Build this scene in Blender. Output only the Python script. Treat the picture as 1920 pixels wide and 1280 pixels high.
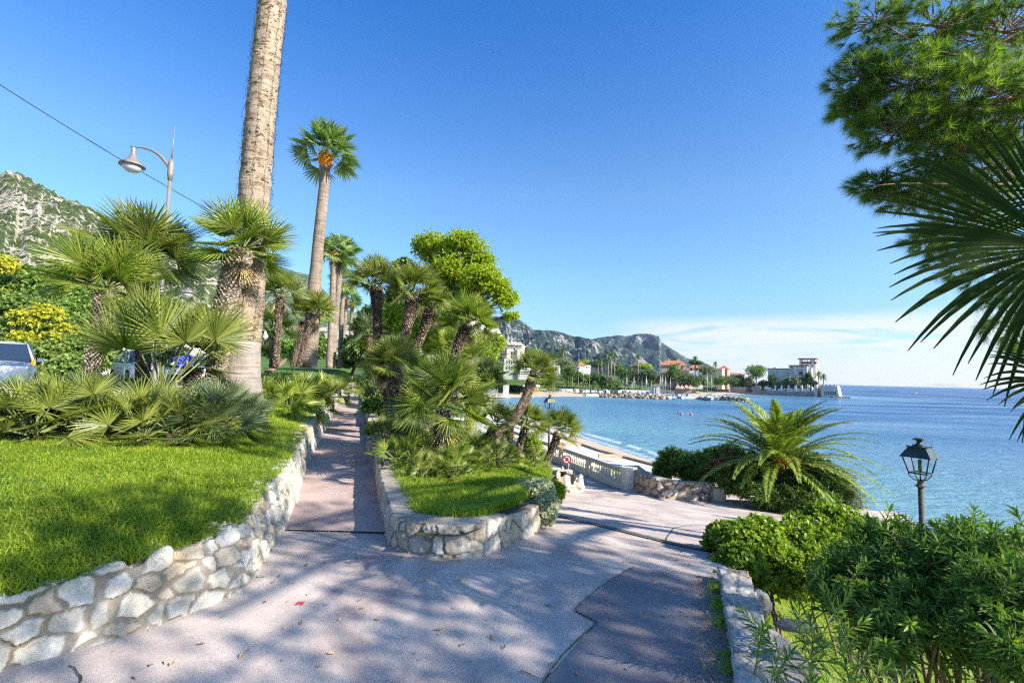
import bpy, math, random
import numpy as np
from mathutils import Vector, Matrix
for o in list(bpy.data.objects): bpy.data.objects.remove(o)
S = bpy.context.scene
COL = S.collection
R = math.radians
# ------------------------------------------------------------ camera
F = 900.0; PITCH = R(4.2); ROLL = R(1.4); CZ = 1.7
fwd = np.array([0, math.cos(PITCH), math.sin(PITCH)])
up0 = np.array([0, -math.sin(PITCH), math.cos(PITCH)]); rt0 = np.array([1.0, 0, 0])
cup = up0*math.cos(ROLL) - rt0*math.sin(ROLL)
crt = rt0*math.cos(ROLL) + up0*math.sin(ROLL)
CAM = np.array([0, 0, CZ])
cd = bpy.data.cameras.new('camera'); cam = bpy.data.objects.new('camera', cd); COL.objects.link(cam)
cd.sensor_width = 36; cd.lens = 36*F/1920; cd.clip_start = 0.05; cd.clip_end = 60000
cam.matrix_world = Matrix(((crt[0], cup[0], -fwd[0], 0), (crt[1], cup[1], -fwd[1], 0), (crt[2], cup[2], -fwd[2], CZ), (0, 0, 0, 1)))
S.camera = cam
# ------------------------------------------------------------ light
SUN_AZ = math.atan2(0.88, -0.48); SUN_EL = R(29)
sunv = np.array([math.sin(SUN_AZ)*math.cos(SUN_EL), math.cos(SUN_AZ)*math.cos(SUN_EL), math.sin(SUN_EL)])
w = bpy.data.worlds.new("World"); S.world = w; w.use_nodes = True
nt = w.node_tree; nt.nodes.clear()
def nn(nt, t, ins=None, **kw):
    n = nt.nodes.new(t)
    for k, v in kw.items(): setattr(n, k, v)
    for k, v in (ins or {}).items():
        if isinstance(v, bpy.types.NodeSocket): nt.links.new(v, n.inputs[k])
        else: n.inputs[k].default_value = v
    return n
def ramp(nt, fac, stops, interp='LINEAR'):
    n = nn(nt, 'ShaderNodeValToRGB', {0: fac}); cr = n.color_ramp; cr.interpolation = interp
    while len(cr.elements) < len(stops): cr.elements.new(0.5)
    for e, (p, c) in zip(cr.elements, stops):
        e.position = p; e.color = (c, c, c, 1) if isinstance(c, (int, float)) else tuple(c)+(1,)
    return n.outputs[0]
def mth(nt, op, a, b=0.0, c=None, clamp=False):
    d = {0: a, 1: b}
    if c is not None: d[2] = c
    return nn(nt, 'ShaderNodeMath', d, operation=op, use_clamp=clamp).outputs[0]
def mixc(nt, f, a, b, bt='MIX'):
    n = nt.nodes.new('ShaderNodeMix'); n.data_type = 'RGBA'; n.blend_type = bt
    for i, v in ((0, f), (6, a), (7, b)):
        if isinstance(v, bpy.types.NodeSocket): nt.links.new(v, n.inputs[i])
        elif i == 0: n.inputs[0].default_value = v
        else: n.inputs[i].default_value = tuple(v)+((1,) if len(v) == 3 else ())
    return n.outputs[2]
sky = nn(nt, 'ShaderNodeTexSky', sky_type='NISHITA', sun_disc=False, sun_elevation=SUN_EL, sun_rotation=SUN_AZ, altitude=50, air_density=1.0, dust_density=0.7, ozone_density=2.2)
tc = nn(nt, 'ShaderNodeTexCoord')
sx = nn(nt, 'ShaderNodeSeparateXYZ', {0: tc.outputs['Generated']})
mp = nn(nt, 'ShaderNodeMapping', {0: tc.outputs['Generated'], 'Scale': (3.2, 3.2, 26.0), 'Location': (0.3, 0.0, 0.15)})
n1 = nn(nt, 'ShaderNodeTexNoise', {'Vector': mp.outputs[0], 'Scale': 1.3, 'Detail': 9.0, 'Roughness': 0.62, 'Distortion': 0.6})
mr = nn(nt, 'ShaderNodeMapRange', {0: n1.outputs[0], 1: 0.33, 2: 0.50}, interpolation_type='SMOOTHSTEP')
elm = ramp(nt, sx.outputs[2], [(0.0, 0.9), (0.04, 0.8), (0.09, 1.0), (0.105, 0.8), (0.13, 0.0)], 'EASE')
azm = nn(nt, 'ShaderNodeMapRange', {0: sx.outputs[0], 1: 0.17, 2: 0.33}, interpolation_type='SMOOTHSTEP')
cl = mth(nt, 'MULTIPLY', mth(nt, 'MULTIPLY', mr.outputs[0], elm), azm.outputs[0])
cl = mth(nt, 'MULTIPLY', cl, 0.95)
hs = nn(nt, 'ShaderNodeHueSaturation', {'Saturation': 1.25, 'Value': 0.98, 'Hue': 0.512, 'Color': sky.outputs[0]}).outputs[0]
hs = mixc(nt, 1.0, hs, ramp(nt, sx.outputs[2], [(0.0, (0.50, 0.55, 0.66)), (0.10, (0.48, 0.56, 0.66)), (0.20, (0.62, 0.71, 0.73)), (0.36, (0.72, 0.78, 0.72)), (0.62, (0.26, 0.63, 0.78))]), 'MULTIPLY')
skc = mixc(nt, cl, hs, (2.75, 2.8, 2.9))
bg = nn(nt, 'ShaderNodeBackground', {0: skc, 1: 0.13})
nt.links.new(bg.outputs[0], nn(nt, 'ShaderNodeOutputWorld').inputs[0])
ld = bpy.data.lights.new('sun', 'SUN'); ld.energy = 4.3; ld.angle = R(0.55); ld.color = (1.0, 0.93, 0.82)
lo = bpy.data.objects.new('sun', ld); COL.objects.link(lo); lo.location = (20, -10, 30)
lo.rotation_euler = Vector(sunv).to_track_quat('Z', 'Y').to_euler()
S.view_settings.view_transform = 'Standard'; S.view_settings.look = 'None'; S.view_settings.gamma = 1
S.view_settings.exposure = 1.5
cy = S.cycles
cy.max_bounces = 5; cy.diffuse_bounces = 3; cy.glossy_bounces = 2; cy.transmission_bounces = 4; cy.transparent_max_bounces = 4
cy.caustics_reflective = False; cy.caustics_refractive = False
cy.use_adaptive_sampling = True; cy.adaptive_threshold = 0.01
cy.use_denoising = False; cy.filter_width = 1.2; cy.volume_bounces = 0
# ------------------------------------------------------------ projection helpers (pixel of the 1920 px photo + real distance -> point)
def ray(px, py):
    d = fwd + crt*((px-960)/F) + cup*((640-py)/F)
    return d/d[1]
def at(px, py, Y): return CAM + ray(px, py)*Y
def gp(px, py, z):
    d = ray(px, py); return CAM + d*((z-CZ)/d[2])
def hit(px, py, hf, y0=0.8, y1=120):
    d = ray(px, py); Y = y0
    while Y < y1:
        p = CAM + d*Y
        if p[2] <= hf(p[0], p[1]): return p
        Y *= 1.004
    return CAM + d*Y
# ------------------------------------------------------------ noise
def _h(ix, iy, s):
    n = (ix*374761393 + iy*668265263 + s*1442695041) & 0xffffffff
    n = ((n ^ (n >> 13))*1274126177) & 0xffffffff
    return ((n ^ (n >> 16)) & 0xffff)/65535.0
def vnoise(x, y, s=0):
    x = np.asarray(x, float); y = np.asarray(y, float)
    ix = np.floor(x).astype(np.int64); iy = np.floor(y).astype(np.int64); fx = x-ix; fy = y-iy
    fx = fx*fx*(3-2*fx); fy = fy*fy*(3-2*fy)
    return (_h(ix, iy, s)*(1-fx)+_h(ix+1, iy, s)*fx)*(1-fy) + (_h(ix, iy+1, s)*(1-fx)+_h(ix+1, iy+1, s)*fx)*fy
def fbm(x, y, o=4, s=0):
    r = 0; a = 0.5; t = 0
    for i in range(o):
        r = r + a*vnoise(x, y, s+i*17); t += a; a *= 0.5; x = np.asarray(x)*2.03; y = np.asarray(y)*2.03
    return r/t
# ------------------------------------------------------------ mesh builder
class MB:
    def __init__(s): s.v = []; s.n = 0; s.f = []; s.c = []
    def add(s, V, Fc, m=0, smooth=False, col=None):
        V = np.asarray(V, float).reshape(-1, 3); Fc = np.asarray(Fc, int)
        if Fc.ndim == 1: Fc = Fc[None]
        s.v.append(V); s.f.append((Fc+s.n, m, smooth)); s.n += len(V)
        s.c.append(np.ones((len(V), 3)) if col is None else np.broadcast_to(np.asarray(col, float), (len(V), 3)))
        return s
    def more(s, Fc, m=0, smooth=False):   # faces on the last vertices added
        s.f.append((np.asarray(Fc, int)+(s.n-len(s.v[-1])), m, smooth)); return s
    def box(s, c, sz, rz=0, m=0, smooth=False):
        x, y, z = np.array(sz)/2.0
        V = np.array([[-x,-y,-z],[x,-y,-z],[x,y,-z],[-x,y,-z],[-x,-y,z],[x,-y,z],[x,y,z],[-x,y,z]])
        ca, sa = math.cos(rz), math.sin(rz)
        V = V@np.array([[ca, sa, 0], [-sa, ca, 0], [0, 0, 1]]) + np.array(c)
        return s.add(V, [[0,3,2,1],[4,5,6,7],[0,1,5,4],[1,2,6,5],[2,3,7,6],[3,0,4,7]], m, smooth)
    def hexa(s, V, m=0):   # 8 corners, bottom ring then top ring
        return s.add(V, [[0,3,2,1],[4,5,6,7],[0,1,5,4],[1,2,6,5],[2,3,7,6],[3,0,4,7]], m)
    def tube(s, P, r, n=8, m=0, caps=True, smooth=True, jit=None):
        P = np.asarray(P, float); k = len(P); r = np.broadcast_to(np.asarray(r, float), (k,))
        T = np.gradient(P, axis=0); T /= np.linalg.norm(T, axis=1)[:, None]+1e-9
        ref = np.array([0, 0, 1.0]) if abs(T[0][2]) < 0.9 else np.array([1.0, 0, 0])
        A = np.cross(T, ref); A /= np.linalg.norm(A, axis=1)[:, None]+1e-9; B = np.cross(T, A)
        th = np.arange(n)*2*math.pi/n
        rr = r[:, None]*np.ones(n) if jit is None else r[:, None]*jit
        V = P[:, None]+(A[:, None]*np.cos(th)[None, :, None]+B[:, None]*np.sin(th)[None, :, None])*rr[..., None]
        i = np.arange(k-1)[:, None]*n; j = np.arange(n)[None]; j2 = (j+1) % n
        Q = np.stack([i+j, i+j2, i+n+j2, i+n+j], -1).reshape(-1, 4)
        s.add(V.reshape(-1, 3), Q, m, smooth)
        if caps:
            s.more([list(range(n))[::-1]], m); s.more([[(k-1)*n+q for q in range(n)]], m)
        return s
    def lathe(s, prof, c=(0, 0, 0), n=16, m=0, rot=0, smooth=True):
        pr = np.array(prof, float); th = np.arange(n)*2*math.pi/n+rot
        V = np.stack([pr[:, 0][:, None]*np.cos(th), pr[:, 0][:, None]*np.sin(th), pr[:, 1][:, None]*np.ones(n)], -1)+np.array(c)
        k = len(pr); i = np.arange(k-1)[:, None]*n; j = np.arange(n)[None]; j2 = (j+1) % n
        s.add(V.reshape(-1, 3), np.stack([i+j, i+j2, i+n+j2, i+n+j], -1).reshape(-1, 4), m, smooth)
        s.more([list(range(n))[::-1]], m); s.more([[(k-1)*n+q for q in range(n)]], m); return s
    def grid(s, X, Y, Z, m=0, smooth=True, col=None, mask=None):
        a, b = X.shape; V = np.stack([X, Y, Z], -1).reshape(-1, 3)
        i = (np.arange(a-1)[:, None]*b+np.arange(b-1)[None])
        Q = np.stack([i, i+b, i+b+1, i+1], -1)
        if mask is not None: Q = Q[mask]
        return s.add(V, Q.reshape(-1, 4), m, smooth, None if col is None else col.reshape(-1, 3))
    def build(s, name, mats, parent=None, cols=False, loc=None):
        me = bpy.data.meshes.new(name); V = np.concatenate(s.v); me.vertices.add(len(V)); 
        if loc is not None: V = V-np.array(loc)
        me.vertices.foreach_set('co', V.ravel())
        L = np.concatenate([f.ravel() for f, _, _ in s.f]); cnt = np.concatenate([np.full(len(f), f.shape[1]) for f, _, _ in s.f])
        mi = np.concatenate([np.full(len(f), m) for f, m, _ in s.f]); sm = np.concatenate([np.full(len(f), q) for f, _, q in s.f])
        me.loops.add(len(L)); me.loops.foreach_set('vertex_index', L)
        me.polygons.add(len(cnt)); me.polygons.foreach_set('loop_start', np.concatenate([[0], np.cumsum(cnt)[:-1]]))
        me.polygons.foreach_set('material_index', mi); me.polygons.foreach_set('use_smooth', sm)
        me.update(calc_edges=True)
        if cols:
            C = np.concatenate(s.c); at_ = me.color_attributes.new('tint', 'FLOAT_COLOR', 'POINT')
            at_.data.foreach_set('color', np.concatenate([C, np.ones((len(C), 1))], 1).ravel())
        for mm in (mats if isinstance(mats, (list, tuple)) else [mats]): me.materials.append(mm)
        o = bpy.data.objects.new(name, me); COL.objects.link(o)
        if loc is not None: o.location = loc
        if parent is not None:
            o.parent = parent
        return o
def tag(o, label=None, cat=None, group=None, kind=None):
    for k, v in (('label', label), ('category', cat), ('group', group), ('kind', kind)):
        if v: o[k] = v
    return o
def empty(name, loc=(0, 0, 0), rz=0, label=None, cat=None, group=None):
    o = bpy.data.objects.new(name, None); o.empty_display_size = 0.2; o.location = loc; o.rotation_euler = (0, 0, rz)
    COL.objects.link(o); return tag(o, label, cat, group)
def copy_tree(o, parent=None):
    c = o.copy(); COL.objects.link(c); c.parent = parent
    for ch in [q for q in bpy.data.objects if q.parent == o]: copy_tree(ch, c)
    return c
# ------------------------------------------------------------ materials
def newmat(name):
    m = bpy.data.materials.new(name); m.use_nodes = True; m.node_tree.nodes.clear(); return m, m.node_tree
def mat(name, c1, c2=None, scale=4.0, rough=0.8, bump=0.0, bscale=30.0, metal=0.0, spec=0.3, c3=None, s3=0.6, det=6.0, tint=False, isl=False, stretch=None, mid=(0.35, 0.65), em=0.0, coat=0.0, ior=1.45, bd=0.02):
    m, t = newmat(name); co = nn(t, 'ShaderNodeTexCoord').outputs['Object']
    if stretch: co = nn(t, 'ShaderNodeMapping', {0: co, 'Scale': stretch}).outputs[0]
    col = tuple(c1)+(1,)
    if c2 is not None:
        f = nn(t, 'ShaderNodeTexNoise', {'Vector': co, 'Scale': scale, 'Detail': det, 'Roughness': 0.6}).outputs[0]
        if isl:
            g = nn(t, 'ShaderNodeNewGeometry'); f = mth(t, 'ADD', mth(t, 'MULTIPLY', f, 0.4), mth(t, 'MULTIPLY', g.outputs['Random Per Island'], 0.6))
        st = [(mid[0], c1), (mid[1], c2)]
        col = ramp(t, f, st)
        if c3 is not None:
            f2 = nn(t, 'ShaderNodeTexNoise', {'Vector': co, 'Scale': s3, 'Detail': 5.0, 'Roughness': 0.65}).outputs[0]
            col = mixc(t, ramp(t, f2, [(0.45, 0.0), (0.62, 1.0)]), col, c3)
    if tint:
        a = nn(t, 'ShaderNodeAttribute', attribute_name='tint').outputs[0]
        if c2 is None: col = tuple(c1)+(1,)
        col = mixc(t, 1.0, col if isinstance(col, bpy.types.NodeSocket) else c1, a, 'MULTIPLY')
    ins = {'Roughness': rough, 'Metallic': metal, 'Specular IOR Level': spec, 'Base Color': col, 'IOR': ior, 'Coat Weight': coat}
    if em: ins['Emission Color'] = tuple(c1)+(1,); ins['Emission Strength'] = em
    b = nn(t, 'ShaderNodeBsdfPrincipled', ins)
    if bump:
        h = nn(t, 'ShaderNodeTexNoise', {'Vector': co, 'Scale': bscale, 'Detail': 8.0, 'Roughness': 0.65}).outputs[0]
        bn = nn(t, 'ShaderNodeBump', {'Height': h, 'Strength': bump, 'Distance': bd}); t.links.new(bn.outputs[0], b.inputs['Normal'])
    t.links.new(b.outputs[0], nn(t, 'ShaderNodeOutputMaterial').inputs[0]); return m
def leafmat(name, cols, trans=0.35, tcol=None, rough=0.45, spec=0.4, nscale=0.5, nmix=0.35, tmul=1.8):
    m, t = newmat(name); g = nn(t, 'ShaderNodeNewGeometry'); co = nn(t, 'ShaderNodeTexCoord').outputs['Object']
    nz = nn(t, 'ShaderNodeTexNoise', {'Vector': co, 'Scale': nscale, 'Detail': 3.0}).outputs[0]
    f = mth(t, 'ADD', mth(t, 'MULTIPLY', g.outputs['Random Per Island'], 1-nmix), mth(t, 'MULTIPLY', nz, nmix))
    k = len(cols); c = ramp(t, f, [(0.08+0.84*i/(k-1), q) for i, q in enumerate(cols)])
    b = nn(t, 'ShaderNodeBsdfPrincipled', {'Base Color': c, 'Roughness': rough, 'Specular IOR Level': spec})
    tcx = mixc(t, 1.0, c, tcol or (1.35*tmul/1.8, 1.6*tmul/1.8, 0.5), 'MULTIPLY')
    tr = nn(t, 'ShaderNodeBsdfTranslucent', {0: tcx})
    mx = nn(t, 'ShaderNodeMixShader', {0: trans, 1: b.outputs[0], 2: tr.outputs[0]})
    t.links.new(mx.outputs[0], nn(t, 'ShaderNodeOutputMaterial').inputs[0]); return m
G = dict
LFfan = leafmat('fan_leaf', [(0.060, 0.092, 0.016), (0.128, 0.170, 0.029), (0.222, 0.255, 0.046), (0.342, 0.339, 0.081)], 0.3, spec=0.5, rough=0.4)
LFfan2 = leafmat('fan_leaf_blue', [(0.041, 0.068, 0.029), (0.082, 0.121, 0.047), (0.133, 0.178, 0.072), (0.209, 0.251, 0.103)], 0.25, spec=0.5, rough=0.4)
LFfanb = leafmat('fan_leaf_bright', [(0.077, 0.131, 0.018), (0.154, 0.216, 0.029), (0.273, 0.324, 0.046), (0.444, 0.433, 0.087)], 0.35, spec=0.5, rough=0.4)
LFwash = leafmat('washingtonia_leaf', [(0.077, 0.154, 0.033), (0.143, 0.231, 0.066), (0.220, 0.297, 0.099), (0.363, 0.396, 0.187)], 0.3)
LFphoe = leafmat('date_leaf', [(0.094, 0.155, 0.024), (0.172, 0.244, 0.041), (0.296, 0.361, 0.065), (0.468, 0.438, 0.097)], 0.3)
LFole = leafmat('oleander_leaf', [(0.060, 0.119, 0.030), (0.109, 0.195, 0.041), (0.178, 0.271, 0.048), (0.337, 0.424, 0.082)], 0.3, spec=0.3, rough=0.5)
LFbright = leafmat('bright_leaf', [(0.088, 0.146, 0.015), (0.156, 0.230, 0.022), (0.250, 0.336, 0.030), (0.375, 0.437, 0.060)], 0.4)
LFdark = leafmat('dark_leaf', [(0.031, 0.069, 0.017), (0.062, 0.119, 0.022), (0.109, 0.183, 0.033), (0.171, 0.252, 0.044)], 0.25)
LFmid = leafmat('mid_leaf', [(0.053, 0.110, 0.022), (0.098, 0.179, 0.033), (0.164, 0.261, 0.044), (0.269, 0.358, 0.066)], 0.3)
LFlime = leafmat('lime_leaf', [(0.129, 0.190, 0.009), (0.232, 0.303, 0.013), (0.361, 0.427, 0.020), (0.490, 0.527, 0.050)], 0.42)
LFyel = leafmat('yellow_blossom', [(0.16, 0.22, 0.03), (0.38, 0.38, 0.03), (0.55, 0.48, 0.03), (0.62, 0.52, 0.06)], 0.35)
LFgrey = leafmat('silver_leaf', [(0.286, 0.319, 0.162), (0.429, 0.460, 0.247), (0.572, 0.590, 0.342), (0.715, 0.708, 0.437)], 0.15, tmul=1.0)
LFolive = leafmat('olive_leaf', [(0.10, 0.13, 0.06), (0.16, 0.19, 0.09), (0.22, 0.25, 0.13), (0.30, 0.33, 0.18)], 0.2, tmul=1.2)
LFpine = leafmat('pine_needle', [(0.044, 0.090, 0.022), (0.081, 0.144, 0.033), (0.200, 0.288, 0.055), (0.400, 0.480, 0.110)], 0.5, nscale=1.2, nmix=0.5)
LFfore = leafmat('shaded_fan_leaf', [(0.022, 0.042, 0.012), (0.032, 0.056, 0.016), (0.044, 0.072, 0.02)], 0.3, rough=0.8, spec=0.06)  # shade on the leaf's underside is put into these dark greens
LFgrass = leafmat('grass_blade', [(0.070, 0.136, 0.013), (0.172, 0.256, 0.020), (0.312, 0.400, 0.030), (0.605, 0.544, 0.084)], 0.4, nscale=1.3, nmix=0.62, rough=0.5)
Mpetal = leafmat('pink_petal', [(0.6, 0.05, 0.18), (0.75, 0.12, 0.3), (0.8, 0.3, 0.4)], 0.3, tcol=(1.1, 0.8, 0.8))
Morange = mat('orange_stalk', (0.62, 0.22, 0.02), (0.75, 0.38, 0.05), 6, isl=True)
Mfibre = mat('palm_fibre', (0.03, 0.019, 0.013), (0.09, 0.055, 0.036), 14, 0.95, 0.8, 60, isl=True)
Mstub = mat('palm_stub', (0.05, 0.032, 0.021), (0.19, 0.14, 0.10), 8, 0.9, isl=True, mid=(0.3, 0.8))
Mstubp = mat('palm_stub_cut', (0.22, 0.17, 0.12), (0.58, 0.5, 0.38), 8, 0.9, isl=True)
Mbark = mat('bark', (0.09, 0.06, 0.04), (0.24, 0.17, 0.12), 6, 0.9, 0.7, 20, stretch=(1, 1, 0.3))
Mpbark = mat('pine_bark', (0.22, 0.13, 0.09), (0.42, 0.30, 0.24), 9, 0.9, 0.8, 24, stretch=(1, 1, 1))
Mstem = mat('green_stem', (0.12, 0.16, 0.05), (0.25, 0.27, 0.1), 8, 0.7)
Msoil = mat('soil', (0.05, 0.07, 0.02), (0.10, 0.13, 0.035), 2.5, 0.95, 0.8, 30, c3=(0.10, 0.075, 0.045), s3=1.1)
Mdeadleaf = mat('dry_leaf', (0.3, 0.2, 0.1), (0.5, 0.38, 0.2), 5, 0.9, isl=True)
# ------------------------------------------------------------ terrain functions
def softp(d, k=0.35): return k*np.log1p(np.exp(np.clip(np.asarray(d, float)/k, -40, 40)))
def zplaza(x, y):
    s = softp(0.45*x+0.9*y-4.6)*0.176
    return -(s - softp(s-2.2, 0.12))
def zpath(y): return np.interp(y, [-20, 15, 22, 31, 37, 60, 120], [0, 0, 0.08, 0.3, 0.83, 2.2, 4.0])
LW = [(0,1255),(137,1220),(172,1210),(294,1173),(371,1143),(427,1120),(459,1100),(481,1075),(517,1010),(534,989),(558,933),(567,895),(580,860),(595,830),(612,800),(625,772),(637,747),(645,725)]
LWb = [hit(px, py, lambda x, y: zpath(y)) for px, py in LW]
d0 = LWb[1]-LWb[0]; LWb = [LWb[0]-d0*7, LWb[0]-d0*3]+LWb
LWb.append(at(670, 716.5, 40.5)); LWb.append(at(690, 717, 41)); LWb.append(at(720, 718, 40))
LWb = np.array(LWb)
LWb[:, 2] = zpath(LWb[:, 1])
_ly = LWb[:-3, 1]; _lx = LWb[:-3, 0]
def xL(y): return np.interp(y, np.concatenate([_ly, [60, 120]]), np.concatenate([_lx, [-19, -38]]))
def prj(p):
    v = np.array(p)-CAM; return 960+F*(v@crt)/(v@fwd), 640-F*(v@cup)/(v@fwd)
TE = np.array([(-400,1215),(-150,1150),(0,1108),(27,1102),(113,1087),(172,1077),(252,1045),(291,1037),(335,1022),(371,1013),(413,995),(457,979),(475,959),(505,909),(510,902),(550,837),(570,805),(592,780),(620,755),(640,730),(650,716)], float)
hl = []
for p in LWb:
    best = 0.4
    if 2.2 < p[1] < 36:
        for h in np.arange(0.2, 0.7, 0.01):
            x_, y_ = prj((p[0]-0.1, p[1], p[2]+h))
            if y_ <= np.interp(x_, TE[:, 0], TE[:, 1]): best = h; break
    hl.append(best)
hl = np.clip(np.array(hl)-0.03, 0.25, 0.5); hl[:3] = hl[3]; hl[-6:] = 0.45; print('wall heights', np.round(hl, 2))
WHY = LWb[:-3, 1]; WHH = hl[:-3]
RP = [(735,1020),(727,1000),(712,935),(702,875),(690,845),(683,800),(680,775),(676,740),(673,722)]
RPb = np.array([hit(px, py, lambda x, y: zpath(y)) for px, py in RP])
def xR(y): return np.interp(y, np.concatenate([RPb[:, 1], [60, 120]]), np.concatenate([RPb[:, 0], [-17.5, -36]]))
def xB(y): return 4.2-0.35*(np.asarray(y)-17)      # balustrade line
def xQ(y): return np.interp(y, [4.4, 5.6, 7, 10, 13, 15.2, 17, 25, 45], [-0.3, 0.3, 0.62, 0.95, 1.35, 1.5, 1.9, -0.9, -8.0])
def zsoil(x, y):
    a = xR(y)+0.1; b = xQ(y)-0.1
    t = np.clip((x-a)/np.maximum(b-a, 0.3), 0, 1)
    far = np.clip((np.asarray(y)-5)/6, 0, 1)
    zl = zpath(y)+0.23; zr = zplaza(b, y)+0.33+0.12*far
    return zl+(zr-zl)*(t**(1+0.9*far))+0.06*np.sin(x*2.1+y)*np.clip(t*4, 0, 1)*np.clip((1-t)*4, 0, 1)
def zlawn(x, y):
    d = np.maximum(xL(y)-0.2-x, 0)
    return np.maximum(zpath(y), 0)*0.85+np.interp(y, WHY, WHH)-0.01+(0.80-np.interp(y, WHY, WHH))*(1-np.exp(-d/1.6))
def zgard(x, y):
    return np.minimum(zplaza(x, y)-0.2, -0.85-0.4*np.clip(x-2.2, 0, 8)-0.03*np.clip(np.asarray(y)-6, 0, 30))
COAST = np.array([(24,-80),(22,-20),(21,10),(20,24),(18,34),(14.8,44),(10,62),(4,90),(-3,130),(-6,158),(-2,177),(12,196),(30,209),(48,221),(72,228),(104,240),(112,275),(150,315),(168,318),(205,292),(212,300),(215,420),(330,760),(900,2000)], float)
def coast_sd(x, y):
    P = np.stack([np.ravel(x), np.ravel(y)], -1).astype(float); best = np.full(len(P), 1e9); sg = np.ones(len(P))
    for a, b in zip(COAST[:-1], COAST[1:]):
        ab = b-a; t = np.clip(((P-a)@ab)/(ab@ab), 0, 1); q = P-(a+t[:, None]*ab); d = np.hypot(q[:, 0], q[:, 1])
        s = np.sign(ab[0]*(P[:, 1]-a[1])-ab[1]*(P[:, 0]-a[0])); m = d < best-1e-6
        best[m] = d[m]; sg[m] = s[m]
    return (best*sg).reshape(np.shape(x))
SEA = -6.0
def inpoly(x, y, poly):
    r = np.zeros(np.shape(x), bool); n = len(poly)
    for i in range(n):
        x0, y0 = poly[i]; x1, y1 = poly[(i+1) % n]
        c = ((y0 > y) != (y1 > y)) & (x < (x1-x0)*(y-y0)/((y1-y0) if y1 != y0 else 1e-9)+x0); r ^= c
    return r
def strip(name, left, right, zf, mats, n=8, dz=0.0, lab=None):    # sheet between two polylines
    a = np.array(left, float); b = np.array(right, float); t = np.linspace(0, 1, n)[None, :]
    X = a[:, :1]*(1-t)+b[:, :1]*t; Y = a[:, 1:2]*(1-t)+b[:, 1:2]*t
    m = MB(); m.grid(X, Y, zf(X, Y)+dz); o = m.build(name, mats); return tag(o, lab, None, None, 'structure')
def arc(P, step):
    P = np.asarray(P, float); d = np.concatenate([[0], np.cumsum(np.linalg.norm(np.diff(P, axis=0), axis=1))])
    n = max(2, int(d[-1]/step)+1); s = np.linspace(0, d[-1], n)
    return s, np.stack([np.interp(s, d, P[:, k]) for k in range(P.shape[1])], -1)
# ------------------------------------------------------------ asphalt
def asphalt(name, ca, cb, cst, fine=(0.82, 1.18), stain=0.5):
    m, t = newmat(name); co = nn(t, 'ShaderNodeTexCoord').outputs['Object']
    big = nn(t, 'ShaderNodeTexNoise', {'Vector': co, 'Scale': 0.9, 'Detail': 6.0, 'Roughness': 0.6, 'Distortion': 0.4}).outputs[0]
    c = ramp(t, big, [(0.36, ca), (0.62, cb)])
    st = nn(t, 'ShaderNodeTexNoise', {'Vector': co, 'Scale': 0.45, 'Detail': 7.0, 'Roughness': 0.7, 'Distortion': 1.2}).outputs[0]
    c = mixc(t, mth(t, 'MULTIPLY', ramp(t, st, [(0.50, 0.0), (0.62, 1.0)]), stain), c, cst)
    vo = nn(t, 'ShaderNodeTexVoronoi', {'Vector': co, 'Scale': 210.0})
    sp = nn(t, 'ShaderNodeSeparateXYZ', {0: vo.outputs['Color']}).outputs[0]
    c = mixc(t, 1.0, c, ramp(t, sp, [(0.0, fine[0]), (0.55, 0.95), (1.0, fine[1])]), 'MULTIPLY')
    b = nn(t, 'ShaderNodeBsdfPrincipled', {'Base Color': c, 'Roughness': 0.88, 'Specular IOR Level': 0.25})
    bn = nn(t, 'ShaderNodeBump', {'Height': vo.outputs['Distance'], 'Strength': 0.35, 'Distance': 0.006})
    t.links.new(bn.outputs[0], b.inputs['Normal']); t.links.new(b.outputs[0], nn(t, 'ShaderNodeOutputMaterial').inputs[0]); return m
Mplaza = asphalt('plaza_asphalt', (0.39, 0.325, 0.30), (0.60, 0.505, 0.435), (0.29, 0.21, 0.19), stain=0.75)
Mpath = asphalt('path_asphalt', (0.40, 0.29, 0.26), (0.52, 0.40, 0.355), (0.24, 0.165, 0.15))
Mpatch = asphalt('patch_asphalt', (0.19, 0.17, 0.18), (0.27, 0.24, 0.245), (0.14, 0.12, 0.125))
Mroad = asphalt('road_asphalt', (0.28, 0.27, 0.27), (0.4, 0.38, 0.37), (0.2, 0.2, 0.2))
Mpale = asphalt('pale_concrete', (0.40, 0.35, 0.32), (0.5, 0.45, 0.41), (0.3, 0.26, 0.24))
# plaza
PL = [(-9, -4)]+[(p[0]-0.05, p[1]) for p in LWb if p[1] < 5.6]+[(xR(5.6)+0.1, 5.6), (-0.3, 5.0)]+[(xQ(y)-0.08, y) for y in (5.8, 7, 8.5, 10, 13, 15.2, 17, 21, 25, 33, 44)]
PL += [(xB(y)+0.1, y) for y in (44, 33, 25, 21, 17)]+[(5.5, 16.6), (6.9, 16), (9, 16.2), (12, 15), (10.5, 12.4), (6.5, 9.8), (3.6, 7.2), (2.35, 5.4), (1.95, 4.3), (1.75, 3), (1.5, 1.5), (1.3, -4)]
ys = np.concatenate([np.arange(-4, 9, 0.12), np.arange(9, 44.2, 0.3)]); xs = np.arange(-10, 12.2, 0.12)
X, Y = np.meshgrid(xs, ys, indexing='ij'); Zp = zplaza(X, Y)
ok = inpoly(X, Y, PL)
mk = ok[:-1, :-1] | ok[1:, :-1] | ok[:-1, 1:] | ok[1:, 1:]
g = MB(); g.grid(X, Y, Zp, mask=mk); tag(g.build('plaza', Mplaza), kind='structure')
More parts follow.
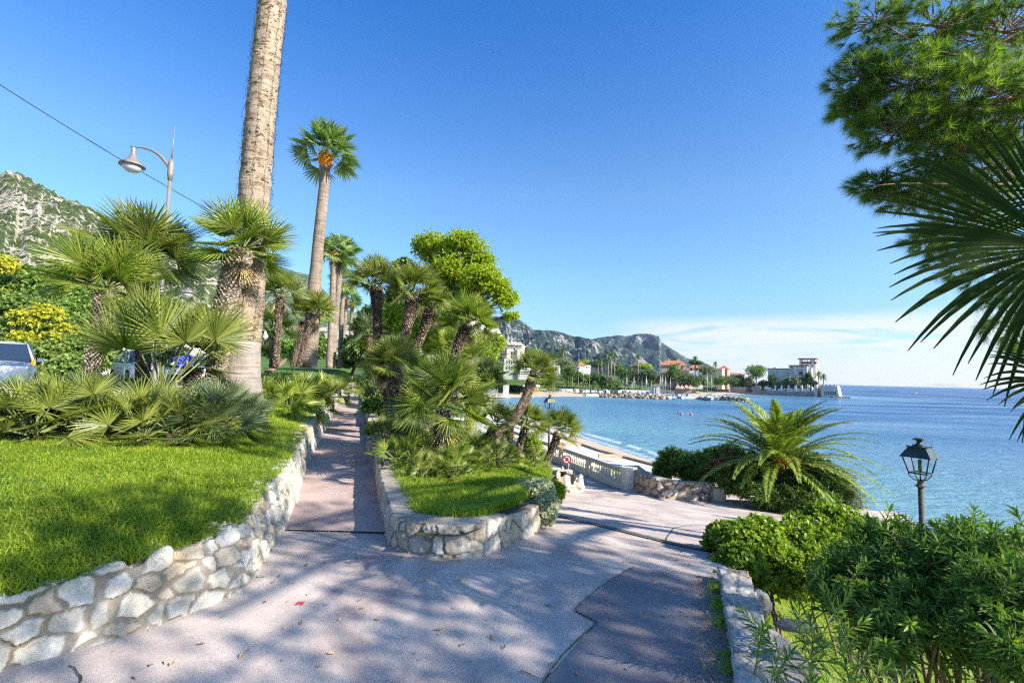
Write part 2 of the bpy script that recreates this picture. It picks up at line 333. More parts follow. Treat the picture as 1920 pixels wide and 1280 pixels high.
# path
pts = [p for p in LWb[:-1] if p[1] >= 5.25]
yy = np.concatenate([np.linspace(5.28, 36.5, 90)])
lf = np.stack([xL(yy)-0.05, yy], -1); rg = np.stack([xR(yy)+0.06, yy], -1)
extra = [((-13.9, 38.2), (-12.2, 37.3)), ((-13.6, 40), (-11.0, 38.5)), ((-12.0, 41.4), (-9.5, 39.4)), ((-9, 42.5), (-8.5, 40.2))]
lf = np.vstack([lf, [e[0] for e in extra]]); rg = np.vstack([rg, [e[1] for e in extra]])
strip('path', lf, rg, lambda x, y: zpath(y)+0*x, Mpath, 6, 0.012)
# dark patch on the plaza
def psheet(name, pix, mats, dz, zf=zplaza, sub=10, kind='structure'):
    P = [hit(px, py, zf) for px, py in pix]
    a, b, c, d = P; u = np.linspace(0, 1, sub)[:, None]; v = np.linspace(0, 1, sub)[None]
    X = (a[0]*(1-u)+b[0]*u)*(1-v)+(d[0]*(1-u)+c[0]*u)*v; Y = (a[1]*(1-u)+b[1]*u)*(1-v)+(d[1]*(1-u)+c[1]*u)*v
    m = MB(); m.grid(X, Y, zf(X, Y)+dz); return tag(m.build(name, mats), kind=kind)
psheet('asphalt_patch', [(1012,1290),(1450,1290),(1338,1082),(1118,1168)], Mpatch, 0.005)
psheet('asphalt_patch', [(1078,1146),(1118,1169),(1340,1084),(1188,1064)], Mpatch, 0.006)
psheet('pale_strip', [(1216,1005),(1246,1016),(1288,985),(1250,984)], Mpale, 0.005)
psheet('pale_strip', [(1250,984),(1262,996),(1370,989),(1370,981)], Mpale, 0.006)
Mjoint = mat('joint_dark', (0.06, 0.05, 0.045), (0.11, 0.13, 0.04), 9, 0.95)
def gline(name, pix, wd, mats, dz, zf=zplaza, jit=0.0, seed=1, lab=None, cat=None):
    rng = np.random.default_rng(seed); P = np.array([hit(px, py, zf) for px, py in pix])
    s, Q = arc(P, 0.04); T = np.gradient(Q, axis=0); N = np.stack([-T[:, 1], T[:, 0]], -1); N /= np.linalg.norm(N, axis=1)[:, None]
    if jit: Q[:, :2] += N*(fbm(s*9, s*0+seed, 3, seed)[:, None]-0.5)*jit*2
    wv = wd*(0.6+0.8*rng.random(len(s)))[:, None]/2 if jit else np.full((len(s), 1), wd/2)
    A = Q[:, :2]-N*wv; B = Q[:, :2]+N*wv
    X = np.stack([A[:, 0], B[:, 0]], 1); Y = np.stack([A[:, 1], B[:, 1]], 1)
    m = MB(); m.grid(X, Y, zf(X, Y)+dz); o = m.build(name, mats); tag(o, lab, cat)
    if not lab: tag(o, kind='structure')
    return o
gline('asphalt_joint', [(1010,1290),(1060,1225),(1118,1168),(1077,1145),(1120,1105),(1188,1064)], 0.010, Mjoint, 0.011, jit=0.011, seed=3)
gline('asphalt_joint', [(1188,1064),(1260,1073),(1338,1083)], 0.012, Mjoint, 0.011, jit=0.01, seed=4)
gline('asphalt_crack', [(978,1258),(1000,1270),(1020,1278),(1036,1262)], 0.007, Mjoint, 0.011, jit=0.02, seed=5)
gline('asphalt_crack', [(132,1250),(142,1262),(150,1275),(146,1290)], 0.008, Mjoint, 0.011, jit=0.02, seed=6)
gline('asphalt_joint', [(536,991),(640,991.5),(728,992)], 0.008, Mjoint, 0.016, jit=0.004, seed=7)
gline('asphalt_joint', [(1246,1016),(1264,990),(1300,985),(1360,986)], 0.016, Mjoint, 0.012, jit=0.01, seed=8)
gline('asphalt_joint', [(618,772),(681,776)], 0.03, Mjoint, 0.018, zf=lambda x, y: zpath(y)+0*x, seed=9)
# drain
Mdr = mat('drain_metal', (0.16, 0.13, 0.11), (0.3, 0.24, 0.19), 12, 0.6, metal=0.2)
dr = empty('drain_channel', tuple(hit(1190, 1003, zplaza)), label='long narrow metal drainage grate crossing the plaza in the sun', cat='drain')
P = np.array([hit(px, py, zplaza) for px, py in [(1046,967),(1120,984),(1200,1004),(1270,1021),(1345,1036)]]); s, Q = arc(P, 0.1)
L0 = np.array(dr.location)
T = np.gradient(Q, axis=0); N = np.stack([-T[:, 1], T[:, 0]], -1); N /= np.linalg.norm(N, axis=1)[:, None]; T2 = T[:, :2]/np.linalg.norm(T[:, :2], axis=1)[:, None]
m = MB(); 
for q in (-0.1, 0.075):
    A = Q[:, :2]+N*q; B = Q[:, :2]+N*(q+0.025); X = np.stack([A[:, 0], B[:, 0]], 1); Y = np.stack([A[:, 1], B[:, 1]], 1); m.grid(X, Y, zplaza(X, Y)+0.014)
s2, Q2 = arc(P, 0.035)
for p in Q2:
    k = np.argmin(abs(Q[:, 0]-p[0])); n2 = N[k]; t2 = T2[k]
    a = p[:2]-n2*0.075-t2*0.008; b = p[:2]+n2*0.075-t2*0.008; c = b+t2*0.016; d = a+t2*0.016
    V = np.array([[*u, float(zplaza(u[0], u[1]))+0.012] for u in (a, b, c, d)]); m.add(V, [0, 1, 2, 3])
m.build('grate', Mdr, dr, loc=L0).location = (0, 0, 0)
m = MB(); A = Q[:, :2]-N*0.1; B = Q[:, :2]+N*0.1; X = np.stack([A[:, 0], B[:, 0]], 1); Y = np.stack([A[:, 1], B[:, 1]], 1); m.grid(X, Y, zplaza(X, Y)+0.007)
m.build('channel', mat('drain_dark', (0.03, 0.028, 0.025)), dr, loc=L0).location = (0, 0, 0)
# paint spots
def spot(name, px, py, r, mt, lab, seed):
    rng = np.random.default_rng(seed); m = MB(); c = hit(px, py, zplaza); x0 = c[0]; y0 = c[1]
    Vv = []; Ff = []
    for i in range(120):
        a = rng.random(2)*2-1; a = np.sign(a)*abs(a)**0.8; x = x0+a[0]*r*1.05; y = y0+a[1]*r*1.0; h = r*0.13*(0.5+rng.random())
        q = np.array([[x-h, y-h*.7], [x+h, y-h], [x+h*.8, y+h], [x-h*.9, y+h*.8]]); z = zplaza(q[:, 0], q[:, 1])+0.006+i*2e-6
        m.add(np.c_[q, z], [0, 1, 2, 3])
    tag(m.build(name, mt), lab, 'paint mark')
spot('paint_mark', 563, 1132, 0.024, mat('red_paint', (0.7, 0.04, 0.06), (0.5, 0.05, 0.08), 40), 'small red spray paint mark on the asphalt', 2)
spot('paint_mark', 612, 1134, 0.022, mat('pale_paint', (0.42, 0.44, 0.5), (0.5, 0.52, 0.56), 40), 'small pale grey spray paint mark on the asphalt', 3)
# lawn, soil, garden, road, ground
Mlawn = mat('lawn_ground', (0.05, 0.11, 0.012), (0.09, 0.18, 0.02), 3, 0.95, 0.6, 40)
yy = np.concatenate([np.arange(-5, 10, 0.25), np.arange(10, 62, 1.0)])
u = np.linspace(0, 1, 46)[None]**1.6
XR_ = (xL(yy)-0.16)[:, None]; XL_ = (xL(yy)*0.6-11.0-0.08*yy)[:, None]
X = XR_*(1-u)+XL_*u; Y = yy[:, None]+0*u
m = MB(); m.grid(X, Y, zlawn(X, Y)); tag(m.build('lawn', Mlawn), kind='structure')
yy = np.concatenate([np.arange(4.55, 10, 0.15), np.arange(10, 44, 0.5)]); u = np.linspace(0, 1, 40)[None]
A = (xR(yy)+np.where(yy > 5, 0.12, 0.3))[:, None]; B = (xQ(yy)-0.1)[:, None]; X = A*(1-u)+B*u; Y = yy[:, None]+0*u
m = MB(); m.grid(X, Y, zsoil(X, Y)-np.where(Y < 5.2, 0.06, 0)); tag(m.build('soil', Msoil), kind='structure')
xs = np.arange(1.3, 22, 0.4); ys = np.arange(-6, 26, 0.4); X, Y = np.meshgrid(xs, ys, indexing='ij')
Zg = zgard(X, Y); sd = coast_sd(X, Y); Zg = np.where(sd < 6, np.minimum(Zg, SEA+0.5+sd*0.25), Zg); Zg = np.where(sd < 0.2, -7, Zg)
m = MB(); m.grid(X, Y, Zg+0.05*fbm(X, Y, 3)); tag(m.build('garden_slope', mat('garden_ground', (0.07, 0.14, 0.02), (0.13, 0.22, 0.03), 2, 0.95, 0.6, 30, c3=(0.3, 0.25, 0.17), s3=0.7)), kind='structure')
strip('road', [(-60, -6), (-46, 10), (-40, 30), (-38, 60), (-48, 90)], [(-12.6, -6), (-11.7, 10), (-14.2, 30), (-22, 60), (-32, 90)], lambda x, y: 0.80+np.maximum(np.asarray(y)-20, 0)*0.02+0*x, Mroad, 6, 0.03)
strip('pavement', [(-13.4, -6), (-12.6, 10), (-15.0, 30), (-22.9, 60)], [(-11.0, -6), (-10.3, 10), (-12.6, 30), (-20, 60)], lambda x, y: 0.92+np.maximum(np.asarray(y)-20, 0)*0.02+0*x, mat('pavement', (0.5, 0.45, 0.41), (0.6, 0.55, 0.5), 3, 0.9), 4, 0.0)
xs = np.concatenate([np.linspace(-700, -60, 33), np.linspace(-56, 40, 49), np.linspace(46, 330, 72)]); ys = np.concatenate([np.linspace(-90, 60, 76), np.linspace(64, 460, 100), np.linspace(480, 900, 15)])
X, Y = np.meshgrid(xs, ys, indexing='ij'); sd = coast_sd(X, Y)
Zb = np.interp(sd, [-60, -12, 0, 9, 15, 24, 60, 150, 400], [-12, -8, -6.02, -5.2, -4.6, -3.9, -2.6, 1, 12])
Zb = np.where((sd > 8) & (X < -19), np.maximum(Zb, np.interp(-X, [19, 22, 45, 90, 300], [-1, 0.4, 0.7, 7, 40])), Zb)
far = np.clip((Y-120)/40, 0, 1); Zb = np.where((sd > 4), np.maximum(Zb, far*np.interp(sd, [0, 5, 14, 20, 30, 60, 110], [-6, -5.4, -5.2, -4.9, -3.0, 1.0, 4.5])-(1-far)*9), Zb)
Msand = mat('sand_ground', (0.36, 0.28, 0.21), (0.47, 0.38, 0.30), 0.6, 0.95, 0.5, 3)
MgrassF = mat('far_grass', (0.04, 0.08, 0.012), (0.08, 0.14, 0.02), 0.2, 0.95)
m = MB(); sq = sd[:-1, :-1]
m.grid(X, Y, Zb, m=0, mask=(sq < 14)); m.v[-1]; m.more(np.stack([(i := (np.arange(X.shape[0]-1)[:, None]*X.shape[1]+np.arange(X.shape[1]-1)[None])), i+X.shape[1], i+X.shape[1]+1, i+1], -1)[sq >= 14].reshape(-1, 4), 1, True)
tag(m.build('ground', [Msand, MgrassF]), kind='structure')
# ------------------------------------------------------------ sea
rr = np.concatenate([np.geomspace(14, 900, 260), np.geomspace(930, 45000, 40)]); aa = np.linspace(R(-40), R(120), 420)
A_, R_ = np.meshgrid(aa, rr, indexing='ij'); X = np.sin(A_)*R_; Y = np.cos(A_)*R_
sd = -coast_sd(X, Y)
foam = np.clip(1-np.abs(sd-(1.2+1.8*fbm(X*0.05, Y*0.05, 2, 5)))/0.5, 0, 1)*(fbm(X*0.8, Y*0.8, 3, 8) > 0.42)
foam = np.maximum(foam, np.clip(1-np.abs(sd-0.3)/0.6, 0, 1)*0.6)
shal = np.clip(1-sd/75, 0, 1)**1.3; deep = np.clip(np.hypot(X, Y)/420, 0, 1)
colr = np.stack([np.clip(shal, 0, 1), deep, foam], -1)
m = MB(); m.grid(X, Y, SEA+0*X, col=colr)
mw, t = newmat('sea_water'); a = nn(t, 'ShaderNodeAttribute', attribute_name='tint'); sp = nn(t, 'ShaderNodeSeparateColor', {0: a.outputs[0]})
geo = nn(t, 'ShaderNodeNewGeometry').outputs['Position']
streak = nn(t, 'ShaderNodeTexNoise', {'Vector': nn(t, 'ShaderNodeMapping', {0: geo, 'Scale': (0.012, 0.045, 1), 'Rotation': (0, 0, 0.35)}).outputs[0], 'Scale': 1.0, 'Detail': 5.0, 'Roughness': 0.6}).outputs[0]
c = mixc(t, sp.outputs[1], (0.03, 0.135, 0.27), (0.003, 0.035, 0.14))
c = mixc(t, sp.outputs[0], c, (0.15, 0.31, 0.35))
c = mixc(t, mth(t, 'MULTIPLY', ramp(t, streak, [(0.42, 0.0), (0.64, 1.0)]), 0.8), c, (0.075, 0.20, 0.33))
c = mixc(t, sp.outputs[2], c, (0.85, 0.88, 0.9))
b = nn(t, 'ShaderNodeBsdfPrincipled', {'Base Color': c, 'Roughness': ramp(t, streak, [(0.4, 0.34), (0.65, 0.2)]), 'IOR': 1.33, 'Specular IOR Level': 0.32})
w1 = nn(t, 'ShaderNodeTexNoise', {'Vector': nn(t, 'ShaderNodeMapping', {0: geo, 'Scale': (0.35, 0.9, 1), 'Rotation': (0, 0, 0.4)}).outputs[0], 'Scale': 1.0, 'Detail': 7.0, 'Roughness': 0.62}).outputs[0]
bn = nn(t, 'ShaderNodeBump', {'Height': w1, 'Strength': 1.0, 'Distance': 0.9}); t.links.new(bn.outputs[0], b.inputs['Normal'])
t.links.new(b.outputs[0], nn(t, 'ShaderNodeOutputMaterial').inputs[0])
tag(m.build('sea', mw, cols=True), kind='structure')
# ------------------------------------------------------------ stone walls
Mstone = mat('stone_wall', (0.80, 0.78, 0.75), (1.0, 1.0, 1.0), 22, 0.9, 0.6, 45, tint=True, bd=0.012, c3=(0.78, 0.72, 0.62), s3=3)
def stonewall(name, P, Ht, th, res, cw, ch, lab, batter=0.08, cap=False, seed=1, pink=0.25, mortar=0.16, bulge=0.03, back=0.3, mortc=(0.27, 0.245, 0.21), ends=True, warm=1.0):
    rng = np.random.default_rng(seed); s, Q = arc(np.c_[P, Ht], res)
    base = Q[:, :3]; H = Q[:, 3]
    T = np.gradient(base[:, :2], axis=0); T /= np.linalg.norm(T, axis=1)[:, None]+1e-9
    k = max(1, int(0.12/res)); ker = np.ones(2*k+1)/(2*k+1)
    T = np.stack([np.convolve(np.pad(T[:, i], k, mode='edge'), ker, 'valid') for i in (0, 1)], -1); T /= np.linalg.norm(T, axis=1)[:, None]
    N = np.stack([T[:, 1], -T[:, 0]], -1)
    nf = max(4, int(np.mean(Ht)/res)); nt_ = max(3, int(th/res)); nb = 3
    fr = np.linspace(0, 1, nf); tp = np.linspace(0, 1, nt_+1)[1:]; bk = np.linspace(0, 1, nb+1)[1:]
    rad = min(0.03, th*0.2)
    v = []; off = []; zz = []; nz = []
    ragged = 0 if cap else (fbm(s/ (cw*0.8), s*0, 2, seed+9)-0.5)*0.09
    Hh = H+ragged
    off = np.concatenate([np.tile(fr*batter, (len(s), 1)), batter+tp*th+0*s[:, None], batter+th+0*bk+0*s[:, None]], 1)
    zz = np.concatenate([fr*Hh[:, None], Hh[:, None]+0*tp, Hh[:, None]-bk*back], 1)
    v = np.concatenate([fr*Hh[:, None], Hh[:, None]+tp*th, Hh[:, None]+th+bk*back], 1)
    nN = np.concatenate([np.ones(nf), np.where(tp < 0.15, 0.6, 0.0), -np.ones(nb)]); nZ = np.concatenate([np.where(fr > 0.96, 0.5, 0.05), np.ones(nt_), 0*bk])
    U = s[:, None]+0*v; w1 = fbm(U*11, v*11, 5, seed)-0.5; w2 = fbm(U*11+31, v*11, 5, seed+3)-0.5
    gx = (U+w1*cw*0.42)/cw; gy = (v+w2*ch*0.5)/ch
    ix = np.floor(gx).astype(int); iy = np.floor(gy).astype(int)
    d1 = np.full(gx.shape, 9.); d2 = np.full(gx.shape, 9.); idx = np.zeros(gx.shape, np.int64); idy = np.zeros(gx.shape, np.int64); cxx = np.zeros(gx.shape); cyy = np.zeros(gx.shape)
    for a in (-1, 0, 1, 2):
        for b_ in (-1, 0, 1):
            jx = ix+a; jy = iy+b_; sx_ = jx+0.12+0.76*_h(jx, jy, seed)-0.5*(jy % 2); sy_ = jy+0.15+0.7*_h(jx, jy, seed+1)
            wt = 0.55*_h(jx, jy, seed+2)
            d = (gx-sx_)**2+(gy-sy_)**2-wt
            m1 = d < d1; d2 = np.where(m1, d1, np.minimum(d2, d)); idx = np.where(m1, jx, idx); idy = np.where(m1, jy, idy); cxx = np.where(m1, gx-sx_, cxx); cyy = np.where(m1, gy-sy_, cyy); d1 = np.where(m1, d, d1)
    e = (d2-d1)*0.5; mw_ = mortar*(0.25+1.5*fbm(U*2.3, v*2.3, 2, seed+21)); st = np.clip((e-mw_*0.6)/(mw_*0.2+0.018), 0, 1); st = st*st*(3-2*st)
    r1 = _h(idx, idy, seed+11); r2 = _h(idx, idy, seed+12); r3 = _h(idx, idy, seed+13)
    tilt = cxx*(_h(idx, idy, seed+14)-0.5)*0.9+cyy*(_h(idx, idy, seed+15)-0.5)*0.9
    rough = (fbm(U*28, v*28, 3, seed+5)-0.5)
    dsp = st*(bulge*(0.45+0.9*r1)+bulge*tilt*0.9+np.minimum(e, 0.12)*bulge*1.5)+rough*(0.022*st+0.012)
    stc = np.stack([0.42+0.24*r2, 0.40+0.23*r2, 0.365+0.215*r2], -1)
    pk = (r3 < pink)[..., None]; stc = np.where(pk, stc*np.array([1.0, 0.88, 0.76]), stc)
    stc = stc*(0.9+0.25*(fbm(U*13, v*13, 3, seed+6)))[..., None]*np.array([warm, 1, 1])
    mc = np.array(mortc)*(0.75+0.5*fbm(U*20, v*20, 3, seed+7))[..., None]
    C = mc*(1-st[..., None])+stc*st[..., None]
    if cap:
        tb = np.clip((v-(H[:, None]-0.012))/0.02, 0, 1); dsp = dsp*(1-tb)+tb*(rough*0.012)
        cc = np.array([0.36, 0.33, 0.29])*(0.75+0.5*fbm(U*5, v*5, 4, seed+8))[..., None]
        C = C*(1-tb[..., None])+cc*tb[..., None]
    Vx = base[:, 0][:, None]-N[:, 0][:, None]*off+N[:, 0][:, None]*nN*dsp
    Vy = base[:, 1][:, None]-N[:, 1][:, None]*off+N[:, 1][:, None]*nN*dsp
    Vz = base[:, 2][:, None]+zz+nZ*dsp-0.0
    Vz[:, 0] -= 0.08
    m = MB(); m.grid(Vx, Vy, Vz, col=C)
    if ends:
        nv = Vx.shape[1]
        for q in (0, len(s)-1):
            ring = [q*nv+j for j in range(nv)]
            m.more([ring if q else ring[::-1]], 0)
    return tag(m.build(name, Mstone, cols=True), lab, 'stone wall')
stonewall('stone_wall', LWb[:14], hl[:14], 0.17, 0.0088, 0.18, 0.118, 'long low wall of rough white stones holding up the lawn beside the footpath', batter=0.10, seed=4, pink=0.12, bulge=0.017, mortar=0.11)
stonewall('stone_wall', LWb[13:], hl[13:], 0.25, 0.05, 0.4, 0.25, 'far stretch of whitewashed stone wall curving at the end of the footpath', batter=0.10, seed=5, pink=0.05, bulge=0.04)
FB = [(740,1029),(752,1033),(770,1038),(820,1046),(865,1047),(905,1041),(952,1022),(997,1003),(1007,998)]
arm = [hit(px, py, lambda x, y: zpath(y)+0*x) for px, py in [(688,841),(702,875),(712,938),(724,992),(731,1018)]]
fb = [hit(px, py, zplaza) for px, py in FB]
e = fb[-1].copy(); end2 = e+np.array([0.10, 0.62, -0.1])
stonewall('planter_wall', np.array(arm+fb+[end2]), [0.3]*5+[0.30]*8+[0.29, 0.36], 0.27, 0.013, 0.17, 0.16, 'low stone planter wall with a flat cement top where the two paths fork', batter=0.02, cap=True, seed=8, pink=0.35, bulge=0.018, mortar=0.09)
a2 = [hit(px, py, lambda x, y: zpath(y)+0*x) for px, py in [(685,772),(690,803)]]
m = MB(); stonewall('planter_wall', np.array(a2), [0.32, 0.32], 0.3, 0.03, 0.3, 0.2, 'short pale stone kerb wall beside the footpath further along', batter=0.02, cap=True, seed=9)
stonewall('curved_stone_wall', np.array([hit(px, py, zplaza) for px, py in [(1181,916),(1200,924),(1230,932),(1265,936),(1300,937.5),(1336,938)]]), [0.82, 0.66, 0.60, 0.56, 0.54, 0.54], 0.3, 0.03, 0.34, 0.26, 'curved wall of brownish stone running from the balustrade to the hatch', batter=0.02, cap=True, seed=12, pink=0.5, bulge=0.035, mortar=0.12, mortc=(0.2, 0.16, 0.12), warm=1.04)
stonewall('rock_wall', np.array([hit(1036, 918, zplaza)+np.array([-0.2, 0.4, 0]), hit(1044, 922, zplaza), hit(1066, 923, zplaza)]), [0.45, 0.45, 0.42], 0.5, 0.03, 0.5, 0.4, 'taller block of pale rough rock by the round road sign', batter=0.05, seed=14, bulge=0.08, pink=0.4)
stonewall('rock_wall', np.array([hit(1064, 922.5, zplaza), hit(1088, 922, zplaza), hit(1091, 918, zplaza)+np.array([0.02, 0.35, 0])]), [0.3, 0.3, 0.3], 0.45, 0.03, 0.45, 0.35, 'lower block of pale rough rock at the edge of the ramp', batter=0.05, seed=15, bulge=0.08, pink=0.3)
# right wall seen from above (top face shows)
rwp = [gp(px, py, 0.06) for px, py in [(1347,1060),(1354,1100),(1362,1150),(1374,1215),(1385,1290)]]
rwp.append(rwp[-1]+(rwp[-1]-rwp[-2])*4); rwp = np.array(rwp); rwp[:, 2] = -0.06
stonewall('parapet_wall', rwp, [0.12]*6, 0.24, 0.013, 0.32, 0.2, 'wide flat whitish stone parapet along the near right edge of the plaza', batter=0.0, seed=21, bulge=0.007, pink=0.06, mortar=0.04, back=0.9, mortc=(0.30, 0.28, 0.26))
# ------------------------------------------------------------ vegetation generators
def nrm(v): return v/(np.linalg.norm(v, axis=-1, keepdims=True)+1e-9)
def fanleaf(mb, o, d, R_, L, nseg=22, rng=None, A=1.75, droop=0.12, m=0, pm=1, cup=0.15, join=0.42, pw=0.012, lod=0):
    d = nrm(np.asarray(d, float)); up = np.array([0, 0, 1.0])
    s = np.cross(d, up); s = nrm(s if np.linalg.norm(s) > 0.1 else np.array([1.0, 0.1, 0])); n = np.cross(s, d)
    roll = rng.normal(0, 0.55); s, n = s*math.cos(roll)+n*math.sin(roll), n*math.cos(roll)-s*math.sin(roll)
    sag = droop*0.5*L
    hub = o+d*L-up*sag
    t = np.linspace(0, 1, 4)[:, None]; pet = o+d*L*t-up*sag*t**2
    a = nrm(np.cross(d, n))*pw
    V = np.concatenate([pet-a, pet+a]); mb.add(V, [[i, i+1, i+5, i+4] for i in range(3)], pm)
    V2 = np.concatenate([pet-n*pw, pet+n*pw]); 
    if lod == 0: mb.add(V2, [[i, i+1, i+5, i+4] for i in range(3)], pm)
    pd = nrm(d-up*droop*0.9); n = nrm(n-pd*(n@pd)); s = np.cross(pd, n)
    th = np.linspace(-A, A, nseg)+rng.normal(0, 0.02, nseg); Ls = R_*(0.80+0.20*np.cos(th*0.8))*(1+rng.normal(0, 0.04, nseg))
    D = np.cos(th)[:, None]*pd+np.sin(th)[:, None]*s
    side = -np.sin(th)[:, None]*pd+np.cos(th)[:, None]*s
    fr = [0.04, join, 0.78, 1.0] if lod == 0 else [0.04, join, 1.0]
    dth = 2*A/(nseg-1)
    W = {0.04: 0.006/R_+0.01, join: join*dth*0.5*0.82, 0.78: join*dth*0.27, 1.0: 0.002}
    rows = []
    dr_ = droop*(1+0.5*rng.random(nseg))
    for r in fr:
        c = hub+D*(Ls*r)[:, None]+n*(cup*R_*r*r*np.abs(np.sin(th))**2)[:, None]-up*(dr_*Ls*max(0, r-0.25)**2*1.3)[:, None]
        w_ = W[r]*Ls[:, None]
        dn = n*(w_*0.75)
        rows.append(np.stack([c-side*w_, c-dn, c+side*w_], 1))
    V = np.stack(rows, 1)      # nseg, k, 3, 3
    k = len(fr); base = np.arange(nseg)[:, None, None]*(k*3)+np.arange(k-1)[None, :, None]*3+np.arange(2)[None, None]
    Q = np.stack([base, base+1, base+4, base+3], -1).reshape(-1, 4); mb.add(V.reshape(-1, 3), Q, m)
def fancrown(mb, c, n, R_, L, rng, axis=(0, 0, 1), lo=-0.5, hi=1.45, nseg=20, droop=0.12, m=0, pm=1, lod=0, A=1.75, cup=0.15, dead=0, dm=2, pw=0.012, join=0.42):
    c = np.asarray(c, float); ax = nrm(np.asarray(axis, float)); q = Vector((0, 0, 1)).rotation_difference(Vector(ax))
    for i in range(n):
        f = (i+0.5)/n; el = lo+(hi-lo)*(f**0.85)+rng.normal(0, 0.08); az = i*2.39996+rng.normal(0, 0.2)
        d = q@Vector((math.cos(el)*math.cos(az), math.cos(el)*math.sin(az), math.sin(el)))
        k = 0.75+0.25*math.cos(el-0.4)
        fanleaf(mb, c+np.array(d)*0.04, np.array(d), R_*(0.9+0.2*rng.random()), L*k*(0.85+0.3*rng.random()), nseg, rng, A, droop*(1.3-0.5*f), m, pm, cup, join, pw, lod)
    for i in range(dead):
        az = rng.random()*6.28; fanleaf(mb, c-ax*0.1, np.array([math.cos(az)*0.5, math.sin(az)*0.5, -1]), R_*0.7, L*0.5, 12, rng, 0.9, 0.1, dm, dm, 0.1, join, pw, 1)
def bez(P, n):
    P = np.array(P, float); s = np.concatenate([[0], np.cumsum(np.linalg.norm(np.diff(P, axis=0), axis=1))]); u = np.linspace(0, s[-1], n)
    Q = np.stack([np.interp(u, s, P[:, k]) for k in range(3)], -1)
    if len(P) > 2:
        for _ in range(int(n/len(P)/1.2)+1): Q[1:-1] = 0.25*Q[:-2]+0.5*Q[1:-1]+0.25*Q[2:]
    return Q
def roughtrunk(P, r0, r1, rng, size=0.06, top=1.35):
    mb = MB(); Ln = np.sum(np.linalg.norm(np.diff(np.array(P), axis=0), axis=1)); n = max(8, int(Ln/0.08)); Q = bez(P, n)
    t = np.linspace(0, 1, n); r = r0+(r1-r0)*t; r = r*(1+(top-1)*np.clip((t-0.72)/0.2, 0, 1)*np.clip((1.06-t)/0.1, 0, 1)) 
    mb.tube(Q, r*0.93, 12, 0, jit=1+0.12*rng.normal(size=(n, 12)))
    T = nrm(np.gradient(Q, axis=0)); k = int(2*math.pi*(r0+r1)/2*Ln/(size*size*0.62))
    k = min(k, 2600); f = (np.arange(k)+0.5)/k; az = np.arange(k)*2.39996; idx = f*(n-1); i0 = np.clip(idx.astype(int), 0, n-2); w_ = (idx-i0)[:, None]
    C = Q[i0]*(1-w_)+Q[i0+1]*w_; TT = T[i0]; rr = np.interp(f, t, r)
    ref = np.array([1.0, 0, 0]); A = nrm(np.cross(TT, ref)); B = np.cross(TT, A)
    nr = A*np.cos(az)[:, None]+B*np.sin(az)[:, None]; sd_ = np.cross(TT, nr)
    sz = size*(0.75+0.5*rng.random(k))[:, None]; b = C+nr*(rr*0.9)[:, None]
    out = nrm(nr*(0.55+0.3*rng.random(k))[:, None]+TT*0.8+sd_*rng.normal(0, 0.18, k)[:, None])
    tip = b+out*sz*1.05; w0 = sz*0.52; w1 = sz*0.2*(0.6+0.8*rng.random(k))[:, None]
    V = np.stack([b-sd_*w0-TT*sz*0.3, b+sd_*w0-TT*sz*0.3, b+sd_*w0*0.8+TT*sz*0.35, b-sd_*w0*0.8+TT*sz*0.35,
                  tip-sd_*w1-TT*w1*0.3+nr*w1*0.3, tip+sd_*w1-TT*w1*0.3+nr*w1*0.3, tip+sd_*w1*.8+TT*w1*0.5-nr*w1*.2, tip-sd_*w1*.8+TT*w1*0.5-nr*w1*.2], 1)
    o = np.arange(k)[:, None, None]*8
    Q1 = o+np.array([[0, 1, 5, 4], [1, 2, 6, 5], [2, 3, 7, 6], [3, 0, 4, 7]])[None]; Q2 = o+np.array([[4, 5, 6, 7]])[None]
    mb.add(V.reshape(-1, 3), Q1.reshape(-1, 4), 1); mb.more(Q2.reshape(-1, 4), 2)
    return mb
TR = [Mfibre, Mstub, Mstubp]
TRp = [mat('palm_fibre_pale', (0.08, 0.055, 0.04), (0.18, 0.13, 0.10), 14, 0.95, 0.6, 50), mat('palm_stub_pale', (0.14, 0.10, 0.07), (0.38, 0.31, 0.24), 8, 0.9, isl=True, mid=(0.3, 0.8)), mat('palm_stub_cut_pale', (0.32, 0.27, 0.21), (0.6, 0.53, 0.43), 8, 0.9, isl=True)]
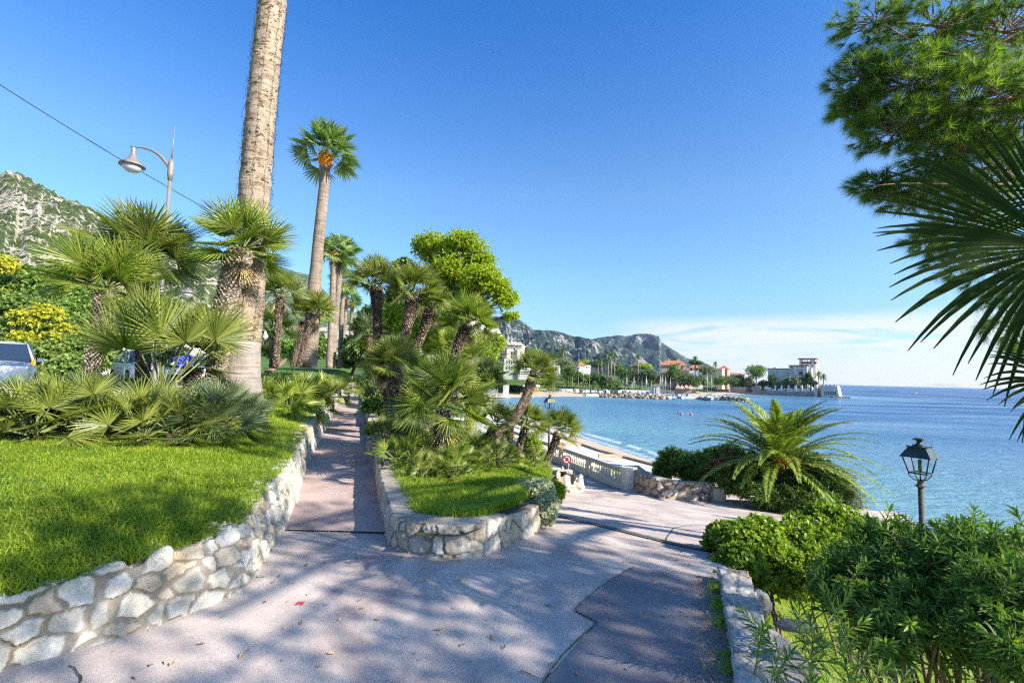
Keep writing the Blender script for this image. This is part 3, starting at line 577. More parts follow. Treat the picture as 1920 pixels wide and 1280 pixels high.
def fanpalm(crown, trunk, Y, rpx, tpx, lab, n=26, lf=None, seed=1, nseg=20, axis=None, lo=-0.2, hi=1.4, ratio=0.52, droop=0.14, zbase=None, name='fan_palm', dead=2, size=0.05, lod=0, group='fan palms with rough trunks', Yb=None, A=1.75, top=1.3, pale=False):
    """crown / trunk in photo pixels (trunk from the crown down), Y the real distance"""
    rng = np.random.default_rng(seed); Yb = Yb or Y; k = len(trunk)
    ds = [Y+(Yb-Y)*i/max(1, k-1) for i in range(k)]
    P = [at(px, py, ds[i]) for i, (px, py) in enumerate(trunk)]; c = at(*crown, Y)
    if zbase is not None: P[-1] = np.array([P[-1][0], P[-1][1], zbase(P[-1][0], P[-1][1])-0.1]) if callable(zbase) else np.array([P[-1][0], P[-1][1], zbase])
    Rm = rpx*Y/F*1.0; rt = tpx*Y/F/2*0.73; droop *= 0.6; nseg = int(nseg*1.25); ratio += 0.06
    base = P[-1]; root = empty(name, tuple(base), label=lab, cat='palm tree', group=group)
    tb = roughtrunk(P[::-1], rt*0.8, rt*0.95, rng, size, top); tb.build('trunk', TRp if pale else TR, root, loc=base).location = (0, 0, 0)
    ax = axis if axis is not None else nrm(P[0]-P[1])*0.5+np.array([0, 0, 0.8])
    mb = MB(); fancrown(mb, P[0]+(c-P[0])*0.25, n, Rm*ratio*1.08, Rm*(1.02-ratio)+0.05, rng, ax, lo, hi, nseg, droop, dead=dead, lod=lod, pw=0.009 if Y < 16 else 0.014, A=A)
    mb.build('crown', [lf or LFfan, Mstem, Mdeadleaf], root, loc=base).location = (0, 0, 0)
    return root
def fanclump(px, py, Y, rpx, lab, n=18, lf=None, seed=1, nseg=20, lo=0.15, hi=1.45, zf=None, name='dwarf_fan_palm', stems=3, ratio=0.5, droop=0.12, lod=0, group='low fan palm clumps', spread=0.25):
    rng = np.random.default_rng(seed); p = at(px, py, Y); z = zf(p[0], p[1]) if zf else p[2]; b = np.array([p[0], p[1], float(z)]); Rm = rpx*Y/F
    root = empty(name, tuple(b), label=lab, cat='fan palm', group=group); mb = MB(); nseg = int(nseg*1.2)
    for i in range(stems):
        a = i*2.4+seed; o = b+np.array([math.cos(a), math.sin(a), 0])*Rm*spread*(0 if stems == 1 else 1)+np.array([0, 0, 0.08+0.12*rng.random()])
        ax = nrm(o-b+np.array([0, 0, Rm*0.7]))
        fancrown(mb, o, n//stems, Rm*ratio, Rm*(1.0-ratio)+0.05, rng, ax, lo, hi, nseg, droop, lod=lod, pw=0.008, cup=0.2)
        tb = MB(); tb.tube([o-np.array([0, 0, 0.45]), o-ax*0.02], [0.05, 0.035], 7); tb.build('stump', Mfibre, root, loc=b).location = (0, 0, 0)
    mb.build('fronds', [lf or LFfan2, Mstem, Mdeadleaf], root, loc=b).location = (0, 0, 0); return root
def frond(mb, o, d, L, rng, nl=38, droop=0.5, ll=0.42, m=0, pm=1, w=0.022, vee=0.5, ang=0.9, twist=0.0, rw=0.014):
    d = nrm(np.asarray(d, float)); up = np.array([0, 0, 1.0]); t = np.linspace(0, 1, 12)
    h = nrm(np.array([d[0], d[1], 0])+1e-6); el = math.asin(np.clip(d[2], -1, 1))
    e = el-droop*1.9*t**1.35; st = np.stack([np.cos(e), np.sin(e)], -1)*L/11
    cc = np.concatenate([[[0, 0]], np.cumsum(st[:-1], axis=0)]); P = o+h[None]*cc[:, :1]+up[None]*cc[:, 1:]
    s0 = np.cross(h, up)
    P = P+s0*(twist*t**2)[:, None]*L
    mb.tube(P, np.linspace(rw, rw*0.25, 12), 4, pm, caps=False)
    u = np.linspace(0.12, 0.995, nl); T = nrm(np.gradient(P, axis=0))
    C = np.stack([np.interp(u, t, P[:, k]) for k in range(3)], -1); TT = nrm(np.stack([np.interp(u, t, T[:, k]) for k in range(3)], -1))
    S_ = nrm(np.cross(TT, up)); Nn = np.cross(S_, TT)
    ln = ll*np.clip(np.sin(np.clip(u*1.02, 0, 1)**0.75*math.pi)*0.85+0.28, 0.2, 1.05)
    for sg in (-1, 1):
        a = ang*(1-0.45*u)+rng.normal(0, 0.07, nl); vv = vee+rng.normal(0, 0.15, nl)
        D = nrm(TT*np.cos(a)[:, None]+(S_*sg*np.cos(vv)[:, None]+Nn*np.sin(vv)[:, None])*np.sin(a)[:, None])
        D2 = nrm(D-up*0.35); W = nrm(np.cross(D, Nn))*w
        l = ln[:, None]
        b = C; m1 = C+D*l*0.45; e1 = C+D*l*0.45+D2*l*0.55
        V = np.stack([b-W*0.3, b+W*0.3, m1-W, m1+W, e1], 1); i = np.arange(nl)[:, None]*5
        mb.add(V.reshape(-1, 3), (i+np.array([[0, 1, 3, 2]])), m); mb.more((i+np.array([[2, 3, 4]])), m)
def leafcloud(mb, blobs, n, ll, lw, rng, k=5, m=0, upb=0.35, shell=0.45, curl=0.25, spread=0.9, sub=9):
    """clusters of k leaves scattered through ellipsoid blobs: (centre, radii)"""
    if sub:
        nb = []
        for c, r in blobs:
            c = np.array(c, float); r = np.array(r, float)
            for i in range(sub):
                v = nrm(rng.normal(size=3)); f = 0.30+0.32*rng.random(); nb.append((c+v*r*(1.02-f), r*f))
            nb.append((c, r*0.6))
        blobs = nb
    vol = np.array([b[1][0]*b[1][1]*b[1][2] for b in blobs])**0.67; cnt = rng.multinomial(n, vol/vol.sum())
    for (c, r), q in zip(blobs, cnt):
        if q == 0: continue
        c = np.array(c, float); r = np.array(r, float)
        v = nrm(rng.normal(size=(q, 3))); rad = (shell+(1-shell)*rng.random(q)**0.7)
        rad *= 1+0.35*(fbm(v[:, 0]*3+c[0], v[:, 1]*3+v[:, 2]*3+c[1], 2, 7)-0.5)*2
        p = c+v*r*rad[:, None]
        ax = nrm(v*np.array([1, 1, 0.9])/r*r.mean()+np.array([0, 0, upb])+rng.normal(0, 0.35, (q, 3)))
        ref = nrm(rng.normal(size=(q, 3))); A = nrm(np.cross(ax, ref)); B = np.cross(ax, A)
        th = (np.arange(k)*2.39996)[None]+rng.random(q)[:, None]*6.28; sp = spread*(0.6+0.6*rng.random((q, k)))
        D = nrm(ax[:, None]*np.cos(sp)[..., None]+(A[:, None]*np.cos(th)[..., None]+B[:, None]*np.sin(th)[..., None])*np.sin(sp)[..., None])
        o = p[:, None]+ax[:, None]*(np.arange(k)/k*ll*0.6)[None, :, None]
        L = ll*(0.65+0.6*rng.random((q, k)))[..., None]; N_ = nrm(np.cross(D, nrm(np.cross(D, ax[:, None]+0.01)))); Sd = nrm(np.cross(D, N_)+rng.normal(0, 0.2, D.shape))
        W = Sd*lw*(0.8+0.4*rng.random((q, k)))[..., None]*0.5
        mid = o+D*L*0.5; tip = o+D*L-np.array([0, 0, 1])*L*curl
        V = np.stack([o, mid+W, tip, mid-W], 2).reshape(-1, 3)
        mb.add(V, np.arange(q*k)[:, None]*4+np.arange(4)[None], m)
def stems(mb, base, tips, r0, rng, m=0, n=5):
    for tp in tips:
        b = np.array(base, float)+rng.normal(0, 0.06, 3)*np.array([1, 1, 0]); tp = np.array(tp, float); md = (b+tp)/2+rng.normal(0, 0.08*np.linalg.norm(tp-b), 3)*np.array([1, 1, 0.2])
        mb.tube(bez([b, md, tp], 7), np.linspace(r0, r0*0.35, 7), n, m, caps=False)
def shrub(name, base, blobs, n, ll, lw, mt, lab, cat='shrub', seed=1, k=6, group=None, extra=None, r0=0.02, ns=8, **kw):
    rng = np.random.default_rng(seed); base = np.array(base, float); root = empty(name, tuple(base), label=lab, cat=cat, group=group)
    mb = MB(); leafcloud(mb, blobs, n, ll, lw, rng, k, **kw); mb.build('foliage', mt, root, loc=base).location = (0, 0, 0)
    sb = MB(); tips = []
    for i in range(ns):
        c, r = blobs[i % len(blobs)]; tips.append(np.array(c)+nrm(rng.normal(size=3))*np.array(r)*0.55)
    stems(sb, base-np.array([0, 0, 0.1]), tips, r0, rng); sb.build('stems', Mbark, root, loc=base).location = (0, 0, 0)
    return root
def pxblob(px, py, Y, rx, rz, ry=None):   # blob given in pixels at a real distance
    c = at(px, py, Y); return (tuple(c), (rx*Y/F, (ry if ry else rx)*Y/F, rz*Y/F))
def tree(name, base, blobs, n, ll, lw, mt, lab, seed=1, r0=0.25, k=6, group=None, cat='tree', bark=None, **kw):
    rng = np.random.default_rng(seed); base = np.array(base, float); root = empty(name, tuple(base), label=lab, cat=cat, group=group)
    mb = MB(); leafcloud(mb, blobs, n, ll, lw, rng, k, **kw); mb.build('crown', mt, root, loc=base).location = (0, 0, 0)
    sb = MB(); C = np.array([b[0] for b in blobs]); top = C.mean(0)*0.5+base*0.5; top[2] = base[2]+(C[:, 2].min()-base[2])*0.75
    sb.tube(bez([base-np.array([0, 0, .3]), (base+top)/2+rng.normal(0, r0*.6, 3)*np.array([1, 1, 0]), top], 8), np.linspace(r0, r0*0.7, 8), 8, 0)
    for c, r in blobs:
        c = np.array(c); sb.tube(bez([top-np.array([0, 0, .05]), (top+c)/2+rng.normal(0, np.linalg.norm(c-top)*0.08, 3), c+np.array([0, 0, r[2]*.3])], 7), np.linspace(r0*0.5, r0*0.1, 7), 6, 0)
        for q in range(3):
            e = c+nrm(rng.normal(size=3))*np.array(r)*0.75; sb.tube(bez([(top+c)/2, (c*1.2+e*.8)/2, e], 5), np.linspace(r0*0.22, r0*0.05, 5), 5, 0, caps=False)
    sb.build('trunk', bark or Mbark, root, loc=base).location = (0, 0, 0); return root
# ------------------------------------------------------------ grass
def grass(name, X, Y, Z, h, w, mt, lab, rng, lean=0.5):
    k = len(X); az = rng.random(k)*6.283; la = rng.random(k)*6.283; hh = h*(0.5+0.9*rng.random(k)); ln = (0.15+lean*rng.random(k))*hh
    W = np.stack([np.cos(az), np.sin(az), 0*az], -1)*(w*(0.7+0.6*rng.random(k)))[:, None]/2; Ld = np.stack([np.cos(la)*ln, np.sin(la)*ln, 0*la], -1)
    b = np.stack([X, Y, Z], -1); up = np.array([0, 0, 1.0])
    md = b+Ld*0.3+up*(hh*0.6)[:, None]; tp = b+Ld*1.3+up*(hh*(1-0.35*(ln/hh)))[:, None]
    V = np.stack([b-W, b+W, md+W*0.8, md-W*0.8, tp], 1).reshape(-1, 3); i = np.arange(k)[:, None]*5
    m = MB(); m.add(V, i+np.array([[0, 1, 2, 3]])); m.more(i+np.array([[3, 2, 4]]))
    return tag(m.build(name, mt), lab, 'grass', None, 'stuff')
# ------------------------------------------------------------ grass on lawn, planter, garden
rng = np.random.default_rng(11)
def scat(n, xa, xb, ya, yb, pw=1.0):
    y = ya+(yb-ya)*rng.random(n)**pw; x = xa+(xb-xa)*rng.random(n); return x, y
vis = lambda x, y: (np.abs(x)/np.maximum(y, 0.1) < 1.7)
x, y = scat(620000, -12.5, -1.5, 1.2, 10.5); k = (x < xL(y)-0.13) & vis(x, y) & (rng.random(len(x)) < np.clip(4.0/y, 0.25, 1)); x = x[k]; y = y[k]
clump = fbm(x*2.2, y*2.2, 3, 3); 
grass('lawn_grass', x, y, zlawn(x, y), 0.04+0.11*clump, 0.0038+0.0006*y, LFgrass, 'bright green uncut lawn grass behind the long stone wall', rng, 1.9)
x, y = scat(120000, -15, -4.5, 10, 34, 1.2); k = (x < xL(y)-0.13) & (x > xL(y)-3.2); x = x[k]; y = y[k]
grass('verge_grass', x, y, zlawn(x, y), 0.10, 0.0016*y, LFgrass, 'grass strip rising along the far part of the path wall', rng, 0.9)
x, y = scat(150000, -2.5, 1.6, 4.7, 13, 1.3); k = (x > xR(y)+0.22) & (x < xQ(y)-0.2) & ((y > 5.3) | (x > -1.2+0.0*y)) & inpoly(x, y, [(p[0], p[1]) for p in arm]+[(p[0]+0.0, p[1]+0.3) for p in fb]+[(0.2, 6), (0.5, 7.2), (0.9, 10), (1.3, 13), (-4, 13)]); x = x[k]; y = y[k]
grass('planter_grass', x, y, zsoil(x, y), 0.09+0.07*fbm(x*2, y*2, 2, 5), 0.005+0.0007*y, LFgrass, 'thick green grass growing inside the stone planter', rng, 0.8)
x, y = scat(90000, 2.0, 8, 0.8, 10.5); k = vis(x, y); x = x[k]; y = y[k]; k = (x > 2.15)
x = x[k]; y = y[k]; grass('garden_grass', x, y, zgard(x, y), 0.10, 0.007, LFgrass, 'grass on the garden slope below the parapet under the shrubs', rng, 0.8)
# weeds along parapet joint and wall feet
rw_ = rwp[:5]; t = rng.random(2600)*3.99; i = t.astype(int); q = rw_[i]*(1-(t-i))[:, None]+rw_[i+1]*(t-i)[:, None]
k = fbm(t*3, t*0, 2, 4) > 0.45; q = q[k]
grass('joint_weeds', q[:, 0]-0.03+0.03*rng.normal(size=len(q)), q[:, 1], q[:, 2]*0+0.0, 0.04, 0.006, LFgrass, 'small weeds in the joint between asphalt and parapet', rng, 1.0)
# dry pine needles along the right edge
n = 1500; t = rng.random(n)*3.99; i = t.astype(int); q = rw_[i]*(1-(t-i))[:, None]+rw_[i+1]*(t-i)[:, None]; xx = q[:, 0]-0.03-np.abs(rng.normal(0, 0.11, n)); yy = q[:, 1]; az = rng.random(n)*6.28; L = 0.05+0.05*rng.random(n)
m = MB(); D = np.stack([np.cos(az), np.sin(az), 0.15*rng.normal(size=n)], -1)*L[:, None]; W = np.stack([-np.sin(az), np.cos(az), 0*az], -1)*0.0011; b = np.stack([xx, yy, zplaza(xx, yy)+0.012+0.008*rng.random(n)], -1)
m.add(np.stack([b-W, b+W, b+D+W+[0, 0, .004], b+D-W+[0, 0, .004]], 1).reshape(-1, 3), np.arange(n)[:, None]*4+np.arange(4)); tag(m.build('pine_litter', mat('dry_needle', (0.3, 0.2, 0.12), (0.5, 0.36, 0.24), 3, isl=True)), 'dry brown pine needles gathered beside the parapet', 'leaf litter', None, 'stuff')
# ------------------------------------------------------------ big washingtonia by the lawn
Mwt = newmat('smooth_palm_trunk')
def palmbark(name, ca, cb, cc, ring=14.0, patch=True):
    m, t = newmat(name); co = nn(t, 'ShaderNodeTexCoord').outputs['Object']
    n1 = nn(t, 'ShaderNodeTexNoise', {'Vector': nn(t, 'ShaderNodeMapping', {0: co, 'Scale': (1.0, 1.0, 0.5)}).outputs[0], 'Scale': 4.0, 'Detail': 7.0, 'Roughness': 0.65}).outputs[0]
    rg_ = nn(t, 'ShaderNodeTexNoise', {'Vector': nn(t, 'ShaderNodeMapping', {0: co, 'Scale': (0.8, 0.8, ring)}).outputs[0], 'Scale': 2.2, 'Detail': 4.0, 'Roughness': 0.6}).outputs[0]
    vs = nn(t, 'ShaderNodeTexNoise', {'Vector': nn(t, 'ShaderNodeMapping', {0: co, 'Scale': (14, 14, 2.2)}).outputs[0], 'Scale': 2.0, 'Detail': 4.0, 'Roughness': 0.7}).outputs[0]
    c = ramp(t, n1, [(0.35, ca), (0.65, cb)])
    c = mixc(t, mth(t, 'MULTIPLY', ramp(t, rg_, [(0.36, 1.0), (0.5, 0.0)]), 0.55), c, cc)
    c = mixc(t, mth(t, 'MULTIPLY', ramp(t, vs, [(0.30, 1.0), (0.45, 0.0)]), 0.5), c, cc)
    b = nn(t, 'ShaderNodeBsdfPrincipled', {'Base Color': c, 'Roughness': 0.9})
    h = mth(t, 'ADD', mth(t, 'MULTIPLY', rg_, 0.6), mth(t, 'MULTIPLY', vs, 0.6))
    bn = nn(t, 'ShaderNodeBump', {'Height': h, 'Strength': 0.8, 'Distance': 0.04}); t.links.new(bn.outputs[0], b.inputs['Normal'])
    t.links.new(b.outputs[0], nn(t, 'ShaderNodeOutputMaterial').inputs[0]); return m
Mwl = palmbark('trunk_smooth', (0.22, 0.19, 0.165), (0.33, 0.285, 0.25), (0.13, 0.10, 0.085))
Mwu = palmbark('trunk_scaly', (0.23, 0.175, 0.125), (0.38, 0.30, 0.22), (0.13, 0.08, 0.045), 8.0)
Y = 9.8
cl = [(455, 782), (452, 740), (452, 700), (455, 640), (462, 560), (470, 480), (476, 380), (486, 250), (498, 120), (511, 10), (575, -640)]
hw = [40, 37, 33, 32, 30, 28, 27, 26, 25, 24, 19]
P = np.array([at(px, py, Y) for px, py in cl]); P[0][2] -= 0.12
root = empty('tall_palm', tuple(P[0]), label='huge tall palm trunk rising out of the picture from the lawn', cat='palm tree'); B0 = P[0].copy()
def palmtrunk(P, r, name, mt, root, loc, seed=1, n=24, step=0.12, jit=0.03):
    rg = np.random.default_rng(seed); d = np.concatenate([[0], np.cumsum(np.linalg.norm(np.diff(P, axis=0), axis=1))]); k = max(6, int(d[-1]/step)); u = np.linspace(0, d[-1], k)
    Q = bez(P, k); rr = np.interp(u, d, r); jj = 1+jit*rg.normal(size=(k, n))*1.0; jj = (jj+np.roll(jj, 1, 1)+np.roll(jj, -1, 1))/3
    m = MB(); m.tube(Q, rr, n, 0, jit=jj); o = m.build(name, mt, root, loc=loc); o.location = (0, 0, 0); return o
palmtrunk(P[:4], np.array(hw[:4])*Y/F, 'lower_trunk', Mwl, root, B0, 2)
palmtrunk(P[3:], np.array(hw[3:])*Y/F*1.01, 'upper_trunk', Mwu, root, B0, 3, jit=0.06)
rg = np.random.default_rng(8); mb = MB(); Pt = P[-1]; fancrown(mb, Pt, 34, 0.95, 1.0, rg, (0, 0, 1), -0.6, 1.4, 22, 0.2, lod=1); mb.build('crown', [LFwash, Mstem, Mdeadleaf], root, loc=B0).location = (0, 0, 0)
# boot scales on the upper trunk
mb = MB(); rg = np.random.default_rng(5); k = 5200; f = rg.random(k); idx = f*(len(P[3:])-1); i0 = np.clip(idx.astype(int), 0, len(P[3:])-2); ww = (idx-i0)[:, None]; Q = P[3:][i0]*(1-ww)+P[3:][i0+1]*ww; rr = np.interp(idx, range(len(hw[3:])), np.array(hw[3:])*Y/F); az = rg.random(k)*6.283
nr = np.stack([np.cos(az), np.sin(az), 0*az], -1); sdv = np.stack([-np.sin(az), np.cos(az), 0*az], -1); sz = 0.02+0.03*rg.random(k); b = Q+nr*(rr*0.985)[:, None]
upv = np.array([0, 0, 1.0]); V = np.stack([b-sdv*sz[:, None], b+sdv*sz[:, None], b+upv*sz[:, None]*0.8+nr*sz[:, None]*0.45+sdv*sz[:, None]*0.5, b+upv*sz[:, None]*0.7+nr*sz[:, None]*0.5-sdv*sz[:, None]*0.5], 1).reshape(-1, 3)
mb.add(V, np.arange(k)[:, None]*4+np.arange(4)); mb.build('bark_scales', mat('bark_scale', (0.16, 0.10, 0.06), (0.55, 0.45, 0.33), 4, 0.9, isl=True), root, loc=B0).location = (0, 0, 0)
# light net
Mwire = mat('wire_dark', (0.02, 0.025, 0.022)); mb = MB(); Qn = bez(P[3:-1], 90); Rn = np.interp(np.linspace(0, 1, 90), np.linspace(0, 1, 7), np.array(hw[3:-1])*Y/F)+0.03
for a in range(9):
    th = a*0.698+0.2; mb.tube(Qn+np.stack([np.cos(th)*Rn, np.sin(th)*Rn, 0*Rn], -1)+0.012*rg.normal(size=(90, 3)), 0.0032, 4, 0, caps=False)
for h in range(4, 90, 7):
    th = np.linspace(0, 6.283, 26); mb.tube(Qn[h]+np.stack([np.cos(th)*Rn[h], np.sin(th)*Rn[h], 0.02*np.sin(th*5)+0.03*np.cos(th*2)], -1), 0.003, 4, 0, caps=False)
for a in range(260):
    h = rg.integers(0, 90); th = int(rg.integers(0, 9))*0.698+0.2; p = Qn[h]+np.array([math.cos(th), math.sin(th), 0])*(Rn[h]+0.02); mb.tube([p, p+np.array([math.cos(th)*0.03, math.sin(th)*0.03, 0.015])], [0.006, 0.003], 4, 0)
tag(mb.build('string_lights', Mwire), 'net of dark fairy light wires wrapped round the huge palm trunk', 'string lights')
# ------------------------------------------------------------ tall palms behind
def tallpalm(crown, trunk, Y, rpx, wpx, lab, seed, n=40, name='tall_palm', lf=None, group='tall slender palms', ratio=0.55, lod=1, nseg=16, base=None, droop=0.25, lo=-0.55):
    P = np.array([at(px, py, Y) for px, py in trunk]); b = P[-1].copy()
    root = empty(name, tuple(b), label=lab, cat='palm tree', group=group); rg = np.random.default_rng(seed)
    palmtrunk(P[::-1], np.array(wpx[::-1])*Y/F/2, 'trunk', Mwu2, root, b, seed, 14, 0.25, 0.05)
    mb = MB(); Rm = rpx*Y/F; c = P[0]; fancrown(mb, c, n, Rm*ratio, Rm*(1.02-ratio), rg, (0, 0, 1), lo, 1.45, nseg, droop, lod=lod, A=1.6, dead=0, pw=0.02, join=0.62); mb.build('crown', [lf or LFwash, Mstem], root, loc=b).location = (0, 0, 0)
    mb = MB(); k = 46; r = wpx[0]*Y/F/2
    for i in range(k):
        a = i*2.4; hh = (i/k)*r*3.4; o = c+np.array([math.cos(a)*r*0.7, math.sin(a)*r*0.7, -r*3.4+hh*0.9]); d = np.array([math.cos(a)*0.8, math.sin(a)*0.8, 0.8])*r*1.5; s = np.array([-math.sin(a), math.cos(a), 0])*r*0.4
        mb.add([o-s, o+s, o+d+s*0.4, o+d-s*0.4], [0, 1, 2, 3]); mb.add([o-s+[0, 0, .05], o+s+[0, 0, .05], o+s+d*.6-[0, 0, .04], o-s+d*.6-[0, 0, .04]], [0, 1, 2, 3])
    mb.build('boots', Morange, root, loc=b).location = (0, 0, 0); return root
Mwu2 = palmbark('trunk_brown', (0.18, 0.135, 0.10), (0.30, 0.235, 0.185), (0.08, 0.055, 0.04), 7.0)
tallpalm((608, 276), [(611, 291), (607, 360), (597, 450), (588, 560), (583, 640), (578, 690)], 18, 72, [17, 19, 21, 25, 28, 31], 'tall slender palm with an orange crown base standing alone against the sky', 21, n=36, lo=-0.4, droop=0.16, ratio=0.5, nseg=18)
tallpalm((625, 460), [(627, 476), (624, 540), (622, 600), (617, 690)], 33, 44, [11, 11, 12, 13], 'left one of two tall palms whose crowns touch, trunk nearly vertical', 22, n=26)
tallpalm((642, 458), [(640, 474), (634, 540), (628, 600), (622, 690)], 34, 46, [11, 11, 12, 13], 'right one of two tall palms whose crowns touch, trunk leaning', 23, n=26)
tallpalm((648, 525), [(646, 530), (641, 580), (637, 690)], 44, 34, [7, 8, 9], 'smaller distant tall palm just beyond the touching pair', 24, n=24)
tallpalm((655, 560), [(650, 562), (646, 610), (641, 690)], 52, 30, [6, 7, 8], 'distant tall palm half hidden behind the smaller one', 25, n=22)
tallpalm((663, 560), [(661, 568), (659, 600), (656, 690)], 60, 20, [7, 7, 7], 'short far palm stub with an orange top near the end of the path', 26, n=10)
# ------------------------------------------------------------ fan palms on the left lawn
fp = fanpalm
fp((205, 528), [(198, 545), (192, 610), (172, 680), (162, 730)], 8.6, 108, 36, 'leaning fan palm on the left with a pale stubbled trunk and wide crown', 28, seed=31, pale=True, zbase=zlawn, nseg=26, lo=-0.2, hi=1.2, ratio=0.55, axis=(0.05, 0, 1), size=0.055, lf=LFfanb)
fp((275, 480), [(266, 490), (262, 560), (268, 640), (272, 740)], 10.5, 112, 34, 'dark dense fan palm behind the left leaning one', 30, seed=32, zbase=zlawn, nseg=24, lo=-0.25, hi=1.3, ratio=0.55, axis=(0.1, 0.1, 1), lf=LFfan)
fp((462, 462), [(452, 470), (435, 520), (416, 590), (402, 700)], 9.0, 96, 48, 'shaggy brown fan palm leaning in front of the huge palm trunk', 25, seed=33, pale=True, zbase=zlawn, nseg=24, lo=-0.5, hi=1.3, ratio=0.55, size=0.07, axis=(0.1, -.1, 1), lf=LFfanb)
fp((303, 735), [(302, 745), (298, 765), (294, 800)], 7.2, 205, 34, 'young fan palm with long upright yellowish stalks before the parked cars', 18, seed=34, zbase=zlawn, nseg=26, lo=0.72, hi=1.38, ratio=0.36, axis=(0.1, 0, 1), dead=0, droop=0.1)
fp((365, 690), [(362, 690), (358, 730), (350, 790)], 8.4, 80, 34, 'short dark fan palm with a stubby trunk beside the two men', 14, seed=35, zbase=zlawn, nseg=20, lo=-0.2, hi=1.0, ratio=0.5, lf=LFfan2)
fp((530, 545), [(527, 556), (522, 600), (517, 690)], 17, 50, 15, 'small fan palm with a thin straight trunk right of the huge palm', 26, seed=36, lod=1, nseg=16, size=0.06)
fp((508, 605), [(511, 622), (513, 650), (510, 690)], 19, 50, 15, 'low fan palm behind the thin trunked one, crown half covered', 22, seed=37, lod=1, nseg=16, lf=LFfanb)
fp((592, 575), [(590, 590), (577, 620), (560, 688)], 17.5, 46, 14, 'small leaning fan palm in front of the lone tall palm', 26, seed=38, lod=1, nseg=16)
fp((570, 575), [(572, 600), (560, 640), (548, 688)], 19.5, 40, 13, 'fan palm leaning the same way just behind its neighbour', 20, seed=39, lod=1, nseg=14)
cl_ = [(20, 805, 6.4, 98, 'spiky blue green fan clump cut by the left edge of the photo', 1), (105, 812, 6.0, 120, 'broad fan clump with long silvery fingers at the edge of the lawn', 1), (190, 790, 6.9, 110, 'fan clump growing round the foot of the pale leaning trunk', 1), (285, 812, 6.5, 100, 'dark low fan clump in the middle of the left thicket', 1), (380, 815, 6.9, 105, 'rounded fan clump ending the thicket near the huge trunk', 1),
       (60, 760, 8.0, 70, 'fan clump standing behind the silvery one toward the road', 0), (130, 735, 8.0, 85, 'yellowish fan clump behind the pale leaning trunk', 0), (232, 735, 8.3, 80, 'dark upright fan clump in front of the parked cars', 0), (432, 745, 8.8, 72, 'feathery fan clump brushing the base of the huge trunk', 0), (345, 785, 7.6, 70, 'fan clump below the short dark fan palm', 0)]
for i, (px, py, Yd, r, lab, f) in enumerate(cl_):
    fanclump(px, py, Yd, r, lab, 39 if f else 24, [LFfan2, LFfan][i % 2], 60+i, 24, zf=zlawn, stems=3, lo=-0.1, hi=1.3, spread=0.3)
hl_ = [(520, 735, 11.5, 75, 'fan clump along the wall right of the huge trunk'), (575, 722, 14.5, 62, 'second fan clump along the wall past the huge trunk'), (545, 702, 16, 60, 'fan clump behind the two by the wall'), (615, 712, 19, 45, 'small fan clump half way along the path wall'), (645, 700, 26, 40, 'distant fan clump near the far end of the path wall'), (500, 700, 14, 50, 'fan clump against the far side of the huge trunk'), (592, 698, 20, 50, 'pale fan clump at the foot of the lone tall palm')]
for i, (px, py, Yd, r, lab) in enumerate(hl_): fanclump(px, py, Yd, r, lab, 22, [LFfanb, LFfan][i % 2], 80+i, 18, zf=zlawn, lod=1, lo=0.0, spread=0.3)
# ------------------------------------------------------------ fan palms in the planter
fp((705, 525), [(706, 538), (707, 600), (710, 650), (722, 740)], 13.5, 56, 22, 'leftmost tall shaggy fan palm in the planter, trunk almost straight', 34, seed=41, zbase=None, nseg=20, top=1.5, size=0.055)
fp((776, 540), [(774, 552), (764, 610), (755, 650), (745, 745)], 12.5, 60, 24, 'tall fan palm with a thick curved trunk, second in the planter', 34, seed=42, nseg=20, top=1.4, size=0.055)
fp((812, 572), [(808, 580), (792, 625), (778, 660), (758, 750)], 13.2, 46, 19, 'slimmer leaning fan palm right of the thick curved one', 26, seed=43, nseg=18, top=1.5, size=0.055)
fp((880, 598), [(876, 610), (862, 640), (848, 680), (830, 760)], 11.5, 60, 24, 'leaning fan palm with glossy crown in front of the lime green tree', 30, seed=44, nseg=20, size=0.055, lf=LFfanb)
fp((738, 680), [(740, 692), (741, 730), (742, 795)], 10.2, 62, 30, 'stout fan palm with pale stubbled trunk by the footpath', 34, seed=45, zbase=zsoil, nseg=22, size=0.045, top=1.1)
fp((712, 690), [(716, 700), (726, 740), (738, 790)], 10.8, 44, 17, 'thin side trunk leaning beside the stout fan palm', 14, seed=46, zbase=zsoil, nseg=18, size=0.045, lod=1)
fp((772, 680), [(766, 695), (758, 740), (752, 790)], 11.0, 44, 14, 'thin trunk on the other side of the stout fan palm', 14, seed=47, zbase=zsoil, nseg=18, size=0.045, lod=1)
fp((835, 735), [(832, 770), (824, 830), (816, 892)], 8.0, 98, 28, 'big round headed fan palm in the middle of the planter', 42, seed=48, zbase=zsoil, nseg=26, lo=-0.35, hi=1.45, ratio=0.5, size=0.05, lf=LFfanb)
fp((1003, 690), [(1000, 706), (985, 750), (958, 795), (925, 822), (892, 842)], 12, 47, 19, 'long trunked fan palm leaning far out over the view of the bay', 28, seed=49, nseg=20, size=0.05, zbase=None, axis=(0.35, 0, 1), Yb=9.6)
fp((992, 787), [(985, 800), (974, 835), (966, 876)], 12, 44, 15, 'small fan palm below the long leaning trunk', 22, seed=50, nseg=18, size=0.045, axis=(0.35, 0, 1))
fp((1058, 800), [(1047, 812), (1034, 845), (1018, 882)], 12.5, 44, 17, 'small leaning fan palm in front of the white balustrade', 24, seed=51, nseg=18, size=0.045, axis=(0.5, 0, 1))
fp((957, 770), [(957, 800), (956, 840), (954, 876)], 11.8, 30, 12, 'slim fan palm trunk left of the small one', 10, seed=52, nseg=14, size=0.045, lod=1)
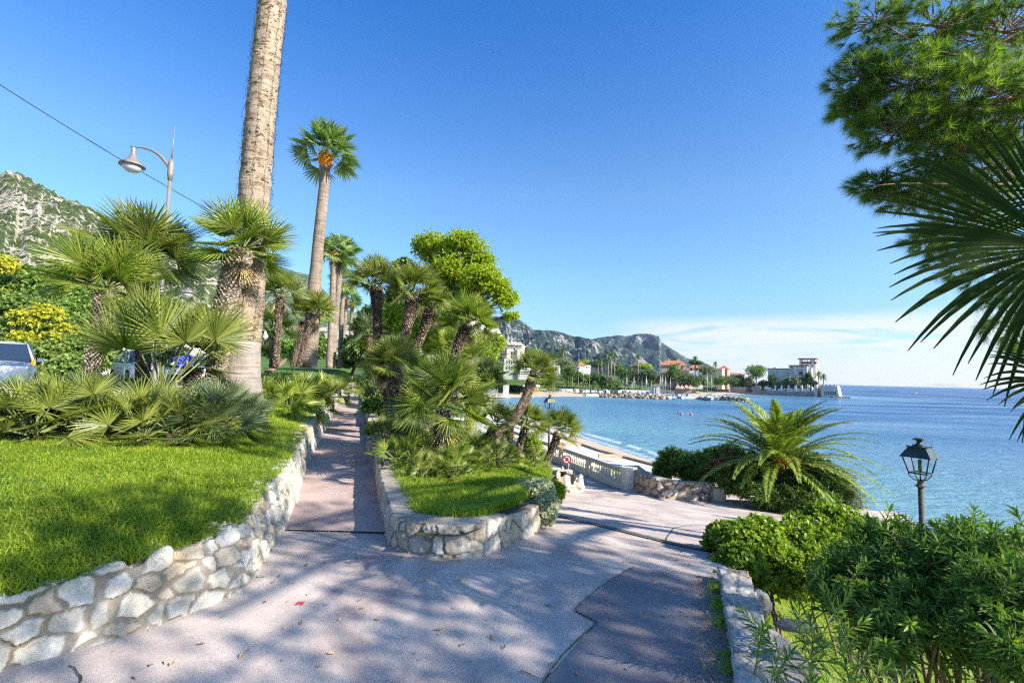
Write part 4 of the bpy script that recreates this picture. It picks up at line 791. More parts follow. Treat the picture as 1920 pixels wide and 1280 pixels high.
fp((915, 700), [(908, 712), (900, 740), (892, 790)], 12.5, 40, 12, 'dark spiky fan palm head beside the hotel', 18, seed=53, nseg=18, size=0.05, axis=(0.4, 0, 1), lf=LFfan2)
fp((935, 775), [(926, 800), (914, 820), (900, 850)], 9.2, 42, 14, 'bright fan palm head right of the big round one', 18, seed=54, nseg=20, size=0.05, axis=(0.5, 0, 1), lf=LFfanb)
cl_ = [(716, 816, 9.4, 48, 'rounded fan clump leaning over the planter wall by the path'), (758, 866, 7.4, 52, 'fan clump on thin stems just behind the planter grass'), (868, 885, 7.4, 52, 'yellow green fan clump at the foot of the big round palm'), (780, 808, 9.8, 38, 'fan clump behind the stout palm foot'), (905, 850, 9.2, 40, 'fan clump under the long leaning trunk'), (942, 872, 10, 34, 'dark fan clump near the slim trunks'), (996, 884, 11, 30, 'narrow leaved clump at the foot of the small leaning palm')]
for i, (px, py, Yd, r, lab) in enumerate(cl_): fanclump(px, py, Yd, r, lab, 24, [LFfan, LFfanb, LFfanb][i % 3], 100+i, 22, zf=zsoil, lo=-0.05, spread=0.25, stems=2)
for i, (px, py, Yd, r) in enumerate([(690, 620, 17, 45), (840, 650, 14, 45), (845, 625, 17, 42)]):
    fp((px, py), [(px+2, py+10), (px+6, py+60), (px+10, 760)], Yd, r, 14, ['dark fan palm head behind the leftmost planter trunk', 'pale fan palm head behind the planter trunks', 'half hidden fan palm head before the lime tree'][i], 18, seed=120+i, lod=1, nseg=16, lf=[LFfan2, LFfanb, LFfan][i])

# fallen leaves and clover on lawn and paving
rg = np.random.default_rng(123); n = 420; x = rg.uniform(-3.2, 2.2, n); y = rg.uniform(1.6, 7.5, n); k = inpoly(x, y, PL); x = x[k]; y = y[k]; m = MB()
for a, b in zip(x, y):
    z = float(zplaza(a, b))+0.008; t = rg.random()*6.28; l = 0.012+0.02*rg.random(); d = np.array([math.cos(t), math.sin(t), 0.15*rg.normal()]); s = np.array([-math.sin(t), math.cos(t), 0.3*rg.normal()])*0.4; p = np.array([a, b, z]); m.add([p-d*l, p-s*l+[0, 0, .004], p+d*l, p+s*l+[0, 0, .004]], [0, 1, 2, 3])
tag(m.build('fallen_leaves', Mdeadleaf), 'small dry leaves and grit scattered over the plaza asphalt', 'leaf litter', None, 'stuff')
mb = MB(); n = 5200; x = rg.uniform(-8, -2.2, n); y = rg.uniform(1.8, 8.5, n); k = (x < xL(y)-0.2) & (fbm(x*1.3, y*1.3, 3, 77) > 0.52); x = x[k]; y = y[k]; z = zlawn(x, y)
for a, b, c in zip(x, y, z):
    t0 = rg.random()*6.28; r = 0.010+0.012*rg.random(); hh = 0.03+0.05*rg.random()
    for q in range(3):
        t = t0+q*2.09; d = np.array([math.cos(t), math.sin(t), 0.25]); s = np.array([-math.sin(t), math.cos(t), 0])*0.55; p = np.array([a, b, c+hh]); mb.add([p, p+d*r*0.9-s*r, p+d*r*1.9, p+d*r*0.9+s*r], [0, 1, 2, 3])
tag(mb.build('clover', leafmat('clover_leaf', [(0.05, 0.13, 0.03), (0.09, 0.2, 0.05), (0.14, 0.26, 0.08)], 0.3)), 'patches of clover leaves in the lawn', 'clover', None, 'stuff')
# ------------------------------------------------------------ balustrade, terrace, hatch, sign
Mcream = mat('cream_stucco', (0.76, 0.69, 0.57), (0.83, 0.77, 0.66), 2.5, 0.85, 0.25, 30)
Mwhite = mat('white_concrete', (0.50, 0.47, 0.43), (0.58, 0.56, 0.52), 1.5, 0.85, 0.3, 20)
zr_ = -2.2
A = np.array([4.22, 16.9]); Bp = np.array([xB(33.0), 33.0]); dv = (Bp-A); Ln = np.linalg.norm(dv); dv /= Ln; nv = np.array([dv[1], -dv[0]]); rzb = math.atan2(dv[1], dv[0])
bal = empty('balustrade', (A[0], A[1], zr_), label='long cream balustrade with turned balusters running along the ramp above the beach', cat='balustrade')
def bb(m, s0, s1, wd, z0, z1, off=0):
    c = A+dv*(s0+s1)/2+nv*off; m.box((c[0]-A[0], c[1]-A[1], (z0+z1)/2), (s1-s0, wd, z1-z0), rzb)
m = MB(); bb(m, 0.3, Ln, 0.26, -0.3, 0.24); bb(m, 0.3, Ln, 0.30, 0.0, 0.06); m.build('plinth', Mcream, bal)
m = MB(); bb(m, 0.3, Ln, 0.26, 0.665, 0.71); bb(m, 0.28, Ln, 0.34, 0.713, 0.80); m.build('top_rail', Mwhite, bal)
k = 0; s_ = 0.0; first = True
base_b = None
while s_ < Ln-0.5:
    w_ = 0.36 if first else 0.26
    m = MB(); bb(m, s_, s_+w_, 0.30 if not first else 0.36, -0.3, 0.66 if not first else 0.78)
    if first: bb(m, s_-0.05, s_+w_+0.03, 0.46, 0.783, 0.87)
    m.build('post', Mcream, bal)
    n_ = 14
    for j in range(n_):
        if k >= 98: break
        p = A+dv*(s_+w_+(j+0.5)*(2.35/n_))
        if base_b is None:
            m = MB(); m.box((0, 0, 0.262), (0.12, 0.12, 0.04)); m.lathe([(0.03, 0.283), (0.045, 0.30), (0.058, 0.36), (0.05, 0.43), (0.028, 0.53), (0.026, 0.58), (0.042, 0.60), (0.03, 0.62)], n=10); m.box((0, 0, 0.642), (0.11, 0.11, 0.04))
            base_b = m.build('baluster', Mcream, bal); o = base_b
        else: o = base_b.copy(); COL.objects.link(o); o.parent = bal
        o.location = (p[0]-A[0], p[1]-A[1], 0); o.rotation_euler = (0, 0, rzb); k += 1
    s_ += w_+2.35; first = False
# terrace
m = MB(); out = [(7.6, 17), (9.0, 23), (8.4, 27.0), (6.0, 32.4), (4.4, 38.3), (2.8, 45.5), (-1, 57)]; inn = [(4.6, 17), (2.5, 23), (xB(25.8)+.3, 25.8), (xB(30.8)+.3, 30.8), (xB(36.3)+.3, 36.3), (xB(43.)+.3, 43), (-9, 55)]
strip('terrace', inn, out, lambda x, y: -3.1+0*x, Mwhite, 4)
m = MB(); o3 = [(a, b, -3.1) for a, b in out]
for (a, b), (c, d) in zip(out[:-1], out[1:]):
    m.add([[a, b, -3.1], [c, d, -3.1], [c, d, -5.6], [a, b, -5.6]], [0, 1, 2, 3])
tag(m.build('terrace_edge', Mwhite), kind='structure')
Mwood = mat('old_wood', (0.32, 0.24, 0.16), (0.45, 0.36, 0.26), 5, 0.85)
m = MB()
for (a, b), (c, d) in zip(out[1:-1], out[2:]):
    v = np.array([c-a, d-b]); l = np.linalg.norm(v); m.box(((a+c)/2, (b+d)/2, -3.03), (l, 0.16, 0.12), math.atan2(v[1], v[0]))
tag(m.build('terrace_beam', Mwood), 'brown timber edge beam along the seaward side of the white terrace', 'beam')
for i, (y, lab) in enumerate([(24.5, 'cross beam on the white terrace nearest the hedge'), (30, 'middle cross beam on the white terrace'), (35, 'farthest cross beam on the white terrace')]):
    xo = np.interp(y, [q[1] for q in out[1:]], [q[0] for q in out[1:]])-0.1; m = MB(); m.box((xo-0.75, y-0.1, -2.99), (1.5, 0.2, 0.2), 0.12); tag(m.build('cross_beam', Mwood), lab, 'beam', 'cross beams on the terrace')
# utility hatch
c = hit(1348, 939, zplaza); hx = empty('utility_cabinet', tuple(c), -0.08, 'small cream utility cabinet leaning between the curved wall and the hedge', 'cabinet')
m = MB(); m.box((0, 0, 0.2), (0.44, 0.07, 0.44)); m.box((0, 0, 0.437), (0.48, 0.1, 0.03)); m.build('frame', mat('brown_frame', (0.3, 0.2, 0.12), (0.4, 0.3, 0.2), 8), hx)
m = MB(); m.box((0, -0.042, 0.2), (0.38, 0.016, 0.38)); m.box((0, -0.054, 0.2), (0.30, 0.01, 0.30)); m.build('panel', mat('cream_panel', (0.72, 0.66, 0.5), (0.78, 0.73, 0.58), 3, 0.6), hx)
# round sign
sb = hit(1066, 893, zplaza, 5); Ys = sb[1]; top = at(1063, 861, Ys); rs = 16*Ys/F/2*1.02
sg = empty('road_sign', tuple(sb), 0, 'small round white road sign with red ring and slash on a grey pole', 'road sign')
Mgreyp = mat('galvanised', (0.32, 0.34, 0.35), (0.42, 0.44, 0.45), 10, 0.5, metal=0.5)
m = MB(); m.tube([(0, 0.03, -0.1), (0, 0.03, top[2]-sb[2]+rs*0.6)], 0.022, 8); m.build('pole', Mgreyp, sg)
hz = top[2]-sb[2]; hxo = top[0]-sb[0]
def disc(m, r0, r1, y, n=40, mi=0):
    th = np.arange(n)*2*math.pi/n
    if r0 == 0: m.add(np.stack([np.cos(th)*r1+hxo, 0*th+y, np.sin(th)*r1+hz], -1), [list(range(n))], mi)
    else:
        V = np.concatenate([np.stack([np.cos(th)*r+hxo, 0*th+y, np.sin(th)*r+hz], -1) for r in (r0, r1)]); i = np.arange(n); j = (i+1) % n
        m.add(V, np.stack([i, j, j+n, i+n], -1), mi)
m = MB(); n = 40; th = np.arange(n)*2*math.pi/n; V = np.concatenate([np.stack([np.cos(th)*rs+hxo, 0*th+y, np.sin(th)*rs+hz], -1) for y in (0.0, 0.012)]); i = np.arange(n); j = (i+1) % n
m.add(V, np.stack([i, j, j+n, i+n], -1)); m.add(V[n:], [list(range(n))]); m.build('back_plate', Mgreyp, sg)
m = MB(); disc(m, 0, rs*0.99, -0.002); m.build('face', mat('sign_white', (0.5, 0.5, 0.49), rough=0.4), sg)
Mred = mat('sign_red', (0.36, 0.015, 0.02), rough=0.4)
m = MB(); disc(m, rs*0.74, rs*0.985, -0.006); m.build('ring', Mred, sg)
m = MB(); a = rs*0.74*0.7071; w_ = rs*0.08; m.add([[hxo-a-w_, -0.009, hz+a-w_], [hxo-a+w_, -0.009, hz+a+w_], [hxo+a+w_, -0.009, hz-a+w_], [hxo+a-w_, -0.009, hz-a-w_]], [0, 3, 2, 1]); m.build('slash', Mred, sg)
m = MB()
for cx, cz, s in ((0.12, 0.2, 1), (-0.12, -0.22, 0.9)):   # truck and trailer pictogram
    m.add([[hxo+rs*(cx+q[0]*s), -0.0075, hz+rs*(cz+q[1]*s)] for q in ((-0.3, -0.1), (0.3, -0.1), (0.3, 0.08), (0.12, 0.12), (0.05, 0.22), (-0.2, 0.22), (-0.3, 0.1))], [list(range(7))])
    for wx in (-0.17, 0.17): m.add([[hxo+rs*(cx+wx*s+0.07*math.cos(t)), -0.0077, hz+rs*(cz-0.12*s+0.07*math.sin(t))] for t in np.linspace(0, 6.283, 9)[:-1]], [list(range(8))])
m.build('pictogram', mat('sign_black', (0.02, 0.025, 0.02)), sg)
# ------------------------------------------------------------ classic lanterns
Mlant = mat('lantern_iron', (0.018, 0.024, 0.024), (0.035, 0.045, 0.045), 20, 0.45, 0.2, 40, metal=0.3, spec=0.5)
Mlpole = mat('lantern_pole', (0.05, 0.04, 0.04), (0.10, 0.08, 0.075), 14, 0.6, 0.5, 60)
Mroofg = mat('lantern_roof', (0.028, 0.045, 0.045), (0.06, 0.08, 0.075), 6, 0.4, metal=0.4, spec=0.6)
gm, t = newmat('lantern_glass'); b1 = nn(t, 'ShaderNodeBsdfTransparent', {0: (0.97, 0.98, 0.98, 1)}); b2 = nn(t, 'ShaderNodeBsdfGlossy', {'Roughness': 0.05}); t.links.new(nn(t, 'ShaderNodeMixShader', {0: 0.07, 1: b1.outputs[0], 2: b2.outputs[0]}).outputs[0], nn(t, 'ShaderNodeOutputMaterial').inputs[0]); Mglass = gm
def lantern(px, py_cap, Y, zb, sc, rz, lab, roofm):
    t0 = at(px, py_cap, Y); root = empty('street_lantern', (t0[0], t0[1], zb), rz, lab, 'street lamp', 'old style square lanterns on posts')
    H = t0[2]-zb; z = lambda q: H-0.78*sc+q*sc      # q: 0 lantern foot .. .78 cap top
    def ring(r, q, n=4): return [(r*sc*math.cos(math.pi/4*1+k*math.pi/2), r*sc*math.sin(math.pi/4+k*math.pi/2), z(q)) for k in range(4)]
    m = MB(); Hb = z(-0.02)
    m.tube([(0, 0, 0), (0, 0, 0.25)], [0.14*sc, 0.11*sc], 12); m.tube([(0, 0, 0.25), (0, 0, 0.9), (0, 0, Hb)], [0.07*sc, 0.055*sc, 0.045*sc], 12)
    m.lathe([(0.045*sc, z(-0.14)), (0.085*sc, z(-0.12)), (0.085*sc, z(-0.10)), (0.05*sc, z(-0.08)), (0.05*sc, z(-0.02)), (0.065*sc, z(-0.01))], n=14)
    for sgn in (-1, 1): m.tube([(0, 0, z(-0.11)), (sgn*0.11*sc, 0, z(-0.115))], [0.018*sc, 0.03*sc], 6)
    m.build('post', Mlpole, root)
    m = MB(); lo_ = ring(0.19, 0.13); hi_ = ring(0.29, 0.44)
    for a, b in zip(lo_, hi_): m.tube([a, b], 0.012*sc, 5)
    for a, b in zip(lo_, lo_[1:]+lo_[:1]): m.tube([a, b], 0.014*sc, 5)
    for a in lo_: m.tube([a, (a[0]*0.95, a[1]*0.95, z(0.08)), (a[0]*0.5, a[1]*0.5, z(0.0)), (0, 0, z(0.0))], 0.01*sc, 5)
    m.tube([(0.0, 0, z(0.0)), (0.0, 0, z(0.14))], 0.012*sc, 6); m.tube([(0, 0, z(0.14)), (0, 0, z(0.38))], 0.03*sc, 8)
    m.build('frame', Mlant, root)
    m = MB(); a = [np.array(q) for q in ring(0.345, 0.425)]; b = [np.array(q) for q in ring(0.32, 0.45)]; c = [np.array(q) for q in ring(0.185, 0.615)]
    for lo2, hi2 in ((a, b), (b, c)):
        for i in range(4): m.add([lo2[i], lo2[(i+1) % 4], hi2[(i+1) % 4], hi2[i]], [0, 1, 2, 3])
    m.add(a, [3, 2, 1, 0]); m.add(c, [0, 1, 2, 3]); m.build('roof', roofm, root)
    m = MB(); m.lathe([(0.12*sc, z(0.615)), (0.10*sc, z(0.645)), (0.05*sc, z(0.67)), (0.035*sc, z(0.70)), (0.05*sc, z(0.735)), (0.10*sc, z(0.75)), (0.10*sc, z(0.765)), (0.05*sc, z(0.78))], n=14)
    for p, q in zip(c, c[1:]+c[:1]): m.tube([p*[1.12, 1.12, 1], q*[1.12, 1.12, 1]], 0.009*sc, 4)
    for p in c: m.tube([p*[1.1, 1.1, 1], p*[1.1, 1.1, 1]+[0, 0, 0.04*sc]], [0.014*sc, 0.006*sc], 5)
    m.build('cap', Mlant, root)
    m = MB()
    for i in range(4): 
        l0, l1, h1, h0 = [np.array(q) for q in (lo_[i], lo_[(i+1) % 4], hi_[(i+1) % 4], hi_[i])]; m.add([l0, l1, h1, h0], [0, 1, 2, 3])
    m.build('glass', Mglass, root)
lantern(1723, 821, 9.4, -3.6, 1.02, R(32), 'dark green iron lantern on a post rising from the oleanders by the sea', Mroofg)
lantern(1031, 740, 22, -2.3, 0.95, R(20), 'distant olive green lantern behind the leaning fan palms at the balustrade', mat('lantern_roof_olive', (0.10, 0.12, 0.07), (0.16, 0.18, 0.11), 6, 0.5))
# ------------------------------------------------------------ date palm and shrubs by the balustrade
rg = np.random.default_rng(77); Yd = 15.2; c = at(1462, 868, Yd); b = np.array([c[0], c[1], -2.6])
dp = empty('date_palm', tuple(b), label='large arching feather palm with orange stalks above the hedge by the sea', cat='palm tree')
m = MB(); m.tube([b, c-[0, 0, 0.15]], [0.34, 0.3], 14, jit=1+0.08*rg.normal(size=(2, 14))); m.build('trunk', Mbark, dp, loc=b).location = (0, 0, 0)
m = MB(); N_ = 58
for i in range(N_):
    f = (i+0.5)/N_; el = -0.15+1.5*f**0.8+rg.normal(0, 0.06); az = i*2.39996+rg.normal(0, 0.12)
    d = np.array([math.cos(el)*math.cos(az), math.cos(el)*math.sin(az), math.sin(el)]); L = (2.75+0.25*rg.random())*(0.95 if el < 0.9 else 0.82)
    frond(m, c+d*0.15, d, L, rg, 84, 0.44+0.12*rg.random()+0.05*(1-f), 0.34, w=0.020, vee=0.35, ang=0.85, twist=rg.normal(0, 0.05))
for px, py, Lx in ((1385, 925, 2.0), (1600, 935, 2.9), (1575, 950, 2.6)):
    e = at(px, py, Yd-0.8); d = e-c; d = d/np.linalg.norm(d); d[2] += 0.55; frond(m, c+[0, -0.2, 0], d, Lx, rg, 44, 0.62, 0.42, w=0.017, vee=0.25)
m.build('crown', [LFphoe, Mstem], dp, loc=b).location = (0, 0, 0)
m = MB()
for i in range(70):
    a = rg.random()*6.28; o = c+[math.cos(a)*0.12, math.sin(a)*0.12-0.25, 0.05]; e = o+[math.cos(a)*0.5*rg.random(), -0.45*rg.random()-0.1, 0.35*rg.random()-0.15]
    m.tube([o, (o+e)/2+[0, 0, 0.1], e], [0.012, 0.008, 0.005], 4, caps=False)
m.build('fruit_stalks', Morange, dp, loc=b).location = (0, 0, 0)
def petals(m, pts, r, rng, n=9):
    for p in pts:
        for i in range(n):
            q = np.array(p)+rng.normal(0, 0.07, 3); d = nrm(rng.normal(size=3)); s = nrm(np.cross(d, [0.3, 0.5, 1]))*r; m.add([q-s, q+d*r, q+s, q-d*r], [0, 1, 2, 3])
zb = -2.3
s1 = shrub('oleander_hedge', (8.2, 16.2, zb), [pxblob(1420, 895, 15.6, 42, 42), pxblob(1475, 900, 15.2, 55, 44), pxblob(1530, 900, 15.0, 50, 40), pxblob(1565, 910, 14.8, 32, 30), pxblob(1500, 865, 15.6, 60, 24), pxblob(1440, 925, 14.6, 50, 20), pxblob(1520, 935, 14.2, 50, 16)], 6200, 0.16, 0.035, LFdark, 'large dark oleander hedge under the feather palm', 'hedge', 201, k=8, shell=0.5, curl=0.2)
s1 = shrub('flowering_oleander', (6.9, 16.9, zb), [pxblob(1350, 868, 17, 38, 32), pxblob(1388, 880, 16.4, 30, 36), pxblob(1375, 850, 17, 26, 20), pxblob(1375, 905, 16, 26, 25)], 2600, 0.16, 0.035, LFole, 'oleander bush with pink flowers behind the curved stone wall', 'shrub', 202, k=8, shell=0.5)
m = MB(); rg = np.random.default_rng(4); petals(m, [at(px, py, 16.1+0.2*rg.random()) for px, py in [(1342,864),(1351,860),(1358,865),(1346,868),(1326,877),(1358,874),(1372,843),(1384,862),(1341,881),(1365,861),(1372,846),(1361,848),(1352,866),(1345,862),(1325,877),(1360,862),(1353,875),(1340,866)]], 0.03, rg); o = m.build('flowers', Mpetal, s1, loc=(6.9, 16.9, zb)); o.location = (0, 0, 0)
shrub('round_shrub', (5.6, 18.6, zb), [pxblob(1262, 868, 18, 32, 30), pxblob(1302, 876, 17.6, 36, 30), pxblob(1240, 880, 18.2, 16, 18), pxblob(1320, 890, 17.2, 22, 22)], 3200, 0.12, 0.03, LFmid, 'grey green bush above the middle of the curved stone wall', 'shrub', 203, k=8, shell=0.5)
shrub('clipped_shrub', (4.9, 18, zb), [pxblob(1225, 894, 17.7, 34, 7), pxblob(1205, 890, 17.7, 18, 5)], 900, 0.05, 0.03, LFdark, 'low dark clipped hedge just behind the balustrade end post', 'hedge', 204, shell=0.4)
shrub('thin_shrub', (9.5, 15, zb), [pxblob(1565, 915, 15.4, 48, 34), pxblob(1590, 935, 14.6, 30, 24)], 900, 0.14, 0.03, LFolive, 'thin pale bush at the seaward end of the dark hedge', 'shrub', 205, k=6, shell=0.3)
# ------------------------------------------------------------ planter extras
shrub('silver_shrub', tuple(at(1015, 965, 6.4)), [pxblob(1010, 930, 6.5, 34, 32), pxblob(1022, 952, 6.3, 28, 28), pxblob(990, 920, 6.8, 25, 18)], 5200, 0.035, 0.012, LFgrey, 'round silvery grey bush spilling over the end of the planter wall', 'shrub', 206, k=8, shell=0.7)
shrub('bright_shrub', tuple(at(1045, 930, 8.3)), [pxblob(1042, 922, 8.3, 15, 20)], 1500, 0.05, 0.016, LFlime, 'small lime green tuft beside the silvery bush', 'shrub', 207, k=8, shell=0.5)
shrub('leafy_shrub', tuple(at(700, 720, 14)), [pxblob(700, 735, 14.5, 16, 18), pxblob(690, 762, 13, 13, 12), pxblob(712, 760, 13.5, 18, 22), pxblob(705, 712, 18, 18, 16), pxblob(720, 735, 15, 20, 25)], 3600, 0.07, 0.04, LFmid, 'leafy green bushes lining the right side of the footpath', 'shrub', 208, shell=0.5)
shrub('feathery_shrub', tuple(at(1000, 850, 14)), [pxblob(1000, 840, 14, 20, 42), pxblob(985, 860, 13.5, 22, 28), pxblob(1010, 870, 13.5, 16, 25)], 3000, 0.07, 0.02, LFbright, 'bright feathery green bush before the balustrade', 'shrub', 209, shell=0.5)
shrub('spreading_shrub', tuple(at(960, 905, 9)), [pxblob(945, 905, 8.5, 34, 12), pxblob(975, 895, 9.5, 30, 14), pxblob(1010, 893, 10.5, 22, 12)], 2200, 0.08, 0.012, LFbright, 'low spreading grey green plants along the planter slope', 'shrub', 210, k=8, shell=0.2, upb=0.9)
mb = MB(); rg = np.random.default_rng(3)
def rock(m, c, r, rg, n=14, col=None):
    u = np.linspace(0.05, math.pi-0.05, n); v = np.linspace(0, 2*math.pi, n*2, endpoint=False); U, V_ = np.meshgrid(u, v, indexing='ij'); s = rg.random()*50
    rad = 0.75+0.5*fbm(np.cos(V_)*np.sin(U)*1.6+s, np.sin(V_)*1.6*np.sin(U)+np.cos(U)*2+s, 4, 2); X = np.sin(U)*np.cos(V_)*rad*r[0]; Y = np.sin(U)*np.sin(V_)*rad*r[1]; Z = np.cos(U)*rad*r[2]
    P = np.stack([X, Y, Z], -1).reshape(-1, 3)+np.array(c); k = n*2; i = np.arange(n-1)[:, None]*k; j = np.arange(k)[None]; m.add(P, np.stack([i+j, i+k+j, i+k+(j+1) % k, i+(j+1) % k], -1).reshape(-1, 4), 0, True)
p = at(893, 922, 7.0); rock(mb, p-[0, 0, 0.02], (0.34, 0.24, 0.16), rg, 26)
tag(mb.build('boulder', mat('dark_rock', (0.06, 0.05, 0.055), (0.15, 0.13, 0.13), 7, 0.95, 1.0, 16, bd=0.05)), 'dark rough boulder lying in the planter grass', 'rock')
# ------------------------------------------------------------ right foreground shrubs
shrub('leafy_bush', (2.9, 5.2, -1.2), [pxblob(1385, 1010, 5.6, 42, 34), pxblob(1430, 1015, 5.6, 48, 38), pxblob(1345, 1015, 5.9, 26, 32), pxblob(1400, 1060, 5.2, 52, 32), pxblob(1372, 1000, 5.8, 25, 20), pxblob(1438, 995, 5.8, 22, 20)], 5200, 0.055, 0.042, LFbright, 'bright green leafy bush at the far end of the stone parapet', 'shrub', 220, k=5, shell=0.55, curl=0.1)
shrub('round_bush', (3.9, 5.6, -1.8), [pxblob(1520, 1020, 5.9, 62, 60), pxblob(1580, 1000, 6.1, 60, 45), pxblob(1490, 1070, 5.4, 55, 50), pxblob(1560, 1080, 5.4, 60, 50), pxblob(1545, 975, 6.1, 35, 28)], 7500, 0.06, 0.03, LFbright, 'rounded fresh green bush between the leafy bush and the oleander', 'shrub', 221, k=6, shell=0.6, curl=0.1)
def sprig(ml, ms, b, tp, rng, ll=0.13, lw=0.022, nw=12, pw=3, r=0.006, bend=0.1):
    b = np.array(b, float); tp = np.array(tp, float); md = (b+tp)/2+rng.normal(0, bend*np.linalg.norm(tp-b), 3); Q = bez([b, md, tp], 12); ms.tube(Q, np.linspace(r, r*0.4, 12), 5, 0, caps=False)
    T = nrm(np.gradient(Q, axis=0)); u = np.linspace(0.3, 1.0, nw)**0.85
    for i, x in enumerate(u):
        c = np.array([np.interp(x*11, range(12), Q[:, k]) for k in range(3)]); ax = T[min(11, int(x*11))]; A = nrm(np.cross(ax, [0.3, 0.2, 1])); B = np.cross(ax, A)
        for j in range(pw):
            th = j*2*math.pi/pw+i*1.05+rng.normal(0, 0.2); a = (1.15-0.85*(i/nw)**2)*(0.9+0.25*rng.random()); D = ax*math.cos(a)+(A*math.cos(th)+B*math.sin(th))*math.sin(a)
            W = nrm(np.cross(D, ax)); N2 = np.cross(W, D); l = ll*(0.75+0.45*rng.random())*(0.65+0.35*min(1, (nw-i)/3)); dr = -np.array([0, 0, 1])*l*0.12
            w = lw*(0.8+0.4*rng.random())
            V = [c, c+D*l*.3+W*w*.42+N2*w*.1, c+D*l*.3+dr*.2, c+D*l*.3-W*w*.42+N2*w*.1, c+D*l*.65+W*w*.40+dr*.5+N2*w*.1, c+D*l*.65+dr*.6, c+D*l*.65-W*w*.40+dr*.5+N2*w*.1, c+D*l+dr*1.4]
            ml.add(V, [[0, 1, 2, 2], [0, 2, 3, 3]][:0] or [[1, 4, 5, 2], [2, 5, 6, 3]]); ml.more([[0, 1, 2], [0, 2, 3], [4, 7, 5], [5, 7, 6]])
def oleander(name, base, items, lab, seed, blobs=(), n=0, ll=0.13, lw=0.022, cat='shrub'):
    rng = np.random.default_rng(seed); b = np.array(base, float); root = empty(name, tuple(b), label=lab, cat=cat); ml = MB(); ms = MB()
    for (px, py, Y, L, lean) in items:
        tp = at(px, py, Y); d = nrm(np.array([rng.normal(0, 0.3)+lean, rng.normal(0, 0.3), 1.0])); sprig(ml, ms, tp-d*L, tp, rng, ll, lw, max(5, int(L/0.035)))
    for cc, r in blobs:
        cc = np.array(cc); r = np.array(r)
        for i in range(int(n*r[0]*r[2])):
            v = nrm(rng.normal(size=3)); v[2] = abs(v[2])*0.9 if rng.random() < 0.65 else v[2]; tp = cc+v*r*(0.55+0.45*rng.random()**0.5); d = nrm(v*np.array([1, 1, 0.7])+np.array([0, 0, 0.55])+rng.normal(0, 0.25, 3)); L = 0.22+0.2*rng.random()
            sprig(ml, ms, tp-d*L, tp, rng, ll, lw, max(5, int(L/0.04)))
    tips = [np.array(cc)+nrm(rng.normal(size=3))*np.array(r)*0.5 for cc, r in blobs for _ in range(4)]
    stems(ms, b-[0, 0, 0.2], tips, 0.028, rng, 1, 6)
    ml.build('leaves', LFole, root, loc=b).location = (0, 0, 0); ms.build('stems', [Mstem, Mbark], root, loc=b).location = (0, 0, 0); return root
oleander('oleander_bush', (3.5, 3.75, -1.7), [(1668,955,4.6,.4,0),(1700,975,4.4,.35,0),(1640,980,4.6,.35,-.1),(1785,975,4.3,.4,0),(1826,960,4.2,.4,.1),(1860,985,4.1,.35,.2),(1905,1000,3.8,.4,.3),(1760,985,4.4,.35,0),(1600,1000,4.6,.3,-.2),(1905,960,3.9,.35,.2),(1560,1030,4.5,.35,-.3),(1545,1085,4.3,.3,-.5)], 'big dark green oleander bush filling the near right corner below the lantern', 230,
         [pxblob(1690, 1080, 4.3, 120, 100, 90), pxblob(1820, 1070, 4.0, 120, 95, 90), pxblob(1610, 1110, 4.2, 85, 85, 70), pxblob(1760, 1170, 3.7, 130, 85, 80), pxblob(1900, 1140, 3.5, 110, 120, 80), pxblob(1660, 1010, 4.6, 70, 45, 50), pxblob(1830, 1010, 4.3, 85, 42, 55), pxblob(1670, 1200, 3.7, 80, 45, 60), pxblob(1930, 1230, 3.2, 90, 70, 60)], 520, 0.125, 0.021)
oleander('oleander_shoots', (1.75, 2.7, -1.1), [(1545,1105,2.9,.55,0),(1590,1120,2.9,.6,.1),(1520,1165,2.8,.4,-.15),(1620,1165,2.8,.45,.25),(1395,1150,2.7,.5,-1.0),(1430,1175,2.7,.45,-.7),(1575,1200,2.6,.35,0),(1480,1225,2.5,.3,-.3),(1640,1210,2.7,.35,.3),(1560,1240,2.4,.3,0),(1600,1255,2.5,.3,.3),(1700,1265,2.5,.3,.2),(1450,1265,2.4,.3,-.3),(1520,1270,2.3,.3,.1),(1665,1250,2.6,.3,0),(1500,1130,2.9,.4,-.2)], 'young oleander shoots with narrow leaves reaching over the parapet', 231, ll=0.095, lw=0.014)
# rocks on the slope
for i, (px, py, Y, r, lab) in enumerate([(1425, 1130, 3.9, (0.08, 0.08, 0.10), 'grey lichened rock on the slope under the leafy bush'), (1490, 1172, 3.7, (0.15, 0.08, 0.04), 'flat grey rock below the taller lichened one')]):
    m = MB(); rock(m, at(px, py, Y), r, np.random.default_rng(30+i), 20); tag(m.build('garden_rock', mat('lichen_rock', (0.12, 0.12, 0.12), (0.26, 0.26, 0.25), 9, 0.95, 0.9, 22)), lab, 'rock')
